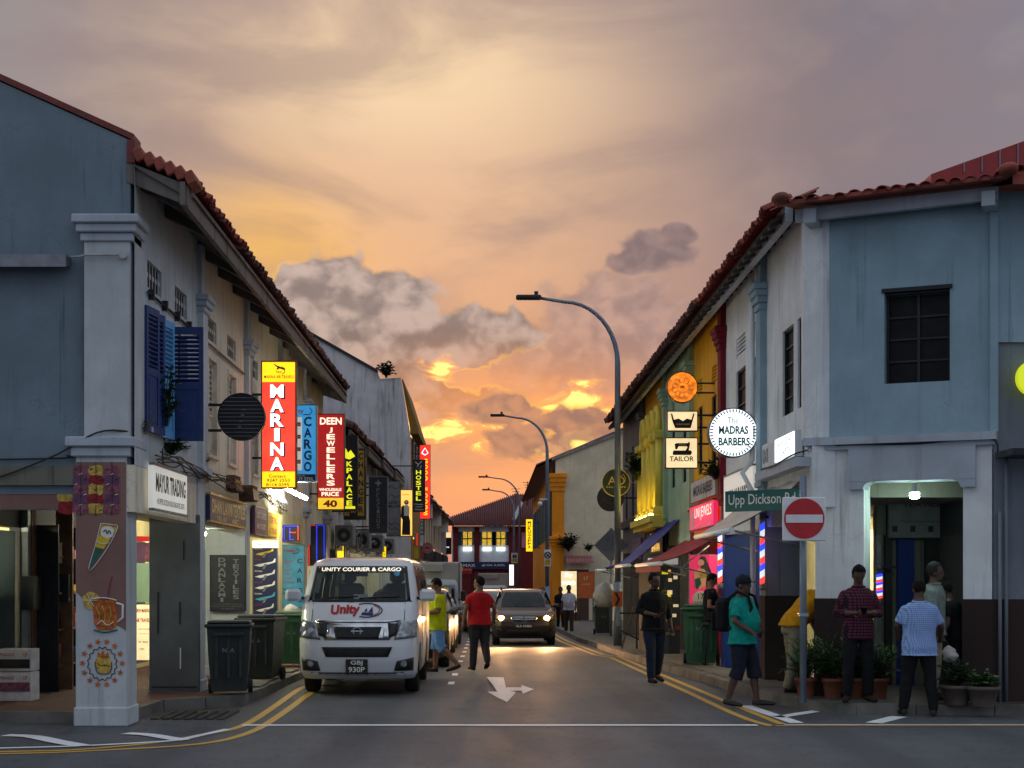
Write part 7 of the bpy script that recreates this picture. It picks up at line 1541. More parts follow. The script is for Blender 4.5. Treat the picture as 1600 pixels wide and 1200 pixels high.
yc = 42.4
car = make_car('family_car', 'dark bronze family car driving towards us with headlights on', 'car', 'paint_bronze', (PX(819, yc), yc, gz(yc+1)), 0, True, 'SLA 4108A', True)
make_car('parked_car', 'glossy black car parked right behind the white van', 'car', 'paint_black', (-1.68, 29.6, gz(31)), 0, plate='SJK 2245E', group='cars parked along the left kerb')
make_car('parked_car', 'dark grey car parked between the black car and the box truck', 'car', 'paint_grey', (-1.72, 36.6, gz(38)), 0, group='cars parked along the left kerb')
make_car('parked_car', 'black car parked just beyond the box truck', 'car', 'paint_black', (-1.68, 57, gz(58)), 0, group='cars parked along the left kerb')
make_car('parked_car', 'red car parked far up the left side', 'car', 'paint_red', (-1.85, 71, gz(72)), 0, group='cars parked along the left kerb')
make_car('white_car', 'pale car following behind the dark bronze car', 'car', 'paint_pearl', (PX(768, 54), 54, gz(55)), 0)
# --- box trucks
def truck(name, label, loc, w, boxtop, boxw, cab='paint_silver', sticker=True):
    r = thing(name, label, 'truck', loc, 0); hw = w/2
    S = Shell([(.35, .08, 1.7, hw*.96, .15), (.5, .0, 1.7, hw, .15), (.95, .02, 1.7, hw, .14), (1.08, .05, 1.7, hw*.99, .12), (1.72, .3, 1.7, hw*.94, .12), (1.86, .42, 1.7, hw*.88, .14), (1.9, .6, 1.6, hw*.8, .16)], .06)
    S.body().build('cab', cab, r, True)
    S.patch([(-hw*.88, 1.12), (hw*.88, 1.12), (hw*.83, 1.72), (-hw*.83, 1.72)], 8, 4, .01).build('windscreen', 'glass_dark', r, True)
    for s in (-1, 1):
        S.patch([(s*hw*.62, .62), (s*hw*.9, .62), (s*hw*.9, .8), (s*hw*.62, .8)], 3, 2, .012).build('headlight', 'lamp_glass', r, True); mirror(r, s*(hw+.05), .3, 1.2, 'black', s, .16, .34)
        S.side(s, .5, 1.3, 1.15, 1.7, .006).build('side_window', 'glass_dark', r, True)
        for yy in (.95, 4.1): add_wheel(r, s*(hw*.97), yy, .34, .22)
    S.patch([(-hw*.5, .62), (hw*.5, .62), (hw*.5, .85), (-hw*.5, .85)], 6, 2, .012).build('grille', 'black', r, True)
    b = MB(); b.box(-boxw/2, boxw/2, 1.55, 5.2, .72, boxtop, .03); bx_ = b.build('cargo_box', 'box_panel', r, True)
    b = MB(); b.box(-boxw*.26, boxw*.16, 1.40, 1.548, boxtop-.32, boxtop-.06, .02); b.build('cooling_unit', 'box_panel', r, True)
    for x in (-boxw/2+.02, boxw/2-.02): b = MB(); b.box(x-.03, x+.03, 1.53, 1.549, .75, boxtop-.02); b.build('corner_post', 'metal_grey', bx_)
    b = MB(); b.box(-hw*.9, hw*.9, .3, 5, .45, .68); b.build('chassis', 'black', r, True)
    if sticker: b = MB(); b.box(hw*.42, hw*.58, S.front(hw*.5, 1.58)-.02, S.front(hw*.5, 1.58)-.012, 1.5, 1.64); b.build('windscreen_sticker', 'lit_lime' and 'yellow', r, True)
    return r
truck('box_truck', 'grey box truck parked behind the white van', (PX(677, 48.5), 48.5, gz(50)), 1.62, 2.46, 1.62)
truck('box_truck', 'pale box truck approaching far up the street', (PX(771, 90), 90, gz(92)), 1.72, 2.62, 1.86, 'paint_van', False)
# motorcycle between the parked cars
def motorbike(loc, rz, label):
    r = thing('motorcycle', label, 'motorcycle', loc, rz, 'motorcycles parked on the left')
    for y, nm in ((0, 'front_wheel'), (1.25, 'rear_wheel')):
        b = MB(); n = 24; b.tube([(0, y+.27*cos(2*pi*k/n), .3+.27*sin(2*pi*k/n)) for k in range(n+1)], .05, 8); w = b.build(nm, 'rubber', r, True); q = MB(); q.disc((.03, y, .3), .1, (1, 0, 0), .06, 16); q.build('hub', 'metal_grey', w)
    b = MB(); b.tube([(0, .0, .3), (0, .18, .75), (0, .26, .98)], .03, 8); b.build('fork', 'chrome', r, True)
    b = MB(); b.tube([(-.33, .35, 1.02), (-.1, .27, 1.0), (.1, .27, 1.0), (.33, .35, 1.02)], .018, 6); b.build('handlebar', 'black', r, True)
    b = MB(); b.ball((0, .1, .86), .1, .09, .11); b.build('headlight', 'lamp_glass', r, True); b = MB(); b.ball((0, .5, .72), .15, .32, .17); b.build('fuel_tank', 'paint_red', r, True)
    b = MB(); b.box(-.13, .13, .75, 1.4, .72, .82, .04); b.build('seat', 'black', r, True); b = MB(); b.box(-.14, .14, .35, .95, .28, .62, .05); b.build('engine', 'metal_grey', r, True)
    for s in (-1, 1):
        q = MB(); q.tube([(s*.3, .33, 1.03), (s*.36, .3, 1.18)], .008, 5); q.ball((s*.38, .3, 1.2), .07, .015, .045); q.build('mirror', 'chrome', r, True)
    b = MB(); b.tube([(.12, .6, .3), (.16, 1.0, .3), (.18, 1.5, .42)], .045, 8); b.build('exhaust', 'chrome', r, True)
motorbike((-.88, 43.6, gz(43.6)), .12, 'first motorcycle parked between the grey car and the box truck'); motorbike((-.95, 46.0, gz(46)), .05, 'second motorcycle close in front of the box truck')
# ---------------------------------------------------------------- people (built facing +Y)
def remesh(mb, voxel, smooth=6):
    me = mb.mesh('tmp'); o = bpy.data.objects.new('tmp', me); C.objects.link(o)
    m = o.modifiers.new('r', 'REMESH'); m.mode = 'VOXEL'; m.voxel_size = voxel; m.use_smooth_shade = True
    s = o.modifiers.new('s', 'SMOOTH'); s.iterations = smooth; s.factor = .5
    dg = bpy.context.evaluated_depsgraph_get(); out = bpy.data.meshes.new_from_object(o.evaluated_get(dg)); bpy.data.objects.remove(o); bpy.data.meshes.remove(me)
    out.polygons.foreach_set('use_smooth', [True]*len(out.polygons)); return out
from mathutils import noise as mnoise
def folds(me, amp, seed):
    me.update(); s = Vector((seed*3.1, seed*1.7, seed))
    co = [v.co + v.normal*(amp*(mnoise.noise(Vector((v.co.x*9, v.co.y*9, v.co.z*4.5))+s) + .5*mnoise.noise(Vector((v.co.x*22, v.co.y*22, v.co.z*15+v.co.x*9))+s))) for v in me.vertices]
    for v, q in zip(me.vertices, co): v.co = q
    return me
def person(label, loc, rz, h=1.72, shirt='cloth_black', trousers='cloth_denim', skin='skin', hair='hair', lean=0.0, belly=0.0, legs=None, arms=None, look=(0, 0), shorts=None, sleeve=.5, shoe='leather', hem=.86, collar=False, cap_=None, fat=1.0, sit=False, simple=False, group='people in the street', stance='stands'):
    r = thing('person', label, 'person', loc, rz, group); k = h/1.72
    L = {'hip': ((-.095, 0, .91), (.095, 0, .91)), 'knee': ((-.105, .02, .50), (.105, .02, .50)), 'ankle': ((-.11, -.02, .09), (.11, -.02, .09)), 'toe': ((-.12, .15, .035), (.12, .15, .035))}
    if legs: L.update(legs)
    A_ = {'sho': ((-.175, 0, 1.365), (.175, 0, 1.365)), 'elb': ((-.235, -.03, 1.13), (.235, -.03, 1.13)), 'wri': ((-.24, .05, .89), (.24, .05, .89))}
    if arms: A_.update(arms)
    R = Matrix.Rotation(-lean, 3, 'X'); piv = Vector((0, 0, .95))
    up = lambda p: (R @ (Vector(p)-piv)+piv)
    vx_ = .013 if not simple else .02
    rg = [(.80, .165, .115, -.005), (.88, .172, .122, -.01), (.96, .165, .118, 0), (1.05, .155, .108+belly*.5, belly*.5), (1.14, .158, .11+belly*.6, belly*.6), (1.24, .168, .114+belly*.3, belly*.3), (1.33, .176, .112, 0), (1.39, .155, .098, -.005), (1.43, .118, .084, -.005), (1.455, .088, .074, -.004), (1.49, .064, .062, 0), (1.53, .056, .058, .01), (1.56, .056, .06, .015)]
    def torso(mb, inf=0.0, z0=0, z1=9, n=18, flare=0.0):
        V = []; q = [x for x in rg if z0 <= x[0] <= z1]
        if z0 > 0 and q and q[0][0] > z0:
            a, b_ = [x for x in rg if x[0] < z0][-1:] or [q[0]], q[0]; a = a[0]; t = (z0-a[0])/(b_[0]-a[0]) if b_[0] != a[0] else 0; q = [(z0, a[1]+(b_[1]-a[1])*t+flare, a[2]+(b_[2]-a[2])*t+flare, a[3])]+q
        for z, rx, ry, oy in q:
            for j in range(n):
                t = 2*pi*j/n; cx = math.copysign(abs(cos(t))**.85, cos(t)); V.append(up((cx*(rx*fat+inf), oy+sin(t)*(ry*fat+inf), z)) if z > .95 else Vector((cx*(rx*fat+inf), oy+sin(t)*(ry*fat+inf), z)))
        m = len(q); mb.raw(V, [(i*n+j, i*n+(j+1) % n, (i+1)*n+(j+1) % n, (i+1)*n+j) for i in range(m-1) for j in range(n)], True); mb.face(V[:n][::-1]); mb.face(V[-n:])
    def limb(mb, pts, rad, n=12):
        pts = [Vector(p) for p in pts]; mb.tube(pts, rad, n)
        for p, q in zip(pts, rad): mb.ball(p, q*.98, n=10, m=7)
    yaw, pit = look; Hc = up((0, .02, 1.615)); HR = R @ Matrix.Rotation(yaw, 3, 'Z') @ Matrix.Rotation(pit, 3, 'X'); hd = lambda x, y, z: Hc+HR @ Vector((x, y, z))
    b = MB(); torso(b)
    b.ball(hd(0, -.005, .02), .078, .098, .105, 16, 12, HR); b.ball(hd(0, .025, -.045), .058, .068, .072, 14, 10, HR); b.ball(hd(0, .055, -.085), .03, .03, .026, 10, 8, HR)
    b.ball(hd(0, .098, -.015), .014, .022, .026, 8, 6, HR); b.ball(hd(0, .085, .022), .05, .014, .012, 10, 6, HR); b.ball(hd(0, .085, -.058), .026, .012, .012, 8, 6, HR)
    for s in (-1, 1): b.ball(hd(s*.078, -.01, -.01), .012, .022, .034, 8, 6, HR)
    b.tube([up((0, .0, 1.47)), hd(0, -.015, -.06)], [.058, .054], 12)
    kn = []
    for i in (0, 1):
        hp, kn_, an, to = (Vector(L[q][i]) for q in ('hip', 'knee', 'ankle', 'toe'))
        limb(b, [hp, (hp+kn_)/2, kn_, kn_*.6+an*.4+Vector((0, -.012, 0)), an], [.092*fat, .08*fat, .056, .058, .038])
        b.tube([an+Vector((0, -.03, -.03)), (an+to)/2+Vector((0, 0, -.01)), to], [.036, .038, .03], 10)
        s_, e_, w_ = (up(A_[q][i]) for q in ('sho', 'elb', 'wri')); limb(b, [s_, (s_*.5+e_*.5), e_, e_*.6+w_*.4, w_], [.056, .05, .042, .041, .029])
        dr = (w_-e_).normalized(); b.tube([w_, w_+dr*.05, w_+dr*.095], [.03, (.042, .024), (.038, .02)], 10)
    body = remesh(b, vx_)
    bm_ = bmesh.new(); bm_.from_mesh(body)
    fm = MB()
    for i in (0, 1):                                    # five fingers per hand, slightly curled, thumb from the side of the palm
        e_, w_ = up(A_['elb'][i]), up(A_['wri'][i]); dr = (w_-e_).normalized(); sd = dr.cross(Vector((0, 1, .2))); sd = sd.normalized() if sd.length > .1 else Vector((1, 0, 0)); nr = sd.cross(dr).normalized()
        for f_ in range(4):
            o_ = w_+dr*.085+sd*(.027-.018*f_); ln = (.07, .08, .075, .058)[f_]; fm.tube([o_, o_+dr*ln*.5+nr*.006, o_+dr*ln*.85+nr*.026, o_+dr*ln*.95+nr*.042], [.0095, .009, .008, .006], 6)
        o_ = w_+dr*.03+sd*.03; fm.tube([o_, o_+dr*.03+sd*.025+nr*.01, o_+dr*.06+sd*.03+nr*.025], [.012, .01, .008], 6)
    tmp = fm.mesh('t'); bm_.from_mesh(tmp); bm_.to_mesh(body); bm_.free(); bpy.data.meshes.remove(tmp); body.polygons.foreach_set('use_smooth', [True]*len(body.polygons))
    bo = put_mesh('body', body, skin, r, True); bo.scale = (k, k, k)
    def part(nm, mesh, m): o = put_mesh(nm, mesh, m, r, True); o.scale = (k, k, k); return o
    # trousers
    t = MB(); torso(t, .016, .80, 1.0)
    for i in (0, 1):
        hp, kn_, an = (Vector(L[q][i]) for q in ('hip', 'knee', 'ankle'))
        if shorts: e_ = kn_+(an-kn_)*shorts if shorts > 0 else hp+(kn_-hp)*(1+shorts); limb(t, [hp, (hp+kn_)/2, kn_, e_] if shorts > 0 else [hp, (hp+e_)/2, e_], [.094*fat, .098*fat, .088, .05] if shorts > 0 else [.094, .1, .09])
        if shorts: t.tube([kn_, e_], [.092, .098], 14)
        else: limb(t, [hp, (hp+kn_)/2, kn_, kn_*.5+an*.5, an+Vector((0, 0, .02))], [.097*fat, .096*fat, .078, .074, .062])
    part('trousers' if not shorts else 'shorts', folds(remesh(t, vx_, 5), .009, h*7), trousers)
    s = MB(); torso(s, .034, hem, 1.46, flare=.02)
    for i in (0, 1):
        s_, e_, w_ = (up(A_[q][i]) for q in ('sho', 'elb', 'wri')); s.ball(s_, .058, n=10, m=8)
        if sleeve <= 1: p_ = s_+(e_-s_)*sleeve; s.tube([s_, (s_+p_)/2, p_], [.062, .066, .07], 12)
        else: p_ = e_+(w_-e_)*(sleeve-1); limb(s, [s_, (s_+e_)/2, e_, p_], [.064, .063, .057, .05])
    so = part('shirt', folds(remesh(s, vx_, 4), .011, h*5), shirt)
    if collar:
        c_ = MB(); n = 16; c_.tube([up((.075*cos(2*pi*j/n), .075*sin(2*pi*j/n)*.95, 1.465+.01*sin(2*pi*j/n))) for j in range(n+1)], .02, 6); o = c_.build('collar', shirt, so, True)
    for i in (0, 1):
        an, to = Vector(L['ankle'][i]), Vector(L['toe'][i]); f_ = MB(); dr = (to-an); dr.z = min(dr.z, 0); hl = an-Vector((dr.x, dr.y, 0)).normalized()*.06+Vector((0, 0, -.045)); f_.tube([hl+Vector((0, 0, .01)), (hl+to)/2+Vector((0, 0, .012)), to+Vector((dr.x, dr.y, 0)).normalized()*.07], [(.04, .04), (.05, .04), (.036, .025)], 12); part('shoe', remesh(f_, .01, 3), shoe)
    hm = MB(); hm.ball(hd(0, -.014, .036), .088, .104, .105, 16, 12, HR); bmh = hm.mesh('h'); q = bmesh.new(); q.from_mesh(bmh)
    inv = HR.transposed(); dele = [v for v in q.verts if (lambda p: p.y > .055 and p.z < .075 or p.z < -.055 or (p.y > .0 and p.z < .0))(inv @ (v.co-Hc))]; bmesh.ops.delete(q, geom=dele, context='VERTS')
    for v in q.verts: v.co += Vector((random.uniform(-1, 1), random.uniform(-1, 1), random.uniform(-1, 1)))*.004
    bmesh.ops.solidify(q, geom=q.faces[:], thickness=.012); q.to_mesh(bmh); q.free(); bmh.polygons.foreach_set('use_smooth', [True]*len(bmh.polygons)); part('hair', bmh, hair)
    if not simple:
        for s_ in (-1, 1): e = MB(); e.ball(hd(s_*.03, .083, .004), .011, .008, .008, 8, 6, HR); part('eye', e.mesh('eye'), 'black')
        e = MB(); e.ball(hd(0, .085, .025), .045, .008, .006, 10, 5, HR); part('eyebrow', e.mesh('eyebrow'), hair)
    if cap_:
        c_ = MB(); c_.ball(hd(0, -.01, .05), .094, .112, .09, 16, 10, HR); n = 10
        bl = [hd(.075*cos(pi*j/n), .075+.095*sin(pi*j/n), .045) for j in range(n+1)]; c_.face(bl); c_.face([p+Vector((0, 0, -.012)) for p in bl][::-1]); c_.raw(bl+[p+Vector((0, 0, -.012)) for p in bl], [(j, j+1, n+2+j, n+1+j) for j in range(n)]); part('cap', c_.mesh('cap'), cap_)
    return r, up, k
def phone(label, p, rz=0.0, tilt=.5):
    r = thing('phone', label, 'phone', p, rz); b = MB(); b.box(-.037, .037, -.07, .07, -.005, .005, .003); b.xf(Matrix.Rotation(tilt, 4, 'X')); b.build('phone_body', 'black_gloss', r, True); return r
def at(px_, py_, h=0.0): p = G(px_, py_, h); return p
def local(r, p): return r.matrix_basis @ Vector(p)
WALK_L = lambda f=.22, b=.2, lift=.12: {'knee': ((-.10, f*.75, .52), (.10, -b*.15, .50)), 'ankle': ((-.11, f, .10), (.11, -b, .10+lift)), 'toe': ((-.12, f+.17, .06), (.12, -b+.13, .035+lift*.3))}
def mir(d): return {k: tuple((-q[0], q[1], q[2]) for q in v[::-1]) for k, v in d.items()}
def world(r, p): return Matrix.Translation(r.location) @ r.rotation_euler.to_matrix().to_4x4() @ Vector(p)
# man in lime shirt walking to the left, phone in hand
p = at(684, 1053); r, up, k = person('man in lime yellow shirt and pale denim shorts walking left with phone', p, radians(88), 1.70, 'cloth_lime', 'cloth_jean_light', 'skin', belly=.05, legs=mir(WALK_L(.06, .36, .10)), arms={'elb': ((-.24, -.02, 1.14), (.24, -.02, 1.14)), 'wri': ((-.20, .22, 1.12), (.16, .24, 1.16))}, look=(0, -.45), shorts=.18, sleeve=.8, hem=.80, fat=1.08)
phone('phone held by the man in the lime shirt', world(r, (-.1, .36, 1.14)), r.rotation_euler.z, .6)
p = at(749, 1050); person('man in red t-shirt and dark jeans walking away', p, radians(14), 1.74, 'cloth_red', 'cloth_charcoal', 'skin', legs=WALK_L(.04, .16, .10), arms={'elb': ((-.27, -.06, 1.15), (.28, -.02, 1.16)), 'wri': ((-.30, .0, .90), (.31, .12, .97))}, look=(.9, -.1), sleeve=.62, fat=1.1, hem=.86)
p = at(889, 992); person('man in pale lilac t-shirt walking near the cabinets with shoulder bag', p, radians(172), 1.70, 'cloth_white', 'cloth_brown', 'skin_dark', legs=WALK_L(.16, .1, .03), belly=.04, fat=1.05, sleeve=.75, look=(.4, 0)); r = bpy.context.scene.objects[-1] if False else None
p = at(876, 985); person('man in dark clothes half hidden behind the man in lilac', p, radians(175), 1.66, 'cloth_black', 'cloth_black', 'skin_dark', legs=WALK_L(.12, .1, .03))
p = at(1022, 1069); r, up, k = person('bearded man in black shirt and jeans stepping along the double yellow lines', p, radians(196), 1.76, 'cloth_black', 'cloth_denim', 'skin_dark', legs=mir(WALK_L(.14, .14, .06)), arms={'elb': ((-.25, -.02, 1.13), (.25, -.04, 1.14)), 'wri': ((-.27, .04, .90), (.10, .22, 1.10))}, look=(.35, 0), sleeve=1.35, collar=True, hem=.84)
phone('phone in the hand of the man in black', world(r, (.02, .31, 1.13)), r.rotation_euler.z, .5)
bd = MB(); 
# man in teal shirt with backpack and cap
p = at(1160, 1106); r, up, k = person('man in teal t-shirt and black shorts with cap and backpack at the kerb', p, radians(-118), 1.69, 'cloth_teal', 'cloth_navy', 'skin_dark', cap_='cloth_navy', belly=.06, legs=WALK_L(.16, .16, .02), arms={'elb': ((-.26, -.05, 1.14), (.26, -.02, 1.14)), 'wri': ((-.26, .02, .88), (.20, .20, 1.0))}, shorts=.3, sleeve=.75, fat=1.14, look=(-.25, 0), hem=.84, shoe='black')
bp = thing('backpack', 'black backpack worn by the man in teal', 'backpack', p, r.rotation_euler.z); b = MB(); b.box(-.15, .15, -.34, -.15, .98, 1.42, .06); b.build('bag_body', 'cloth_black', bp, True); b = MB(); b.box(-.11, .11, -.40, -.34, 1.0, 1.25, .03); b.build('front_pocket', 'cloth_black', bp, True)
for s in (-1, 1): b = MB(); b.tube([(s*.12, -.16, 1.40), (s*.13, -.02, 1.50), (s*.13, .12, 1.44), (s*.12, .165, 1.30), (s*.15, .08, 1.1), (s*.14, -.14, 1.02)], (.022), 6); b.build('strap', 'cloth_black', bp, True)
bt = tag(MB().tube([world(r, (.2, .28, .93)), world(r, (.2, .30, 1.0)), world(r, (.2, .3, 1.04))], [.03, .032, .015], 10).build('small_bag', 'black', None), 'dark pouch in the hand of the man in teal', 'bag')
# man bending over in mustard shirt
p = at(1238, 1083, KH); person('man in mustard shirt bending forward behind the sign post', p, radians(-80), 1.72, 'cloth_mustard', 'cloth_khaki', 'skin', lean=.75, belly=.03, arms={'elb': ((-.2, .22, 1.22), (.2, .22, 1.22)), 'wri': ((-.12, .42, 1.1), (.12, .42, 1.1))}, sleeve=.7, hem=.9, shoe='black', legs={'knee': ((-.105, .04, .5), (.105, -.02, .5)), 'ankle': ((-.11, .05, .09), (.11, -.1, .09)), 'toe': ((-.12, .22, .035), (.12, .06, .035))})
# person seated in the barber shop
p = Vector((PX(1111, 27.9), 27.9, gz(28)+KH)); person('person in black t-shirt sitting behind the tall green bin', p, radians(-100), 1.66, 'cloth_black', 'cloth_black', 'skin_tan', look=(0, -.4), legs={'knee': ((-.12, .42, .88), (.12, .42, .88)), 'ankle': ((-.12, .42, .45), (.12, .42, .45)), 'toe': ((-.12, .58, .40), (.12, .58, .40))}, arms={'wri': ((-.12, .3, 1.05), (.12, .3, 1.05))}, group='people in the street')
st = thing('stool', 'dark stool under the person in black', 'stool', (p.x, p.y, p.z)); b = MB(); b.disc((0, 0, .80), .18, (0, 0, 1), .05, 20); b.build('seat', 'black', st, True)
for k_ in range(4): b = MB(); a = pi/4+pi/2*k_; b.tube([(.12*cos(a), .12*sin(a), .76), (.18*cos(a), .18*sin(a), 0)], .015, 6); b.build('leg', 'metal_dark', st, True)
# man in plaid shirt reading his phone
p = at(1341, 1097, KH); r, up, k = person('man in maroon plaid shirt reading his phone by the potted palms', p, radians(178), 1.68, 'cloth_plaid', 'cloth_black', 'skin_dark', look=(0, -.55), arms={'elb': ((-.27, -.02, 1.13), (.27, -.02, 1.13)), 'wri': ((-.10, .22, 1.14), (.10, .22, 1.14))}, sleeve=1.45, collar=True, hem=.80, legs={'ankle': ((-.13, -.02, .09), (.15, .03, .09)), 'knee': ((-.115, .02, .5), (.125, .04, .5)), 'toe': ((-.16, .15, .035), (.2, .19, .035))})
phone('phone in both hands of the man in plaid', world(r, (.0, .33, 1.15)), r.rotation_euler.z, .6)
# man in blue checked shirt seen from behind
p = at(1436, 1119); r, up, k = person('man in pale blue checked shirt seen from behind at the kerb', p, radians(-8), 1.63, 'cloth_check', 'cloth_black', 'skin_dark', fat=1.1, look=(.25, -.3), arms={'elb': ((-.27, .02, 1.16), (.28, .04, 1.15)), 'wri': ((-.22, .2, 1.02), (.30, .24, 1.0))}, sleeve=.85, hem=.78, collar=True, legs={'knee': ((-.14, .03, .5), (.14, .0, .5)), 'ankle': ((-.19, .04, .09), (.17, -.05, .09)), 'toe': ((-.23, .2, .035), (.2, .12, .035))}, shoe='black')
p = at(1459, 1094, KH); person('grey haired man in pale shirt standing beyond the blue checked shirt', p, radians(-105), 1.72, 'cloth_grey', 'cloth_khaki', 'skin_dark', hair='hair_grey', collar=True, sleeve=.9, hem=.82)
p = at(1497, 1092, KH); r, up, k = person('dark clothed person with bent arm holding a white carrier bag', p, radians(60), 1.50, 'cloth_black', 'cloth_black', 'skin_dark', lean=.25, arms={'elb': ((-.26, .05, 1.12), (.35, -.12, 1.18)), 'wri': ((-.3, .2, .95), (.40, .12, 1.02))}, sleeve=.6)
sk = sack(1484, 1034, 18.9, .17, .2, 'white carrier bag hanging above the bowl planters', 'tarp')
# far pedestrians
for i, (px_, py_, m, lb) in enumerate(((800, 948, 'cloth_black', 'far dark pedestrian nearest the pale box truck'), (818, 947, 'cloth_brown', 'far pedestrian in brown on the right pavement'), (830, 949, 'cloth_red', 'far pedestrian in red on the right pavement'), (842, 951, 'cloth_black', 'far dark pedestrian closest to the second lamp post'))):
    p = at(px_, py_, KH); person(lb, p, radians(180 if i % 2 else 10), 1.68, m, 'cloth_charcoal', 'skin_dark', simple=True, legs=WALK_L(.12, .12, .03), group='far pedestrians')
# ---------------------------------------------------------------- plants
def leafy(name, label, base, spread, hgt, n, m='leaf', parts=True, leaf=.07, pot=None, cat='plant', droop=.3, narrow=.25, seed=0):
    rnd = random.Random(seed); r = thing(name, label, cat, base); X, Y, Z = base; top = 0
    if pot:
        pm, pr, ph = pot; b = MB(); b.rings([((X, Y, Z), pr*.72, pr*.72), ((X, Y, Z+ph*.8), pr*.95, pr*.95), ((X, Y, Z+ph*.82), pr*1.06, pr*1.06), ((X, Y, Z+ph), pr*1.06, pr*1.06), ((X, Y, Z+ph), pr*.9, pr*.9), ((X, Y, Z+ph*.85), pr*.88, pr*.88)], 22, cap=False); b.build('pot', pm, r); b = MB(); b.disc((X, Y, Z+ph*.9), pr*.9, (0, 0, 1), .01, 20); b.build('soil', 'soil', r); top = ph*.85
    mb = MB(); st = MB()
    for i in range(n):
        a = rnd.uniform(0, 2*pi); t = rnd.uniform(.25, 1.0); e = rnd.uniform(.15, 1.0); tip = Vector((X+cos(a)*spread*e, Y+sin(a)*spread*e, Z+top+hgt*t*(1-.35*e)+.02)); o_ = Vector((X+rnd.uniform(-.03, .03), Y+rnd.uniform(-.03, .03), Z+top))
        mid = (o_+tip)/2+Vector((0, 0, hgt*.18)); pts = [o_*(1-u)**2+mid*2*u*(1-u)+tip*u*u for u in (0, .25, .5, .75, 1)]
        st.tube(pts, .005, 4)
        for u in range(1, 5):
            for s in (-1, 1):
                q = pts[u]; d = (pts[u]-pts[u-1]).normalized(); sd = d.cross(Vector((0, 0, 1))); sd = sd.normalized() if sd.length > .05 else Vector((1, 0, 0)); l = leaf*rnd.uniform(.7, 1.3); dr = (sd*s*rnd.uniform(.6, 1)+d*rnd.uniform(.2, .9)+Vector((0, 0, rnd.uniform(-droop, .2)))).normalized(); w = dr.cross(Vector((rnd.uniform(-.3, .3), rnd.uniform(-.3, .3), 1))).normalized()*l*narrow
                mb.face([q, q+dr*l*.45+w, q+dr*l, q+dr*l*.45-w])
    o = mb.build('foliage', m, r, fix=False); o['kind'] = 'stuff'; st.build('stem', 'leaf_dark', r); return r
for i, (px_, py_, h, n, sp, m, lb) in enumerate(((1259, 1090, .62, 60, .30, 'leaf', 'potted palm nearest the sign post'), (1301, 1091, .60, 70, .32, 'leaf', 'potted palm left of the man in plaid'), (1336, 1090, .5, 50, .28, 'leaf_dark', 'potted palm behind the legs of the man in plaid'), (1372, 1091, .55, 60, .30, 'leaf', 'potted palm right of the man in plaid'))):
    p = at(px_, py_, KH); leafy('potted_palm', lb, p, sp, h, n, m, leaf=.17, pot=('terracotta', .135, .26), narrow=.07, seed=i, droop=.5)
for i, (px_, py_, lb, h) in enumerate(((1494, 1101, 'left bowl planter with spreading dark shrub', .35), (1536, 1103, 'right bowl planter with low green shrub', .2))):
    p = at(px_, py_, KH); leafy('bowl_planter', lb, p, .24, h, 46, 'leaf' if i else 'leaf_dark', leaf=.075, pot=('pot_grey', .19, .24), narrow=.35, seed=20+i)
leafy('wall_sapling', 'small sapling growing beside the open blue shutter', (-3.9, 18.45, 3.5), .22, .75, 34, 'leaf_dark', leaf=.07, narrow=.4, seed=31)
leafy('ledge_grass', 'grass tuft growing on the corner pillar ledge', (-4.08, 17.75, 3.27), .18, .3, 40, 'leaf_dry', leaf=.1, narrow=.06, seed=32)
leafy('ledge_grass', 'grass tuft on the second pillar ledge', (-3.98, 21.3, 3.2), .12, .22, 26, 'leaf_dry', leaf=.09, narrow=.06, seed=36)
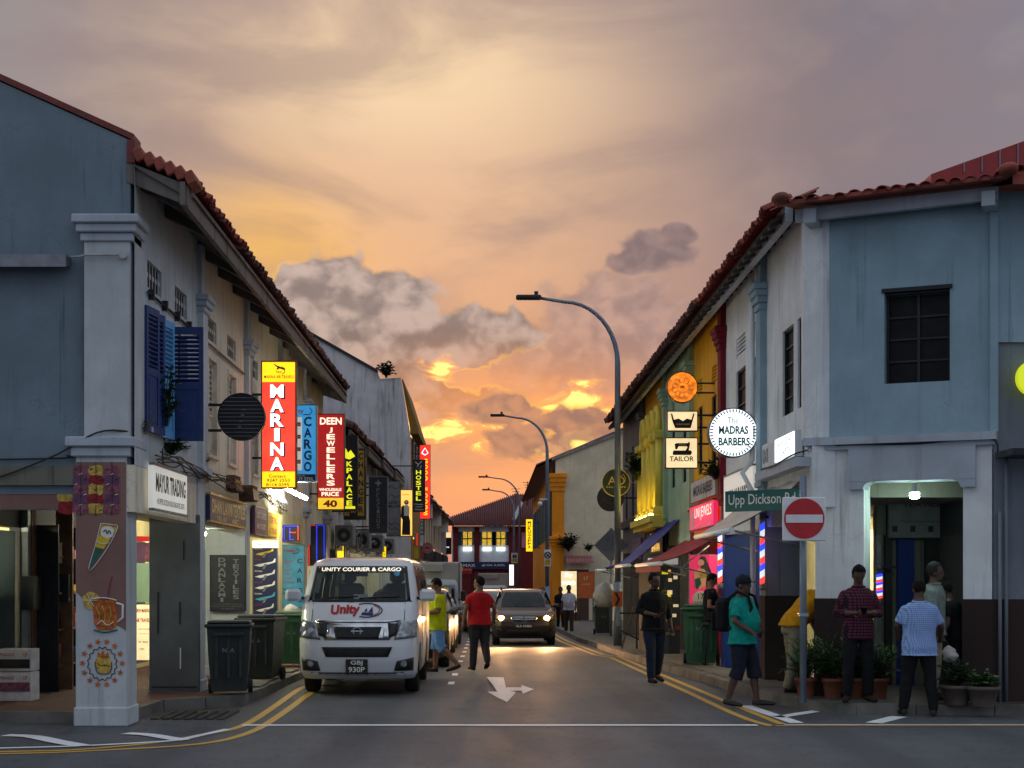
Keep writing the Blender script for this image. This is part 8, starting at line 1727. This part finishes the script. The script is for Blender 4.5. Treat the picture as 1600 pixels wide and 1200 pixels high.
leafy('sill_fern', 'dark fern hanging below the open blue shutter', (-3.93, 19.0, 3.2), .2, .18, 34, 'leaf_dark', leaf=.09, narrow=.2, seed=33)
leafy('roof_sapling', 'sapling sprouting from the top of the grimy gable', (PX(603, 55.2), 55.25, PZ(590, 55.2)), .35, .6, 36, 'leaf_dark', leaf=.14, narrow=.4, seed=34)
leafy('wall_fern', 'dark fern clump beside the orange pilaster', (PX(888, 73.5), 73.4, PZ(862, 73.5)), .5, .9, 70, 'leaf_dark', leaf=.22, narrow=.2, seed=35)
leafy('wall_fern', 'small fern at the right end of the pink awning', (PX(920, 73.5), 73.4, PZ(862, 73.5)), .22, .4, 30, 'leaf_dark', leaf=.16, narrow=.2, seed=37)
leafy('hanging_plant', 'dark creeper hanging under the tiled eave of the column house', (RX-.3, 40.8, 4.3), .3, .9, 60, 'leaf_dark', leaf=.12, narrow=.35, seed=38)
leafy('board_creeper', 'creeper tangled over the faded grey board', (RX-.15, 27.6, 3.45), .3, .35, 46, 'leaf_dark', leaf=.1, narrow=.3, seed=39)
# far coconut palm
y = 150.0; x, zc = PX(781, y), PZ(803, y); r = thing('coconut_palm', 'coconut palm rising behind the red roof', 'palm tree', (x, y, -2)); b = MB(); b.tube([(x, y, -2), (x+.1, y, 3), (x, y, zc)], [.22, .17, .13], 8); b.build('trunk', 'bark', r)
mb = MB()
for k_ in range(15):
    a = 2*pi*k_/15+.2; e = random.uniform(-.2, .9); L_ = random.uniform(1.5, 2.1); pts = [Vector((x, y, zc))+Vector((cos(a)*L_*t, sin(a)*L_*t, L_*(e*t-1.1*t*t))) for t in [j/8 for j in range(9)]]
    for j in range(1, 9):
        d = (pts[j]-pts[j-1]).normalized(); sd = d.cross(Vector((0, 0, 1))).normalized(); l = .55*(1-.4*j/8)
        for s in (-1, 1): mb.face([pts[j], pts[j]+sd*s*l*.5+d*.1+Vector((0, 0, -.05)), pts[j]+sd*s*l+d*.3+Vector((0, 0, -.3)), pts[j]+d*.14])
cr = mb.build('crown', 'leaf_dark', r, fix=False); cr['kind'] = 'stuff'
